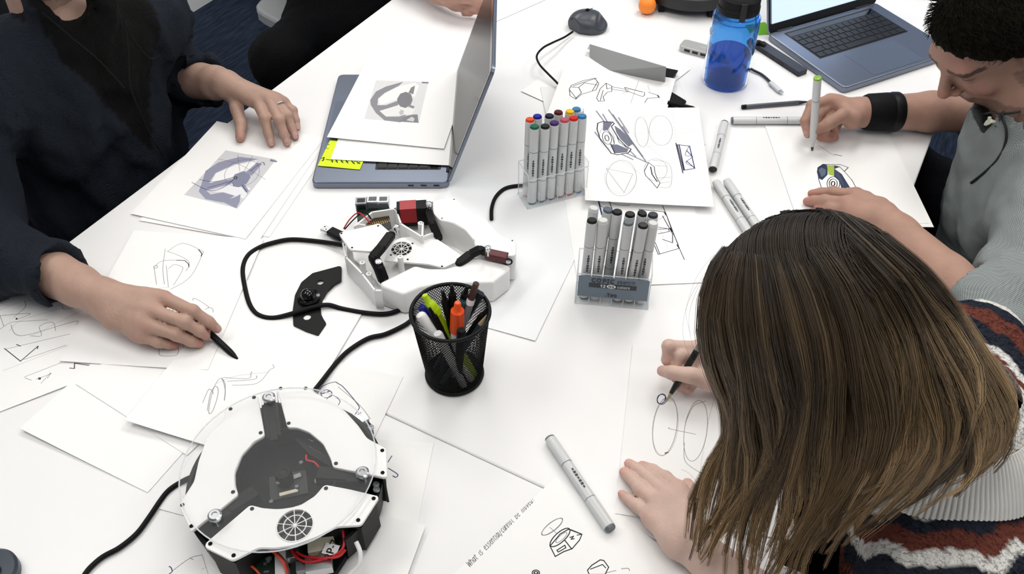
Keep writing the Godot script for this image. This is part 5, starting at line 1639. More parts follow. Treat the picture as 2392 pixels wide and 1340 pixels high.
	cable("mouse_cable", "thin black cable leading from the mouse to the papers", [1338, 74, 0.010, 1318, 87, 0.012, 1290, 100, 0.022, 1268, 112, 0.026, 1254, 130, 0.026, 1260, 150, 0.024, 1280, 172, 0.018, 1300, 192, 0.014, 1312, 206, 0.012], 0.0022)
	# USB plug beside the white robot
	var o := thing("usb_plug", "silver usb plug with black body by the white robot", "usb plug", ground(z2(640, 330, 0.008)))
	s = st()
	beam(s, z2(572, 302, 0.010), z2(625, 322, 0.010), 0.012, 0.0045)
	obj("metal_tip", s, M.silver, o)
	s = st()
	for k in [-1.0, 1.0]: box(s, at(z2(590 + k * 4, 301 + k * 8, 0.0121), 0.6), Vector3(0.002, 0.0004, 0.002), 0.0, 0.0)
	obj("slot", s, M.matte_black, o)
	s = st()
	beam(s, z2(620, 320, 0.010), z2(700, 358, 0.012), 0.016, 0.009)
	obj("plug_body", s, M.black_plastic, o)
	bottle()
	mouse()
	# usb hub
	var hx := (pt(1700, 140, 0) - pt(1598, 113, 0)).normalized()
	var hub := thing("usb_hub", "slim silver usb hub lying behind the blue bottle", "usb hub", pt(1598, 113, 0) + hx * 0.045)
	var ht := Transform3D(Basis(hx, Vector3.UP, hx.cross(Vector3.UP)), hub.position)
	s = st()
	box(s, ht, Vector3(0.105, 0.013, 0.034), 0.010, 0.002)
	obj("body", s, mat("hub_silver", Color(0.72, 0.72, 0.71), 0.4, 0.3), hub)
	for k in 3:
		s = st()
		box(s, ht * Transform3D(Basis(), Vector3(-0.033 + 0.0175 * k, 0.004, 0.0168)), Vector3(0.0125, 0.0055, 0.0012), 0.0, 0.0)
		obj("port", s, M.key_black, hub)
	text_on("Hor", "Droid Sans", 0.010, hub.position + Vector3(0, 0.0133, 0) - hx * 0.002, hx, -hx.cross(Vector3.UP), M.marker_body, hub, "lettering")
	o = thing("usb_cable", "grey cable with a silver plug beside the blue bottle", "cable", pt(1790, 185, 0), "grey usb cables")
	s = st()
	tube(s, curve(path3([1738, 150, 0.006, 1758, 163, 0.005, 1778, 173, 0.004, 1793, 185, 0.004, 1802, 195, 0.004]), 0.004), 0.0026, 8)
	obj("lead", s, M.dark_plastic, o)
	s = st()
	beam(s, pt(1800, 193, 0.005), pt(1822, 213, 0.005), 0.010, 0.006)
	obj("plug", s, M.marker_body, o)
	s = st()
	beam(s, pt(1820, 211, 0.005), pt(1828, 217, 0.005), 0.0075, 0.003)
	obj("metal_tip", s, M.silver, o)
	# adapter plugged into the right laptop
	var ad := thing("laptop_adapter", "dark grey port adapter plugged into the lit laptop's side", "adapter", pt(1822, 142, 0))
	var ax := (pt(1868, 172, 0) - pt(1776, 112, 0)).normalized()
	var at_ := Transform3D(Basis(ax, Vector3.UP, ax.cross(Vector3.UP)), ad.position)
	s = st()
	box(s, at_, Vector3(0.130, 0.011, 0.024), 0.003, 0.001)
	obj("body", s, mat("adapter_grey", Color(0.20, 0.21, 0.24), 0.4, 0.5), ad)
	for q in [-0.035, -0.012, 0.012]:
		s = st()
		box(s, at_ * Transform3D(Basis(), Vector3(q, 0.003, 0.0118)), Vector3(0.012 if q < 0 else 0.018, 0.0055, 0.0012), 0.0, 0.0)
		obj("port", s, M.key_black, ad)
	s = st()
	tube(s, curve(path3([1786, 108, 0.01, 1772, 100, 0.014, 1762, 104, 0.016]), 0.004), 0.006, 8)
	obj("plug", s, M.black_plastic, ad)
	# folded grey card and black tablet under the papers
	o = thing("folded_card", "folded grey metal card standing behind the gripper sketches", "card", pt(1470, 180, 0.008))
	s = st()
	var q := [pt(1378, 103, 0.050), pt(1556, 156, 0.050), pt(1553, 194, 0.010), pt(1377, 168, 0.010)]
	var nn: Vector3 = (q[1] - q[0]).cross(q[3] - q[0]).normalized() * 0.001
	quad(s, q[0] + nn, q[1] + nn, q[2] + nn, q[3] + nn)
	quad(s, q[3] - nn, q[2] - nn, q[1] - nn, q[0] - nn)
	for k in 4: quad(s, q[k] + nn, q[k] - nn, q[(k + 1) % 4] - nn, q[(k + 1) % 4] + nn)
	obj("front_flap", s, mat("card_grey", Color(0.55, 0.56, 0.56), 0.45, 0.35), o)
	s = st()
	var back := [q[0], q[1], q[1] + Vector3(0.012, -0.042, -0.055), q[0] + Vector3(0.0, -0.042, -0.055)]
	for k in [0.0, 0.0015]: quad(s, back[0] - Vector3(0, k, 0), back[1] - Vector3(0, k, 0), back[2] - Vector3(0, k, 0), back[3] - Vector3(0, k, 0))
	obj("back_flap", s, M.white_trim, o)
	s = st()
	prism(s, px_poly([1554, 158, 1584, 164, 1566, 190, 1553, 190], 0.012), TT + 0.009, TT + 0.012)
	obj("corner", s, M.black_plastic, o)
	s = st()
	prism(s, rounded(px_poly([1428, 165, 1480, 160, 1606, 236, 1562, 252, 1450, 225], 0.008), 0.006), TT + 0.0035, TT + 0.008, 0.001)
	solo("tablet", s, M.black_plastic, "black tablet lying under the sketches by the grey card", "tablet")
	s = st()
	tube(s, [pt(1560, 240, 0.012), pt(1618, 253, 0.012), pt(1628, 257, 0.012)], [0.0045, 0.0045, 0.003], 10)
	solo("stylus", s, M.matte_black, "black stylus end beside the shaded helmet sketch", "stylus")
	# far end: ball, black machine, phone
	s = st()
	ball(s, pt(1512, 12, 0.0195), Vector3.ONE * 0.0195, Basis(), 24, 14)
	solo("orange_ball", s, mat("ball_orange", Color(1.0, 0.56, 0.17), 0.5), "small bright orange ball beside the black machine", "ball")
	var mc := ground(pt(1628, 30, 0.016)) - Vector3(0, 0, 0.112)
	o = thing("robot_base", "black round robot base beside the orange ball", "robot", mc)
	s = st()
	lathe(s, [Vector2(0, 0.014), Vector2(0.105, 0.014), Vector2(0.115, 0.02), Vector2(0.115, 0.045), Vector2(0.108, 0.05), Vector2(0, 0.05)], Transform3D(Basis(), mc), 48)
	obj("body", s, M.dark_plastic, o)
	for w in [[1545, 14], [1660, 26], [1720, -20]]:
		s = st()
		var wc := pt(w[0], w[1], 0.012)
		tube(s, [wc - Vector3(0.006, 0, 0), wc + Vector3(0.006, 0, 0)], 0.012, 16)
		obj("wheel", s, M.matte_black, o)
	s = st()
	box(s, at(pt(2150, -14, 0.0), -0.3), Vector3(0.075, 0.012, 0.05), 0.008)
	solo("phone", s, M.black_plastic, "small black phone beyond the lit laptop", "phone")
	# dark round puck in the corner
	var pc := pt(-14, 1350, 0)
	o = thing("puck", "dark steel-blue round puck with a black knob", "puck", pc)
	s = st()
	lathe(s, [Vector2(0, 0), Vector2(0.029, 0), Vector2(0.031, 0.003), Vector2(0.031, 0.013), Vector2(0.028, 0.016), Vector2(0, 0.017)], Transform3D(Basis(), pc), 40)
	obj("body", s, mat("steel_blue", Color(0.14, 0.20, 0.25), 0.4), o)
	s = st()
	lathe(s, [Vector2(0.009, 0.016), Vector2(0.009, 0.021), Vector2(0.007, 0.024), Vector2(0, 0.025)], Transform3D(Basis(), pc + Vector3(0.005, 0, 0.0)), 20)
	obj("knob", s, M.gloss_black, o)
func bottle() -> void:
	var b := pt(1692, 190, 0)
	var o := thing("water_bottle", "translucent blue water bottle with black lid, part full", "bottle", b)
	var blue := mat("bottle_blue", Color(0.28, 0.62, 0.93, 0.12), 0.06)
	blue.refraction_enabled = true
	blue.refraction_scale = 0.004
	blue.clearcoat_enabled = true
	blue.clearcoat = 0.8
	blue.clearcoat_roughness = 0.08
	var s := st()
	lathe(s, [Vector2(0, 0.004), Vector2(0.030, 0.002), Vector2(0.038, 0.0), Vector2(0.043, 0.003), Vector2(0.0455, 0.010), Vector2(0.0455, 0.130), Vector2(0.0448, 0.140), Vector2(0.041, 0.149), Vector2(0.034, 0.156), Vector2(0.0325, 0.160), Vector2(0.0325, 0.176)], Transform3D(Basis(), b), 48)
	obj("body", s, blue, o)
	s = st()
	lathe(s, [Vector2(0, 0.006), Vector2(0.036, 0.005), Vector2(0.043, 0.012), Vector2(0.0440, 0.064), Vector2(0, 0.064)], Transform3D(Basis(), b), 40)
	var water := mat("bottle_water", Color(0.55, 0.45, 0.74, 0.15), 0.04)
	water.refraction_enabled = true
	water.refraction_scale = 0.006
	obj("water", s, water, o)
	s = st()
	lathe(s, [Vector2(0.0335, 0.156), Vector2(0.0395, 0.156), Vector2(0.0400, 0.158), Vector2(0.0400, 0.166), Vector2(0.0385, 0.168), Vector2(0.0385, 0.184), Vector2(0.034, 0.188), Vector2(0, 0.188)], Transform3D(Basis(), b), 48)
	var lid := obj("lid", s, M.black_plastic, o)
	s = st()
	beam(s, b + Vector3(0.0, 0.152, 0.0415), b + Vector3(0.0, 0.186, 0.0400), 0.011, 0.003)
	obj("strap", s, M.dark_plastic, lid)
	s = st()
	for k in 2:
		var ring := []
		for j in 49: ring.append(b + Vector3(cos(TAU * j / 48), 0, sin(TAU * j / 48)) * (0.0440 - 0.004 * k) + Vector3(0, 0.142 + 0.008 * k, 0))
		tube(s, ring, 0.0012, 6, false)
	obj("shoulder_ridge", s, blue, o)
	# white printed mark on the left flank
	s = st()
	for k in 4:
		var a := PI + 0.28 - 0.10 * k
		var p := b + Vector3(cos(a) * 0.0459, 0.106 + 0.003 * (k % 2), sin(a) * -0.0459)
		beam(s, p, p + Vector3(0.0, 0.011, 0.0) + Vector3(-sin(a), 0, -cos(a)) * 0.003, 0.0016, 0.0004)
	obj("printed_mark", s, M.white_plastic, o)
func mouse() -> void:
	var c := pt(1370, 64, 0)
	var o := thing("computer_mouse", "dark grey sculpted computer mouse on the table", "mouse", c)
	var f := Field.new(c - Vector3(0.06, 0.0, 0.06), c + Vector3(0.06, 0.06, 0.06), 0.0025)
	var b := Basis(Vector3.UP, -0.5)
	f.ell(c + Vector3(0.004, 0.010, 0.0), b, Vector3(0.042, 0.028, 0.036), 0.004)
	f.ell(c + Vector3(-0.016, 0.014, 0.004), b, Vector3(0.024, 0.022, 0.030), 0.008)
	f.cap(c + Vector3(0.044, 0.03, -0.01), c + Vector3(0.030, 0.026, 0.04), 0.013, 0.013, 0.008, true)
	f.slice_off(Vector3.DOWN, -(TT + 0.0015))
	f.slice_off(Vector3(-0.75, 0, 0.66).normalized(), Vector3(-0.75, 0, 0.66).normalized().dot(c) + 0.0335)
	var m := mat("mouse_grey", Color(0.24, 0.26, 0.29), 0.36)
	put("shell", f.mesh(func(_p, _n): return Color.WHITE), m, o)
	var s := st()
	ball(s, c + Vector3(0.0, 0.0375, -0.004), Vector3(0.0045, 0.0045, 0.0055), b)
	obj("scroll_wheel", s, M.matte_black, o)
	s = st()
	tube(s, curve([c + Vector3(-0.036, 0.026, 0.014), c + Vector3(-0.01, 0.0372, 0.002), c + Vector3(0.012, 0.0375, -0.014)], 0.004), 0.0007, 5)
	obj("button_seam", s, M.matte_black, o)
# ---------- people ----------
func skin_col(base: Color, warm: Color, spots: Array, seed_: int) -> Callable:
	var n := FastNoiseLite.new()
	n.seed = seed_
	n.frequency = 38.0
	return func(p: Vector3, _n: Vector3) -> Color:
		var w := 0.0
		for q in spots:
			w = maxf(w, q[1] * (1.0 - (p - q[0]).length() / q[2]))
		w = clampf(w, 0.0, 1.0)
		w = w * w * (3.0 - 2.0 * w)
		var c := base.lerp(warm, w)
		var v := 1.0 + 0.10 * n.get_noise_3dv(p)
		return Color(c.r * v, c.g * v * (1.0 + 0.02 * n.get_noise_3dv(p * 2.0)), c.b * v)
func join(list: Array) -> ArrayMesh:
	var s := SurfaceTool.new()
	for m in list: s.append_from(m, 0, Transform3D())
	return s.commit()
func nail(p: Vector3, dir: Vector3, up: Vector3, sc: float, col: Color) -> ArrayMesh:
	var vs := PackedVector3Array()
	var ns := PackedVector3Array()
	var cs := PackedColorArray()
	var ids := PackedInt32Array()
	var x := dir.cross(up).normalized()
	var u := x.cross(dir).normalized()
	var n := 7
	for i in n:
		for j in n:
			var a := (i / (n - 1.0) - 0.5) * 2.0
			var b := (j / (n - 1.0) - 0.5) * 2.0
			var w := sqrt(maxf(1.0 - b * b * 0.55, 0.0))
			var y := -0.0022 * a * a * w - 0.0010 * maxf(b, 0.0) * b
			vs.append(p + (x * (a * w * 0.0052) + dir * (b * 0.0062) + u * y) * sc)
			ns.append((u + x * a * 0.7).normalized())
			cs.append(col)
	for i in n - 1:
		for j in n - 1:
			var k := i * n + j
			ids.append_array([k, k + 1, k + n + 1, k, k + n + 1, k + n])
	var arr := []
	arr.resize(Mesh.ARRAY_MAX)
	arr[Mesh.ARRAY_VERTEX] = vs
	arr[Mesh.ARRAY_NORMAL] = ns
	arr[Mesh.ARRAY_COLOR] = cs
	arr[Mesh.ARRAY_INDEX] = ids
	var me := ArrayMesh.new()
	me.add_surface_from_arrays(Mesh.PRIMITIVE_TRIANGLES, arr)
	return me
# arm: joints from the elbow side to the wrist with radii; fingers: thumb first, each a chain of pixel joints (x, y, height)
func arm_and_hand(joints: Array, radii: Array, fingers: Array, sc: float, base: Color, warm: Color, seed_: int, nails := [], flat := 1.0) -> Array:
	var all := joints.duplicate()
	var fg := []
	for q in fingers:
		var l := path3(q)
		fg.append(l)
		all.append_array(l)
	var f := field_around(all, 0.05, 0.0026)
	f.chain(joints, radii, 0.01)
	var wrist: Vector3 = joints[-1]
	var mid := Vector3.ZERO
	for i in range(1, 5): mid += fg[i][0] / 4.0
	var spots := []
	for i in range(1, 5):
		var b: Vector3 = fg[i][0]
		var w0 := wrist + (b - mid) * 0.35
		f.cap(w0, b, 0.0150 * sc, 0.0112 * sc, 0.014)
		if i > 1: f.cap(fg[i - 1][0].lerp(wrist, 0.12), b.lerp(wrist, 0.12), 0.0112 * sc, 0.0112 * sc, 0.010)
		spots.append([b, 0.75, 0.020])
	f.cap(wrist, fg[0][0], 0.018 * sc, 0.0165 * sc, 0.016)
	f.cap(fg[0][0], fg[1][0].lerp(wrist, 0.3), 0.014 * sc, 0.011 * sc, 0.012)
	for i in 5:
		var l: Array = fg[i]
		var k := 0.84 if i == 4 else 1.0
		var rr := [0.0158, 0.0122, 0.0108, 0.0084] if i == 0 else [0.0108 * k, 0.0094 * k, 0.0086 * k, 0.0070 * k]
		for j in l.size() - 1:
			f.cap(l[j], l[j + 1], rr[j] * sc, rr[j + 1] * sc, 0.005 if j == 0 else 0.003)
			if i > 0 and j == 1: f.ell(l[1], Basis(), Vector3.ONE * rr[1] * sc * 1.07, 0.004)
		spots.append([l[-1], 1.0, 0.020])
		spots.append([l[l.size() - 2], 0.45, 0.014])
	var list := [f.mesh(skin_col(base, warm, spots, seed_))]
	var nc := base.lerp(Color(0.62, 0.40, 0.36), 0.5)
	for q in nails:       # [finger, up vector]
		var l: Array = fg[q[0]]
		var a: Vector3 = l[-1]
		var d: Vector3 = (a - l[l.size() - 2]).normalized()
		var up: Vector3 = q[1]
		up = (up - d * up.dot(d)).normalized()
		list.append(nail(a + up * 0.0072 * sc * (1.15 if q[0] == 0 else 0.98) - d * 0.001, (d - up * 0.12).normalized(), up, sc * (1.15 if q[0] == 0 else 1.0), nc))
	return list
# a head about 0.22 m tall; fwd is where the face looks, up the crown
func head_shape(f: Field, c: Vector3, b: Basis, sc := 1.0) -> void:      # b: x to its left, y up, z forward
	var P := func(x: float, y: float, z: float) -> Vector3: return c + b * (Vector3(x, y, z) * sc)
	f.ell(P.call(0, 0.025, -0.012), b, Vector3(0.074, 0.090, 0.094) * sc, 0.01)
	f.ell(P.call(0, -0.03, 0.025), b, Vector3(0.060, 0.075, 0.062) * sc, 0.03)
	f.cap(P.call(-0.02, -0.085, 0.055), P.call(0.02, -0.085, 0.055), 0.022 * sc, 0.022 * sc, 0.03)
	f.cap(P.call(-0.048, -0.055, 0.0), P.call(0.048, -0.055, 0.0), 0.03 * sc, 0.03 * sc, 0.03)
	f.cap(P.call(-0.03, 0.018, 0.076), P.call(0.03, 0.018, 0.076), 0.012 * sc, 0.012 * sc, 0.02)
	for x in [-1.0, 1.0]:
		f.ell(P.call(x * 0.031, 0.002, 0.088), b, Vector3(0.014, 0.009, 0.010) * sc, 0.010, true)
		f.ell(P.call(x * 0.031, 0.001, 0.073), b, Vector3(0.0125, 0.0115, 0.0115) * sc, 0.003)
		f.ell(P.call(x * 0.042, -0.032, 0.062), b, Vector3(0.020, 0.018, 0.016) * sc, 0.02)
		f.ell(P.call(x * 0.078, -0.008, -0.005), b * Basis(Vector3.UP, x * 0.35), Vector3(0.008, 0.031, 0.018) * sc, 0.006)
		f.ell(P.call(x * 0.084, -0.006, 0.0), b, Vector3(0.005, 0.018, 0.009) * sc, 0.004, true)
		f.ell(P.call(x * 0.011, -0.046, 0.092), b, Vector3(0.0085, 0.0065, 0.009) * sc, 0.006)
	f.cap(P.call(0, 0.010, 0.086), P.call(0, -0.038, 0.107), 0.0075 * sc, 0.0105 * sc, 0.008)
	f.cap(P.call(-0.018, -0.068, 0.080), P.call(0.018, -0.068, 0.080), 0.0065 * sc, 0.0065 * sc, 0.006)
	f.cap(P.call(-0.017, -0.080, 0.078), P.call(0.017, -0.080, 0.078), 0.0075 * sc, 0.0075 * sc, 0.006)
	f.cap(P.call(-0.022, -0.074, 0.092), P.call(0.022, -0.074, 0.092), 0.0025 * sc, 0.0025 * sc, 0.003, true)
func look_basis(fwd: Vector3, up: Vector3) -> Basis:
	var z := fwd.normalized()
	var x := up.cross(z).normalized()
	return Basis(x, z.cross(x), z)
func strands(list: Array, w0: float, w1: float, called: String, parent: Node3D) -> MeshInstance3D:
	# list of [points, root colour, tip colour]: each a fine three-sided hair
	var vs := PackedVector3Array()
	var ns := PackedVector3Array()
	var cs := PackedColorArray()
	var ids := PackedInt32Array()
	for q in list:
		var l: Array = q[0]
		var n := l.size()
		var d: Vector3 = (l[1] - l[0]).normalized()
		var x := d.cross(Vector3(0.3, 1, 0.2)).normalized()
		var b0 := vs.size()
		for i in n:
			d = (l[mini(i + 1, n - 1)] - l[maxi(i - 1, 0)]).normalized()
			x = (x - d * x.dot(d)).normalized()
			var y := d.cross(x)
			var t := i / (n - 1.0)
			var r: float = lerpf(w0, w1, t)
			var c: Color = q[1].lerp(q[2], clampf((t - 0.15) / 0.75, 0, 1))
			for k in 3:
				var a := TAU * k / 3.0
				var e := x * cos(a) + y * sin(a)
				vs.append(l[i] + e * r)
				ns.append(e)
				cs.append(c)
		for i in n - 1:
			for k in 3:
				var m := (k + 1) % 3
				var a := b0 + i * 3
				ids.append_array([a + k, a + 3 + k, a + 3 + m, a + k, a + 3 + m, a + m])
	var arr := []
	arr.resize(Mesh.ARRAY_MAX)
	arr[Mesh.ARRAY_VERTEX] = vs
	arr[Mesh.ARRAY_NORMAL] = ns
	arr[Mesh.ARRAY_COLOR] = cs
	arr[Mesh.ARRAY_INDEX] = ids
	var me := ArrayMesh.new()
	me.add_surface_from_arrays(Mesh.PRIMITIVE_TRIANGLES, arr)
	var o := put(called, me, M.hair, parent)
	o.set_meta("kind", "stuff")
	return o
func fold_noise(seed_: int, freq: float) -> FastNoiseLite:
	var n := FastNoiseLite.new()
	n.seed = seed_
	n.frequency = freq
	n.fractal_octaves = 2
	return n
func on_cloth(f: Field, a: Array, lift := 0.0008) -> Array:      # pixel points laid on a cloth surface
	var out := []
	for i in range(0, a.size(), 2):
		var d := ray(a[i], a[i + 1]).normalized()
		var p := f.hit(Vector3(0, TT + CAMH, 0), d)
		if p != Vector3.INF: out.append(p - d * (lift + f.c * 0.3))
	return out
func seam(f: Field, a: Array, r: float, m: Material, called: String, parent: Node3D, lift := 0.0008) -> void:
	var l := on_cloth(f, a, lift)
	if l.size() < 2: return
	var s := st()
	tube(s, curve(l, 0.006), r, 6)
	obj(called, s, m, parent)
func W(x: float, y: float, z: float) -> Vector3:     # height counted from the table top
	return Vector3(x, TT + y, z)
func make_chair(base: Vector3, facing: Vector3, label: String, shell: Material) -> void:
	var o := thing("office_chair", label, "chair", base, "office chairs around the tables")
	var z := facing.normalized()
	var b := Basis(Vector3.UP.cross(z).normalized(), Vector3.UP, z)
	var s := st()
	prism(s, rect(0.44, 0.42, 0.08), 0.42, 0.455, 0.01, Transform3D(b, base))
	obj("seat", s, shell, o)
	s = st()
	prism(s, rect(0.42, 0.40, 0.07), 0, 0.02, 0.006, Transform3D(b * Basis(Vector3.RIGHT, PI / 2 - 0.12), base + Vector3(0, 0.68, 0) - z * 0.235))
	obj("backrest", s, shell, o)
	s = st()
	for k in [-1.0, 1.0]: tube(s, [base + b * Vector3(0.12 * k, 0.425, -0.15), base + b * Vector3(0.12 * k, 0.46, -0.235), base + b * Vector3(0.12 * k, 0.62, -0.262)], 0.01, 8)
	obj("back_frame", s, M.leg_steel, o)
	for q in [[-0.19, -0.17], [0.19, -0.17], [-0.19, 0.17], [0.19, 0.17]]:
		s = st()
		tube(s, [base + b * Vector3(q[0] * 0.9, 0.42, q[1] * 0.9), base + b * Vector3(q[0], 0.0, q[1] * 1.05)], 0.011, 8)
		obj("leg", s, M.leg_steel, o)
func trousers(pelvis: Vector3, kl: Vector3, kr: Vector3, side: Vector3, fl: Vector3, fr: Vector3, m: Material, parent: Node3D) -> void:
	var f := field_around([pelvis, kl, kr, fl, fr], 0.17, 0.014)
	f.cap(pelvis - side * 0.08, pelvis + side * 0.08, 0.125, 0.125, 0.05)
	for q in [[kl, fl, 1.0], [kr, fr, -1.0]]:
		f.cap(pelvis + side * 0.09 * q[2], q[0], 0.09, 0.068, 0.04)
		f.cap(q[0], q[1] + Vector3(0, 0.08, 0), 0.064, 0.05, 0.03)
	f.ripple(fold_noise(8, 14.0), 0.006, Basis())
	put("trousers", f.mesh(func(_p, _n): return Color.WHITE), m, parent)
	for q in [fl, fr]:
		var s := st()
		var d: Vector3 = q - pelvis
		d = Vector3(d.x, 0, d.z).normalized()
		prism(s, rect(0.09, 0.27, 0.042), 0.0, 0.075, 0.02, Transform3D(Basis(Vector3.UP.cross(d), Vector3.UP, d), Vector3(q.x, 0.001, q.z) + d * 0.06))
		obj("shoe", s, M.matte_black, parent)
func make_people() -> void:
	man_in_navy()
	far_person()
	man_in_grey()
	woman()

func man_in_navy() -> void:
	var o := thing("person", "person in a dark navy shirt drawing with a black pen", "person", Vector3(-0.80, 0, -1.40), "people around the tables")
	var base := Color(0.45, 0.295, 0.235)
	var warm := Color(0.46, 0.225, 0.185)
	var up := Vector3.UP
	var wl := pt(527, 196, 0.056)
	var el := W(-0.75, -0.03, -1.63)
	var parts := arm_and_hand([el, el.lerp(wl, 0.55), wl.lerp(el, 0.12), wl], [0.046, 0.040, 0.031, 0.026], [
		[548, 218, 0.042, 553, 254, 0.033, 563, 291, 0.020, 561, 322, 0.011],
		[602, 240, 0.050, 619, 277, 0.043, 627, 312, 0.022, 633, 335, 0.010],
		[627, 233, 0.052, 652, 279, 0.043, 662, 311, 0.023, 671, 334, 0.010],
		[648, 238, 0.046, 670, 269, 0.038, 680, 297, 0.021, 690, 319, 0.010],
		[663, 240, 0.037, 684, 258, 0.029, 691, 281, 0.018, 695, 299, 0.010]], 1.0, base, warm, 11, [[0, Vector3(-0.7, 0.6, 0.3)], [1, up], [2, up], [3, up], [4, up]])
	var wr := pt(236, 692, 0.055)
	var er := W(-0.85, 0.05, -1.05)
	parts.append_array(arm_and_hand([er, er.lerp(wr, 0.5), wr.lerp(er, 0.16), wr], [0.038, 0.041, 0.030, 0.026], [
		[268, 742, 0.038, 350, 768, 0.024, 422, 778, 0.022, 480, 776, 0.020],
		[384, 696, 0.058, 450, 726, 0.056, 488, 751, 0.038, 507, 768, 0.024],
		[358, 726, 0.054, 431, 752, 0.051, 466, 773, 0.034, 481, 785, 0.022],
		[344, 760, 0.043, 412, 781, 0.036, 446, 797, 0.022, 466, 803, 0.013],
		[328, 785, 0.030, 370, 799, 0.022, 394, 804, 0.016, 409, 807, 0.011]], 0.93, base, warm, 12, [[1, Vector3(0.5, 0.8, 0.2)]]))
	var chin := W(-0.705, 0.325, -1.33)
	var fwd := Vector3(0.80, -0.45, 0.45).normalized()
	var hb := look_basis(fwd, up)
	var hc := chin - hb * Vector3(0, -0.10, 0.06)
	var neck := W(-0.735, 0.235, -1.35)
	var f := field_around([hc, neck], 0.16, 0.005)
	head_shape(f, hc, hb)
	f.cap(neck + Vector3(-0.02, -0.04, -0.01), hc - hb * Vector3(0, 0.05, 0.02), 0.062, 0.055, 0.02)
	var beard := Color(0.16, 0.14, 0.13)
	var sc := skin_col(base, warm, [], 13)
	parts.append(f.mesh(func(p: Vector3, n: Vector3) -> Color:
		var q := hb.transposed() * (p - hc)
		var c: Color = sc.call(p, n)
		return c.lerp(beard, 0.75) if q.y < -0.045 and q.z > 0.0 and q.y > -0.12 and not (absf(q.x) < 0.02 and q.y > -0.086 and q.y < -0.062) else c))
	# torso under the shirt keeps the body one piece
	f = field_around([neck, W(-0.87, -0.25, -1.45), el, er], 0.1, 0.016)
	f.cap(neck, W(-0.82, -0.25, -1.43), 0.07, 0.10, 0.04)
	f.cap(W(-0.655, 0.155, -1.485), el, 0.03, 0.03, 0.03)
	f.cap(W(-0.87, 0.17, -1.20), er, 0.03, 0.03, 0.03)
	f.cap(W(-0.655, 0.155, -1.485), W(-0.87, 0.17, -1.20), 0.025, 0.025, 0.03)
	parts.append(f.mesh(sc))
	put("body", join(parts), M.skin, o)
	# shirt
	f = field_around([W(-0.55, 0.25, -1.70), W(-1.02, -0.30, -0.90), W(-0.64, 0.0, -0.88), W(-0.5, 0.0, -1.45)], 0.10, 0.0085)
	var tb := Basis(TV, up, -NV)
	f.ell(W(-0.775, 0.10, -1.375), tb, Vector3(0.185, 0.17, 0.115), 0.05)
	f.ell(W(-0.80, -0.08, -1.40), tb, Vector3(0.175, 0.19, 0.125), 0.06)
	f.ell(W(-0.83, -0.24, -1.42), tb, Vector3(0.18, 0.14, 0.135), 0.06)
	var sl := W(-0.655, 0.165, -1.485)
	var sr := W(-0.87, 0.185, -1.20)
	f.cap(sl, sr, 0.070, 0.070, 0.05)
	var cl := el.lerp(wl, 0.66)
	f.chain([sl, el, cl], [0.072, 0.060, 0.050], 0.03)
	var cr := pt(112, 628, 0.06)
	f.chain([sr, er, cr], [0.076, 0.070, 0.053], 0.03)
	for q in [[el, cl, 0.050], [er, cr, 0.050]]:
		var d: Vector3 = (q[1] - q[0]).normalized()
		for k in [0.012, 0.03]: f.ell(q[1] - d * k, Basis(), Vector3.ONE * (q[2] * 1.04), 0.006)
		f.cap(q[1] + d * 0.060, q[1] + d * 0.15, 0.056, 0.06, 0.003, true)
	f.cap(neck + Vector3(0.0, -0.06, 0.0), neck + Vector3(0.030, 0.052, 0.012), 0.085, 0.066, 0.03)
	f.cap(neck + Vector3(0.03, 0.088, 0.012), hc, 0.056, 0.075, 0.004, true)
	f.ripple(fold_noise(21, 6.5), 0.024, Basis(Vector3(1.6, 0, 0), Vector3(0.5, 0.55, 0.4), Vector3(0, 0, 1.3)))
	f.ripple(fold_noise(22, 30.0), 0.004, Basis(Vector3(1.4, 0, 0), Vector3(0.3, 0.6, 0), Vector3(0, 0, 1.0)))
	var shirt = M.navy_cloth.duplicate()
	shirt.vertex_color_use_as_albedo = true
	shirt.albedo_color = Color.WHITE
	var navy := Color(0.0125, 0.0175, 0.027)
	var tee := Color(0.0040, 0.0044, 0.0056)
	var sh := put("shirt", f.mesh(func(p: Vector3, _n: Vector3) -> Color:
		var q := p - W(-0.775, 0.1, -1.375)
		var s := q.dot(TV) - 0.03
		var open := clampf(0.028 + (q.y + 0.05) * 0.42, 0.0, 0.1)
		return tee if absf(s) < open and q.dot(NV) > 0.02 and q.y > -0.14 else navy), shirt, o)
	var sm := mat("seam_dark", Color(0.004, 0.004, 0.006), 0.95)
	seam(f, [290, 45, 300, 130, 304, 200, 330, 270, 360, 330, 385, 365], 0.0012, sm, "shirt_edge", sh)
	seam(f, [100, 30, 170, 90, 230, 140, 290, 205], 0.0012, sm, "shirt_edge", sh)
	seam(f, [288, 40, 305, 80, 330, 115, 352, 137, 375, 128, 398, 112], 0.0009, sm, "pocket_seam", sh)
	# ring and pen
	var s := st()
	var ra := pt(655, 249, 0.0445)
	var rd := (pt(670, 269, 0.038) - pt(648, 238, 0.046)).normalized()
	var ring := []
	var rt := along(ra, ra + rd)
	for k in 25: ring.append(rt * Vector3(cos(TAU * k / 24) * 0.0108, 0, sin(TAU * k / 24) * 0.0108))
	tube(s, ring, 0.0014, 8, false)
	var rg := solo("finger_ring", s, M.silver, "silver ring on the hand resting on the helmet print", "ring")
	var tip := pt(559, 842, 0.0032)
	var pd := (pt(497, 784, 0.015) - tip).normalized()
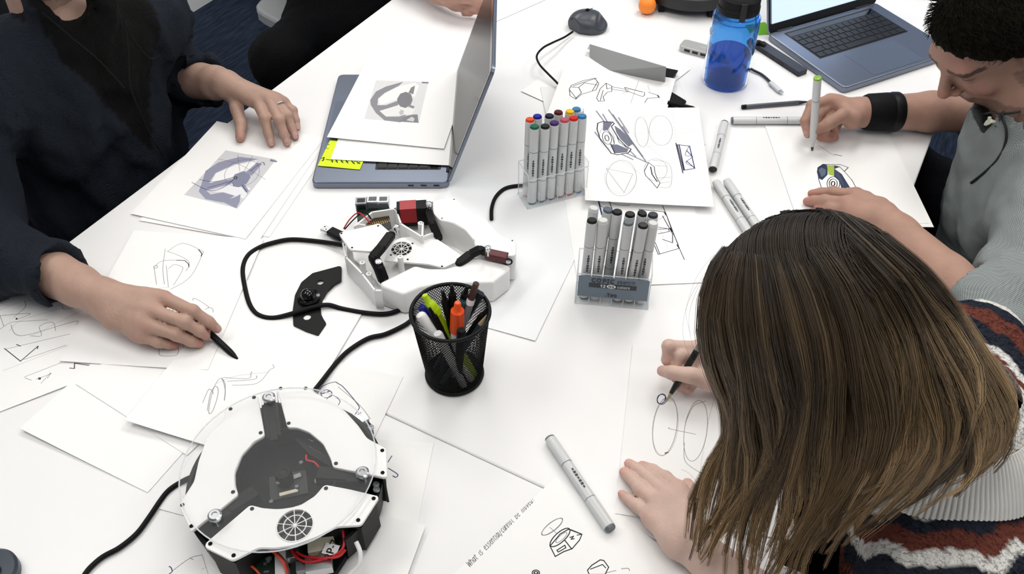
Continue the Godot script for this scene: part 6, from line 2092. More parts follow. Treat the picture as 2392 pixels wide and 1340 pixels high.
	pen("ballpoint_pen", "black pen held by the hand of the person in navy", tip, tip + pd * 0.10, [["metal_tip", M.silver, [0, 0, 0, 0.5, 3, 1.0, 3, 0]], ["barrel", M.black_plastic, [3, 0, 3, 1.4, 12, 3.6, 20, 4.6, 40, 4.8, 94, 4.8, 100, 3.4, 100, 0]], ["clip", M.matte_black, [70, 0, 70, 5.2, 94, 5.2, 94, 0]]], "pens held in a hand")
	trousers(W(-0.86, -0.27, -1.44), W(-0.46, -0.22, -1.33), W(-0.60, -0.22, -1.02), TV, Vector3(-0.42, 0, -1.30), Vector3(-0.55, 0, -0.98), M.black_denim, o)
	make_chair(Vector3(-0.90, 0, -1.45), NV, "dark chair under the person in navy", M.dark_plastic)
	_hair_cap(o, hc, hb, Color(0.05, 0.042, 0.036), Color(0.08, 0.07, 0.06), 700, 0.02, 31)

# short hair: a cap over the skull and a coat of short strands
func _hair_cap(o: Node3D, hc: Vector3, hb: Basis, c0: Color, c1: Color, count: int, length: float, seed_: int, line := 0.028) -> void:
	var r := RandomNumberGenerator.new()
	r.seed = seed_
	var f := field_around([hc + hb * Vector3(0, 0.03, -0.012)], 0.15, 0.004)
	var cc := hc + hb * Vector3(0, 0.026, -0.014)
	f.ell(cc, hb, Vector3(0.082, 0.098, 0.101), 0.005)
	f.slice_off(hb * Vector3(0, -0.82, 0.57), (hb * Vector3(0, -0.82, 0.57)).dot(hc + hb * Vector3(0, line, 0.062)))
	f.ripple(fold_noise(seed_, 55.0), 0.005, Basis())
	put("hair_cap", f.mesh(func(_p, _n): return c0), M.short_hair, o)
	var list := []
	for i in count:
		var d := Vector3(r.randfn(), r.randfn(), r.randfn()).normalized()
		if d.y < -0.25 + 0.75 * maxf(d.z, 0.0): continue
		var p := cc + hb * (d * Vector3(0.081, 0.097, 0.100))
		if (hb * Vector3(0, -0.82, 0.57)).dot(p - (hc + hb * Vector3(0, line, 0.062))) > -0.002: continue
		var n := (hb * (d / Vector3(0.081, 0.097, 0.100))).normalized()
		var sweep := (hb * Vector3(0.7 + r.randf_range(-0.4, 0.4), 0.1, 0.15 + r.randf_range(-0.4, 0.4))).normalized()
		sweep = (sweep - n * sweep.dot(n)).normalized()
		var l := [p]
		for k in 3: l.append(l[-1] + (n * (0.75 - 0.2 * k) + sweep * 0.6).normalized() * (length / 3.0) * r.randf_range(0.7, 1.2))
		var t := r.randf()
		list.append([l, c0.lerp(c1, t * 0.6), c0.lerp(c1, t)])
	strands(list, 0.0007, 0.0003, "hair", o).material_override = M.short_hair

func far_person() -> void:
	var o := thing("person", "person in black clothes with a fist resting on the table", "person", Vector3(-0.62, 0, -2.25), "people around the tables")
	var base := Color(0.50, 0.30, 0.235)
	var warm := Color(0.52, 0.235, 0.20)
	var wr := pt(1022, -22, 0.045)
	var el := W(-0.33, 0.07, -2.10)
	var parts := arm_and_hand([el, el.lerp(wr, 0.5), wr], [0.044, 0.038, 0.027], [
		[1045, -8, 0.050, 1080, -6, 0.058, 1112, 0, 0.055, 1128, 10, 0.045],
		[1085, -20, 0.062, 1120, -8, 0.058, 1126, 12, 0.038, 1110, 16, 0.028],
		[1080, -8, 0.050, 1112, 4, 0.046, 1124, 18, 0.030, 1106, 22, 0.022],
		[1074, 4, 0.036, 1102, 14, 0.034, 1114, 24, 0.020, 1096, 27, 0.016],
		[1066, 14, 0.024, 1088, 24, 0.022, 1098, 30, 0.014, 1084, 32, 0.011]], 1.0, base, warm, 41)
	var sh := W(-0.42, 0.28, -2.20)
	var fwd := Vector3(0.9, -0.25, 0.1).normalized()
	var hb := look_basis(fwd, Vector3.UP)
	var hc := W(-0.40, 0.52, -2.35)
	var f := field_around([hc, W(-0.46, 0.25, -2.35)], 0.16, 0.008)
	head_shape(f, hc, hb)
	f.cap(W(-0.48, 0.25, -2.36), hc - hb * Vector3(0, 0.06, 0.02), 0.06, 0.055, 0.02)
	var sc := skin_col(base, warm, [], 42)
	parts.append(f.mesh(sc))
	f = field_around([W(-0.48, 0.25, -2.36), W(-0.55, -0.2, -2.4), sh, el], 0.1, 0.016)
	f.cap(W(-0.48, 0.25, -2.36), W(-0.50, -0.2, -2.4), 0.06, 0.1, 0.04)
	f.cap(sh, el, 0.045, 0.04, 0.04)
	f.cap(sh, W(-0.48, 0.25, -2.36), 0.045, 0.05, 0.04)
	parts.append(f.mesh(sc))
	put("body", join(parts), M.skin, o)
	f = field_around([sh, el, W(-0.50, -0.28, -2.4), W(-0.6, 0.2, -2.6)], 0.16, 0.012)
	var tb := Basis(TV, Vector3.UP, -NV)
	f.ell(W(-0.48, 0.10, -2.38), tb, Vector3(0.19, 0.20, 0.12), 0.05)
	f.ell(W(-0.50, -0.15, -2.40), tb, Vector3(0.17, 0.18, 0.125), 0.05)
	f.chain([sh, el, el.lerp(wr, 0.62)], [0.07, 0.058, 0.046], 0.03)
	f.cap(sh, W(-0.58, 0.26, -2.55), 0.07, 0.07, 0.04)
	f.chain([W(-0.58, 0.24, -2.55), W(-0.50, 0.0, -2.66), W(-0.30, 0.05, -2.60)], [0.07, 0.06, 0.048], 0.03)
	f.ripple(fold_noise(43, 9.0), 0.012, Basis())
	put("jumper", f.mesh(func(_p, _n): return Color.WHITE), M.black_cloth, o)
	# the thigh seen beside the table edge
	var k1 := pt(650, 138, -0.21)
	trousers(W(-0.47, -0.27, -2.36), W(-0.15, -0.24, -2.30), k1, Vector3(0.5, 0, -0.86), Vector3(-0.25, 0, -2.2), Vector3(k1.x + 0.12, 0, k1.z + 0.04), M.black_denim, o)
	make_chair(Vector3(-0.47, 0, -2.45), Vector3(0.62, 0, 0.55), "pale grey chair under the person in black", M.chair_grey)
	_hair_cap(o, hc, hb, Color(0.03, 0.025, 0.02), Color(0.06, 0.05, 0.04), 200, 0.02, 32)
func man_in_grey() -> void:
	var o := thing("person", "person in a grey zip pullover drawing with a green marker", "person", Vector3(0.92, 0, -1.22), "people around the tables")
	var base := Color(0.40, 0.240, 0.185)
	var warm := Color(0.44, 0.195, 0.16)
	var up := Vector3.UP
	var wr := pt(2012, 262, 0.042)
	var er := W(0.90, 0.035, -1.405)
	var parts := arm_and_hand([er, er.lerp(wr, 0.5), wr.lerp(er, 0.15), wr], [0.042, 0.036, 0.030, 0.027], [
		[1990, 277, 0.050, 1967, 270, 0.060, 1934, 290, 0.055, 1908, 303, 0.046],
		[1938, 234, 0.060, 1897, 246, 0.066, 1880, 283, 0.048, 1887, 314, 0.032],
		[1944, 240, 0.050, 1908, 268, 0.052, 1906, 308, 0.028, 1918, 322, 0.018],
		[1956, 248, 0.040, 1928, 290, 0.036, 1928, 320, 0.018, 1938, 324, 0.013],
		[1970, 266, 0.032, 1950, 302, 0.024, 1945, 320, 0.014, 1952, 322, 0.011]], 1.0, base, warm, 51, [[0, Vector3(-0.2, 0.9, 0.3)], [1, Vector3(-0.9, 0.4, 0.2)]])
	var wl := pt(2060, 509, 0.036)
	var el := W(0.705, 0.02, -0.865)
	parts.append_array(arm_and_hand([el, el.lerp(wl, 0.45), wl.lerp(el, 0.15), wl], [0.044, 0.038, 0.030, 0.026], [
		[2053, 486, 0.030, 2022, 463, 0.020, 2000, 452, 0.015, 1980, 449, 0.011],
		[1998, 457, 0.034, 1946, 449, 0.022, 1917, 450, 0.014, 1896, 452, 0.010],
		[1976, 474, 0.036, 1927, 468, 0.024, 1902, 468, 0.015, 1885, 470, 0.010],
		[1982, 491, 0.034, 1941, 486, 0.022, 1925, 487, 0.014, 1910, 488, 0.010],
		[1997, 506, 0.030, 1962, 506, 0.018, 1952, 506, 0.013, 1940, 506, 0.010]], 1.0, base, warm, 52))
	var hc := W(0.772, 0.246, -1.314)
	var fwd := Vector3(-0.687, -0.654, 0.316).normalized()
	var hb := look_basis(fwd, up)
	var neck := W(0.845, 0.120, -1.26)
	var f := field_around([hc, neck], 0.15, 0.0038)
	head_shape(f, hc, hb)
	f.cap(neck + NV * 0.03, hc - hb * Vector3(0, 0.03, 0.03), 0.062, 0.058, 0.02)
	var sc := skin_col(base, warm, [[hc + hb * Vector3(0.03, 0.04, 0.09), 0.6, 0.05], [hc + hb * Vector3(0, -0.04, 0.11), 0.8, 0.03], [hc + hb * Vector3(0.04, -0.03, 0.07), 0.7, 0.04]], 53)
	var brow := Color(0.03, 0.022, 0.018)
	var bn := fold_noise(5, 90.0)
	parts.append(f.mesh(func(p: Vector3, n: Vector3) -> Color:
		var q := hb.transposed() * (p - hc)
		var c: Color = sc.call(p, n)
		var x := absf(q.x)
		var by := 0.019 + 0.10 * x - 1.6 * x * x
		if x > 0.010 and x < 0.055 and absf(q.y - by) < 0.0048 and q.z > 0.03: return c.lerp(brow, 0.8)
		if x > 0.016 and x < 0.047 and absf(q.y - 0.003) < 0.0022 and q.z > 0.06: return c.lerp(brow, 0.7)
		var jaw := q.y < -0.058 - 0.1 * q.z and q.z > 0.0 and q.y > -0.118
		if jaw or (q.y < -0.02 and q.y > -0.075 and q.z < 0.03 and q.z > 0.008 and x > 0.04): return c.lerp(brow, 0.42 + 0.2 * bn.get_noise_3dv(p))
		return c))
	f = field_around([neck, W(0.95, -0.2, -1.2), er, el, W(1.02, 0.1, -1.42)], 0.1, 0.016)
	f.cap(neck + NV * 0.04, W(0.94, -0.2, -1.2), 0.06, 0.10, 0.04)
	f.cap(W(1.00, 0.08, -1.40), er, 0.045, 0.04, 0.04)
	f.cap(W(0.82, 0.06, -1.08), el, 0.045, 0.04, 0.04)
	f.cap(W(1.00, 0.06, -1.40), W(0.84, 0.04, -1.08), 0.03, 0.03, 0.03)
	parts.append(f.mesh(sc))
	put("body", join(parts), M.skin, o)
	# pullover
	f = field_around([W(1.08, 0.15, -1.5), W(0.68, -0.32, -0.85)], 0.09, 0.0075)
	var tb := Basis(TV, up, -NV)
	f.ell(W(0.905, -0.02, -1.235), tb, Vector3(0.185, 0.16, 0.125), 0.05)
	f.ell(W(0.930, -0.20, -1.215), tb, Vector3(0.170, 0.18, 0.130), 0.05)
	var sr := W(1.00, 0.075, -1.41)
	var sl := W(0.835, 0.055, -1.075)
	f.cap(sr, sl, 0.068, 0.068, 0.05)
	f.chain([sr, er + Vector3(0.02, 0, 0), er.lerp(wr, 0.16)], [0.068, 0.058, 0.050], 0.03)
	var cl := el.lerp(wl, 0.24)
	f.chain([sl, el, cl], [0.068, 0.058, 0.050], 0.03)
	f.cap(neck - Vector3(0, 0.045, 0) + NV * 0.015, neck + Vector3(0, 0.012, 0), 0.088, 0.074, 0.03)
	for q in [[er, er.lerp(wr, 0.16), wr], [el, cl, wl]]:
		var d: Vector3 = (q[2] - q[0]).normalized()
		for k in [0.010, 0.030]: f.ell(q[1] - d * k, Basis(), Vector3.ONE * 0.052, 0.005)
		f.cap(q[1] + d * 0.056, q[1] + d * 0.14, 0.054, 0.06, 0.003, true)
	f.cap(neck + Vector3(0, 0.01, 0), hc, 0.064, 0.085, 0.004, true)
	f.ripple(fold_noise(54, 7.0), 0.014, Basis(Vector3(1.5, 0, 0), Vector3(0.3, 0.6, 0.4), Vector3(0, 0, 1.2)))
	f.ripple(fold_noise(55, 26.0), 0.003, Basis())
	var sh := put("pullover", f.mesh(func(_p, _n): return Color.WHITE), M.heather, o)
	var zm := mat("zip_dark", Color(0.10, 0.11, 0.12), 0.6)
	seam(f, [2338, 272, 2350, 300, 2348, 335, 2330, 372, 2300, 402, 2268, 427], 0.0022, zm, "zip", sh, -0.0004)
	seam(f, [2345, 262, 2338, 272, 2330, 274], 0.0024, zm, "zip_pull", sh, 0.002)
	seam(f, [2296, 268, 2318, 262, 2340, 266, 2375, 262, 2392, 255], 0.0020, zm, "collar_edge", sh)
	var lm := mat("logo_white", Color(0.88, 0.89, 0.82), 0.5)
	seam(f, [2302, 292, 2306, 285, 2311, 280, 2312, 274], 0.0030, lm, "chest_emblem", sh, 0.001)
	seam(f, [2312, 281, 2320, 284, 2327, 283], 0.0030, lm, "chest_emblem", sh, 0.001)
	seam(f, [2302, 290, 2309, 289, 2316, 284], 0.0022, lm, "chest_emblem", sh, 0.001)
	_hair_cap(o, hc, hb, Color(0.0105, 0.0085, 0.0072), Color(0.020, 0.016, 0.013), 5600, 0.018, 33, 0.046)
	# wrist band with a loose cord
	var band := thing("wrist_band", "wide black wrist band with a loose cord", "wrist band", ground(wr))
	var s := st()
	var bd := (er - wr).normalized()
	tube(s, [wr + bd * 0.006, wr + bd * 0.012, wr + bd * 0.048, wr + bd * 0.054], [0.031, 0.0335, 0.0355, 0.034], 28, true, 1.0)
	obj("strap", s, M.matte_black, band)
	s = st()
	tube(s, [wr + bd * 0.050, wr + bd * 0.056, wr + bd * 0.066, wr + bd * 0.070], [0.034, 0.0365, 0.0365, 0.034], 28)
	obj("bracelet", s, M.black_plastic, band)
	s = st()
	tube(s, curve([pt(2076, 265, 0.055), pt(2084, 282, 0.035), pt(2083, 296, 0.018), pt(2081, 303, 0.012)], 0.004), 0.0012, 6)
	obj("cord", s, M.matte_black, band)
	# green marker in the hand: uncapped at the foot
	var nib := pt(1897, 351, 0.0025)
	var top := nib
	for k in 200:
		var p := pt(1910, 180, 0.02 + k * 0.001)
		top = p
		if (p - nib).length() > 0.150 and k > 10 and (pt(1910, 180, 0.021 + k * 0.001) - nib).length() > (p - nib).length(): break
	var ax := (top - nib).normalized()
	var mk := thing("marker", "marker with light green end held over the helmet drawing", "marker", nib, "markers held in a hand")
	mk.transform = Transform3D(along(nib, top).basis, nib)
	var len := (top - nib).length()
	mat("lime_end", Color(0.50, 0.68, 0.22), 0.35)
	mat("green_nib", Color(0.05, 0.26, 0.06), 0.5)
	for q in [["nib", "green_nib", [Vector2(0, 0), Vector2(0.0022, 0.001), Vector2(0.0028, 0.006), Vector2(0.0028, 0.010), Vector2(0, 0.010)]], ["barrel", "marker_body", [Vector2(0, 0.009), Vector2(0.0030, 0.009), Vector2(0.0045, 0.020), Vector2(0.0062, 0.024), Vector2(0.0074, 0.030), Vector2(0.0074, len * 0.70), Vector2(0, len * 0.70)]], ["seam", "marker_line", [Vector2(0.0073, len * 0.70), Vector2(0.0077, len * 0.70), Vector2(0.0077, len * 0.706), Vector2(0.0073, len * 0.706)]], ["cap", "marker_body", [Vector2(0, len * 0.705), Vector2(0.0077, len * 0.705), Vector2(0.0077, len * 0.975), Vector2(0, len * 0.975)]], ["cap_end", "lime_end", [Vector2(0, len * 0.975), Vector2(0.0076, len * 0.975), Vector2(0.0074, len * 0.995), Vector2(0.006, len), Vector2(0, len)]]]:
		s = st()
		lathe(s, q[2], Transform3D(), 20, 0.9)
		s.generate_normals()
		var c := MeshInstance3D.new()
		c.mesh = s.commit()
		c.material_override = M[q[1]]
		c.name = q[0]
		mk.add_child(c, true)
	var pr := MeshInstance3D.new()
	pr.mesh = marker_meshes["print"]
	pr.material_override = M.marker_print
	pr.name = "print"
	mk.add_child(pr, true)
	trousers(W(0.98, -0.26, -1.24), W(0.58, -0.20, -1.10), W(0.80, -0.19, -1.56), -TV, Vector3(0.60, 0, -1.12), Vector3(0.72, 0, -1.62), M.denim, o)
	make_chair(Vector3(1.0, 0, -1.17), -NV, "dark chair under the person in grey", M.dark_plastic)

func woman() -> void:
	var o := thing("person", "person with long brown hair in a striped knit sweater", "person", Vector3(0.55, 0, -0.56), "people around the tables")
	var base := Color(0.61, 0.44, 0.375)
	var warm := Color(0.62, 0.345, 0.295)
	var up := Vector3.UP
	var wr := pt(1690, 872, 0.040)
	var er := W(0.50, 0.03, -0.80)
	var parts := arm_and_hand([er, er.lerp(wr, 0.5), wr], [0.036, 0.032, 0.023], [
		[1657, 884, 0.040, 1612, 876, 0.050, 1570, 870, 0.046, 1547, 866, 0.036],
		[1634, 812, 0.054, 1562, 808, 0.058, 1558, 840, 0.040, 1568, 858, 0.028],
		[1640, 822, 0.048, 1592, 830, 0.052, 1580, 862, 0.034, 1578, 884, 0.020],
		[1648, 842, 0.042, 1604, 868, 0.036, 1594, 896, 0.020, 1588, 904, 0.013],
		[1660, 858, 0.034, 1622, 890, 0.024, 1610, 908, 0.014, 1602, 912, 0.010]], 0.90, base, warm, 61, [[0, Vector3(-0.3, 0.7, -0.6)]])
	var wl := pt(1592, 1255, 0.030)
	var el := W(0.36, 0.025, -0.375)
	parts.append_array(arm_and_hand([el, el.lerp(wl, 0.5), wl], [0.036, 0.031, 0.022], [
		[1602, 1205, 0.026, 1613, 1166, 0.018, 1612, 1146, 0.013, 1606, 1130, 0.010],
		[1586, 1142, 0.028, 1554, 1117, 0.021, 1525, 1098, 0.015, 1500, 1087, 0.009],
		[1562, 1157, 0.030, 1521, 1123, 0.022, 1492, 1097, 0.015, 1469, 1082, 0.009],
		[1541, 1178, 0.028, 1496, 1141, 0.021, 1474, 1117, 0.014, 1457, 1102, 0.009],
		[1519, 1207, 0.024, 1488, 1181, 0.017, 1468, 1166, 0.012, 1452, 1153, 0.008]], 0.92, base, warm, 62))
	var hc := W(0.297, 0.322, -0.603)
	var fwd := Vector3(-0.60, -0.73, -0.33).normalized()
	var hb := look_basis(fwd, up)
	var neck := W(0.455, 0.225, -0.575)
	var f := field_around([hc, neck], 0.15, 0.006)
	head_shape(f, hc, hb, 0.93)
	f.cap(neck, hc - hb * Vector3(0, 0.03, 0.04), 0.05, 0.05, 0.02)
	var sc := skin_col(base, warm, [], 63)
	parts.append(f.mesh(sc))
	f = field_around([neck, W(0.56, -0.2, -0.55), el, er], 0.1, 0.016)
	f.cap(neck, W(0.56, -0.2, -0.55), 0.045, 0.08, 0.04)
	f.cap(W(0.44, 0.08, -0.42), el, 0.03, 0.03, 0.03)
	f.cap(W(0.58, 0.08, -0.72), er, 0.03, 0.03, 0.03)
	f.cap(W(0.44, 0.08, -0.42), W(0.58, 0.08, -0.72), 0.03, 0.03, 0.03)
	parts.append(f.mesh(sc))
	put("body", join(parts), M.skin, o)
	# sweater: white knit with navy and rust bands
	f = field_around([W(0.36, 0.16, -0.36), W(0.72, -0.30, -0.86), W(0.36, 0.0, -0.30)], 0.09, 0.0048)
	var tb := Basis(TV, up, -NV)
	f.ell(W(0.530, 0.02, -0.550), tb, Vector3(0.185, 0.17, 0.125), 0.05)
	f.ell(W(0.575, -0.17, -0.53), tb, Vector3(0.17, 0.18, 0.13), 0.05)
	var sl := W(0.425, 0.115, -0.425)
	var sr := W(0.575, 0.115, -0.735)
	f.cap(sl, sr, 0.068, 0.068, 0.05)
	f.chain([sl, el + Vector3(0.02, 0.02, 0.0), el.lerp(wl, 0.45)], [0.066, 0.056, 0.044], 0.03)
	f.chain([sr, er + Vector3(0.02, 0.01, 0), er.lerp(wr, 0.30)], [0.066, 0.056, 0.046], 0.03)
	f.cap(neck - Vector3(0, 0.045, 0) + NV * 0.02, neck + Vector3(0, -0.005, 0), 0.085, 0.074, 0.025)
	for q in [[el, el.lerp(wl, 0.45), wl], [er, er.lerp(wr, 0.30), wr]]:
		var d: Vector3 = (q[2] - q[0]).normalized()
		f.cap(q[1] + d * 0.05, q[1] + d * 0.13, 0.048, 0.055, 0.003, true)
	f.cap(neck + Vector3(-0.01, -0.01, 0), hc, 0.060, 0.08, 0.004, true)
	f.ripple(fold_noise(64, 8.0), 0.010, Basis())
	var kn := FastNoiseLite.new()
	kn.noise_type = FastNoiseLite.TYPE_CELLULAR
	kn.seed = 5
	kn.frequency = 95.0
	kn.fractal_type = FastNoiseLite.FRACTAL_NONE
	kn.cellular_return_type = FastNoiseLite.RETURN_DISTANCE
	f.ripple(kn, 0.0042, Basis())
	var white := Color(0.74, 0.73, 0.70)
	var navy := Color(0.022, 0.027, 0.038)
	var rust := Color(0.145, 0.046, 0.032)
	var wv := fold_noise(66, 30.0)
	var nc := neck + Vector3(0, -0.02, 0)
	put("sweater", f.mesh(func(p: Vector3, _n: Vector3) -> Color:
		var q := p - nc
		var side := q.dot(TV)
		var r := Vector2(side, q.dot(NV) * 1.15).length() + maxf(-q.y - 0.06, 0.0) * 0.8
		r += 0.008 * wv.get_noise_3dv(p) + 0.006 * sin(atan2(q.dot(NV), side) * 14.0)
		var a := fposmod(r - 0.106, 0.198)
		if r < 0.106: return white
		if a < 0.020 or (a > 0.058 and a < 0.084) or (a > 0.112 and a < 0.138): return navy
		if a < 0.042 or (a > 0.084 and a < 0.112): return rust
		return white), M.knit, o)
	# ribbed collar lying on the shoulders
	var s := st()
	var under := st()
	under.set_smooth_group(1)
	var rows := []
	for k in 132:
		var a := TAU * k / 132.0
		var d := TV * cos(a) + NV * sin(a)
		var l := []
		for j in 6:
			var p := neck + d * (0.070 + 0.0080 * j) + NV * 0.008
			var q := f.hit(Vector3(p.x, TT + 0.5, p.z), Vector3.DOWN, 0.0, 0.8)
			var y := TT + 0.2 if q == Vector3.INF else q.y
			y = minf(maxf(y, TT + 0.10), neck.y + 0.012)
			l.append(Vector3(p.x, y + 0.0035, p.z))
		for j in range(1, 5): l[j].y = (l[j - 1].y + l[j].y * 2.0 + l[j + 1].y) / 4.0
		rows.append(l)
	for sweep in 3:
		var copy := rows.duplicate(true)
		for k in 132:
			for j in 6:
				var y := 0.0
				for e in range(-4, 5): y += copy[(k + e + 132) % 132][j].y / 9.0
				rows[k][j].y = y
	for k in 132:
		rows[k][5].y -= 0.004
		tube(s, rows[k], [0.0028, 0.0028, 0.0028, 0.0028, 0.0028, 0.0022], 5)
	for k in 132:
		for j in 5: quad(under, rows[k][j] - Vector3(0, -0.0008, 0), rows[(k + 1) % 132][j] - Vector3(0, -0.0008, 0), rows[(k + 1) % 132][j + 1] - Vector3(0, -0.0008, 0), rows[k][j + 1] - Vector3(0, -0.0008, 0))
	var col := obj("collar", under, M.knit_white, o)
	obj("collar_rib", s, M.knit_white, col).set_meta("kind", "stuff")
	trousers(W(0.60, -0.28, -0.53), W(0.28, -0.21, -0.42), W(0.40, -0.21, -0.70), -TV, Vector3(0.25, 0, -0.40), Vector3(0.38, 0, -0.68), M.denim, o)
	make_chair(Vector3(0.66, 0, -0.50), -NV, "dark chair under the person with long hair", M.dark_plastic)
	var tip := pt(1556, 937, 0.002)
	var pd := (pt(1614, 842, 0.058) - tip).normalized()
	pen("drawing_pen", "dark green drawing pen held by the person with long hair", tip, tip + pd * 0.15, [["nib", M.pencil_wood, [0, 0, 0, 0.4, 4, 1.2, 14, 2.8, 14, 0]], ["barrel", M.pen_green, [14, 0, 14, 3.0, 30, 4.4, 85, 4.6, 85, 0]], ["end", M.pen_grey, [85, 0, 85, 4.6, 146, 4.6, 150, 3.6, 150, 0]]], "pens held in a hand")
	hair_of(o, hc, hb)

# long hair: guide curves from the parting, locks between them, strands in each lock
func hair_of(o: Node3D, hc: Vector3, hb: Basis) -> void:
	var r := RandomNumberGenerator.new()
	r.seed = 77
	var cc := hc + hb * Vector3(0, 0.020, -0.012)
	var rad := Vector3(0.082, 0.098, 0.103)
	var inv := hb.transposed()
	var cam := Vector3(0, TT + CAMH, 0)
	var on_head := func(x: float, y: float) -> Vector3:
		var d := ray(x, y).normalized()
		var a := (inv * (cam - cc)) / rad
		var b := (inv * d) / rad
		var A := b.dot(b)
		var B := a.dot(b)
		var C := a.dot(a) - 1.0
		var disc := B * B - A * C
		return cam + d * ((-B - sqrt(maxf(disc, 0.0))) / A)
	# each guide: points on the skull by pixel (height 0), then pixel and height above the table
	var guides := [
		[1752, 548, 0, 1700, 575, 0, 1664, 622, 0, 1640, 700, 0.34, 1636, 780, 0.30, 1655, 855, 0.26, 1690, 935, 0.21, 1690, 1030, 0.16, 1650, 1120, 0.12, 1608, 1195, 0.085, 1590, 1265, 0.06],
		[1756, 545, 0, 1718, 590, 0, 1690, 650, 0, 1676, 740, 0.35, 1688, 830, 0.31, 1712, 920, 0.26, 1728, 1010, 0.21, 1700, 1110, 0.15, 1655, 1200, 0.10, 1625, 1290, 0.07],
		[1762, 542, 0, 1745, 600, 0, 1735, 680, 0, 1738, 770, 0.36, 1760, 860, 0.32, 1778, 950, 0.27, 1775, 1050, 0.21, 1735, 1150, 0.15, 1690, 1250, 0.10, 1655, 1335, 0.07],
		[1772, 538, 0, 1780, 610, 0, 1790, 690, 0, 1805, 780, 0.38, 1822, 870, 0.34, 1835, 970, 0.28, 1825, 1070, 0.23, 1785, 1170, 0.17, 1735, 1270, 0.12, 1705, 1370, 0.08],
		[1790, 530, 0, 1830, 610, 0, 1855, 690, 0, 1880, 780, 0.39, 1895, 880, 0.35, 1900, 980, 0.30, 1885, 1080, 0.25, 1845, 1180, 0.19, 1795, 1280, 0.14, 1760, 1390, 0.10],
		[1815, 521, 0, 1885, 605, 0, 1930, 690, 0, 1960, 790, 0.39, 1980, 890, 0.36, 1985, 990, 0.31, 1965, 1090, 0.26, 1920, 1190, 0.21, 1860, 1290, 0.16, 1820, 1400, 0.12],
		[1845, 511, 0, 1940, 595, 0, 2000, 680, 0, 2045, 790, 0.39, 2072, 890, 0.36, 2080, 990, 0.32, 2060, 1090, 0.28, 2010, 1180, 0.24, 1945, 1270, 0.20, 1890, 1380, 0.16],
		[1872, 504, 0, 1985, 585, 0, 2060, 670, 0, 2115, 780, 0.385, 2150, 880, 0.36, 2165, 975, 0.33, 2145, 1070, 0.30, 2090, 1150, 0.275, 2020, 1220, 0.25, 1960, 1290, 0.22],
		[1895, 499, 0, 2020, 575, 0, 2100, 655, 0, 2175, 765, 0.37, 2220, 865, 0.35, 2240, 955, 0.33, 2225, 1040, 0.305, 2175, 1110, 0.29, 2110, 1165, 0.275, 2050, 1210, 0.26],
		[1915, 497, 0, 2045, 562, 0, 2130, 640, 0, 2215, 745, 0.35, 2270, 845, 0.335, 2300, 930, 0.32, 2300, 1005, 0.305, 2260, 1070, 0.295, 2200, 1125, 0.285, 2140, 1165, 0.275],
		[1930, 497, 0, 2060, 550, 0, 2150, 625, 0, 2240, 725, 0.33, 2300, 825, 0.315, 2340, 905, 0.305, 2352, 965, 0.30, 2335, 1020, 0.29, 2295, 1075, 0.285, 2240, 1120, 0.28]]
	var G := []
	var np := 24
	for g in guides:
		var pts := []
		for i in range(0, g.size(), 3):
			if i == 0:
				var z := lerpf(0.74, -0.88, G.size() / (guides.size() - 1.0))
				var w := sqrt(1.0 - z * z)
				pts.append(cc + hb * (Vector3(-0.50 * w, 0.866 * w, z) * rad * 1.015))
			else: pts.append(on_head.call(float(g[i]), float(g[i + 1])) if g[i + 2] == 0 else pt(g[i], g[i + 1], g[i + 2]))
		var c := Curve3D.new()
		for i in pts.size():
			var t: Vector3 = (pts[mini(i + 1, pts.size() - 1)] - pts[maxi(i - 1, 0)]) / 6.0
			c.add_point(pts[i], -t, t)
		var L := c.get_baked_length()
		var l := []
		for k in np: l.append(c.sample_baked(L * k / (np - 1.0)))
		G.append(l)
	var at_g := func(u: float, k: int) -> Vector3:
		var i := clampi(int(u), 0, G.size() - 2)
		var t := u - i
		var p0: Vector3 = G[maxi(i - 1, 0)][k]
		var p1: Vector3 = G[i][k]
		var p2: Vector3 = G[i + 1][k]
		var p3_: Vector3 = G[mini(i + 2, G.size() - 1)][k]
		return p1.cubic_interpolate(p2, p0, p3_, t)
	# under-layer: a soft sheet of hair close to the skull
	var s := st()
	s.set_smooth_group(1)
	var root_tone := Color(0.046, 0.033, 0.023)      # the locks' own mean colours, dyed lighter towards the ends
	var tip_tone := Color(0.22, 0.146, 0.076)
	var U := (G.size() - 1) * 4
	for i in range(1, U - 3):
		for k in 17:
			if i > U - 9 and k > 10: continue
			var q := []
			for e in [[0, 0], [1, 0], [1, 1], [0, 1]]:
				var u: float = (i + e[0]) * 0.25
				var kk: int = k + e[1]
				var p: Vector3 = at_g.call(u, kk)
				var inn: Vector3 = (cc - p).normalized() * 0.012 + Vector3(0, -0.006, 0)
				q.append(p + inn)
			for e in [0, 1, 2, 0, 2, 3]:
				s.set_color(root_tone.lerp(tip_tone, clampf(((k + int(e > 1)) / (np - 1.0) - 0.15) / 0.75, 0.0, 1.0)))
				s.add_vertex(q[e])
	obj("hair_underlayer", s, M.hair, o)
	f_cap(o, cc, hb, rad, root_tone)
	# locks
	var list := []
	var locks := 245
	for n in locks:
		var u0 := r.randf_range(0.0, G.size() - 1.001)
		if n < 20: u0 = r.randf_range(0.0, 2.0)
		elif n < 46: u0 = r.randf_range(G.size() - 2.6, G.size() - 1.001)
		var len := r.randi_range(20, np)
		var depth := r.randf_range(-0.020, 0.008)
		var ph := u0 * 2.3 + r.randf() * 1.6
		var wav := r.randf_range(0.005, 0.017)
		var drift := r.randf_range(-0.35, 0.35)
		var tone := r.randf()
		var pull := r.randf_range(0.72, 0.98)
		var c0 := Color(0.016, 0.0115, 0.0085).lerp(Color(0.060, 0.043, 0.030), tone * tone)
		var c1 := Color(0.10, 0.062, 0.030).lerp(Color(0.46, 0.305, 0.155), tone)
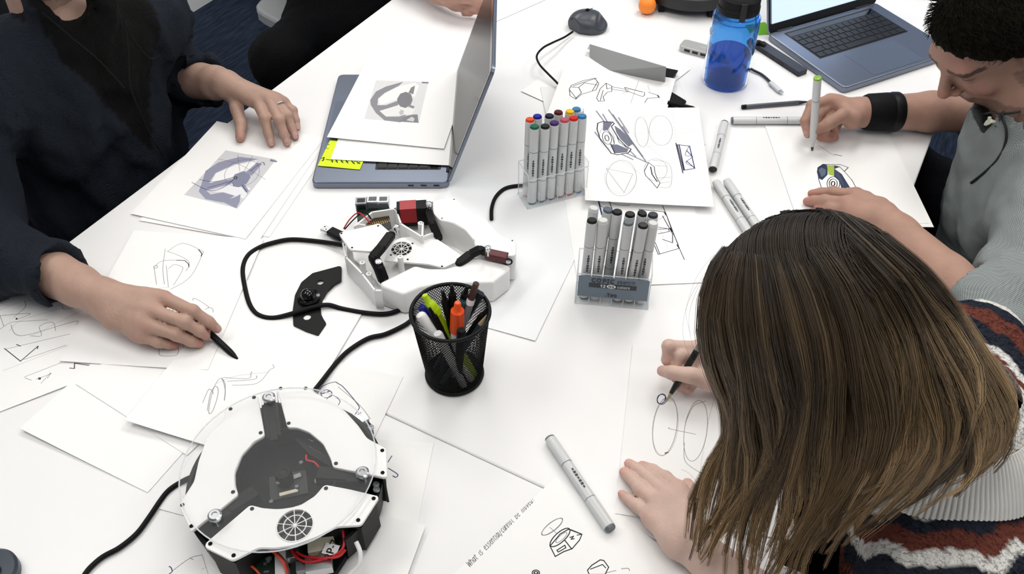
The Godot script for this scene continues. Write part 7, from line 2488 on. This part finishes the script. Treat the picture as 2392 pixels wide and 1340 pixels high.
		if r.randf() < 0.32: c1 = c1 * 0.5
		var ctr := []
		for k in len:
			var t := k / (np - 1.0)
			var u := clampf(u0 + drift * t * t + 0.05 * sin(ph + t * 6.0) * t, 0.0, G.size() - 1.001)
			var p: Vector3 = at_g.call(u, k)
			var out: Vector3 = (p - cc).normalized()
			p += out * (depth * (0.4 + 0.6 * t)) 
			var ac: Vector3 = (at_g.call(minf(u + 0.3, G.size() - 1.001), k) - at_g.call(maxf(u - 0.3, 0.0), k)).normalized()
			var sw := smoothstep(0.25, 0.8, t) * wav
			p += ac * sw * sin(ph + t * 12.0) + out * sw * 0.6 * cos(ph * 1.3 + t * 10.0)
			ctr.append([p, u])
		for m in 44:
			var du := r.randfn() * 0.13
			var off := Vector3(r.randfn(), r.randfn(), r.randfn()) * 0.0024
			var l := []
			var cut := r.randi_range(0, 3)
			for k in len - cut:
				var t := k / (np - 1.0)
				var u := clampf(ctr[k][1] + du * (1.0 - pull * t), 0.0, G.size() - 1.001)
				var p: Vector3 = at_g.call(u, k)
				var q: Vector3 = at_g.call(ctr[k][1], k)
				l.append(ctr[k][0] + (p - q) * (1.0 - 0.35 * t) + off * (0.35 + 1.5 * t * (1.0 - t)) * (1.0 if k > 0 else 0.3))
			var v := r.randf_range(0.75, 1.3)
			list.append([l, c0 * v, c1 * v])
	# hair on the far side of the parting, lying over the skull
	for n in 900:
		var z0 := r.randf_range(-0.75, 0.80)
		var l := []
		var lift := r.randf_range(0.985, 1.03)
		var back := r.randf_range(0.0, 0.5)
		for k in 10:
			var a := 0.46 + 0.15 * k
			var z := z0 - back * k * 0.05
			var w := sqrt(maxf(1.0 - z * z, 0.05))
			l.append(cc + hb * (Vector3(-sin(a) * w, cos(a) * w, z) * rad * lift))
		var v := r.randf_range(0.6, 1.4)
		list.append([l, Color(0.028, 0.020, 0.014) * v, Color(0.055, 0.038, 0.025) * v])
	for n in 700:       # and over the near side, under the long locks
		var z0 := r.randf_range(-0.9, 0.85)
		var l := []
		var lift := r.randf_range(0.975, 1.01)
		for k in 10:
			var a := -0.45 + 0.19 * k
			var z := z0 - 0.02 * k
			var w := sqrt(maxf(1.0 - z * z, 0.05))
			l.append(cc + hb * (Vector3(sin(a) * w, cos(a) * w, z) * rad * lift))
		var v := r.randf_range(0.6, 1.4)
		list.append([l, Color(0.028, 0.020, 0.014) * v, Color(0.05, 0.035, 0.023) * v])
	strands(list, 0.00036, 0.00015, "hair", o)
	# stray hairs standing off the crown
	list = []
	for n in 46:
		var u0 := r.randf_range(0.0, 3.5)
		if n > 50: u0 = r.randf_range(4.0, 9.9)
		var k0 := r.randi_range(1, 12)
		var l := []
		var dir := Vector3(r.randf_range(-1, 0.2), r.randf_range(-0.1, 0.6), r.randf_range(-0.8, 0.5)).normalized()
		var amp := r.randf_range(0.006, 0.022)
		for j in 8:
			var p: Vector3 = at_g.call(u0, mini(k0 + j, np - 1))
			l.append(p + dir * amp * sin(PI * j / 8.0) + (p - cc).normalized() * 0.004)
		list.append([curve(l, 0.006), Color(0.05, 0.035, 0.025), Color(0.10, 0.07, 0.045)])
	strands(list, 0.00014, 0.00009, "stray_hair", o)
func f_cap(o: Node3D, cc: Vector3, hb: Basis, rad: Vector3, col: Color) -> void:
	var f := field_around([cc], 0.13, 0.006)
	f.ell(cc, hb, rad - Vector3.ONE * 0.006, 0.005)
	f.slice_off(hb * Vector3(0, -0.7, 0.71), (hb * Vector3(0, -0.7, 0.71)).dot(cc + hb * Vector3(0, 0.0, 0.05)))
	put("scalp_hair", f.mesh(func(_p, _n): return col), M.hair, o)
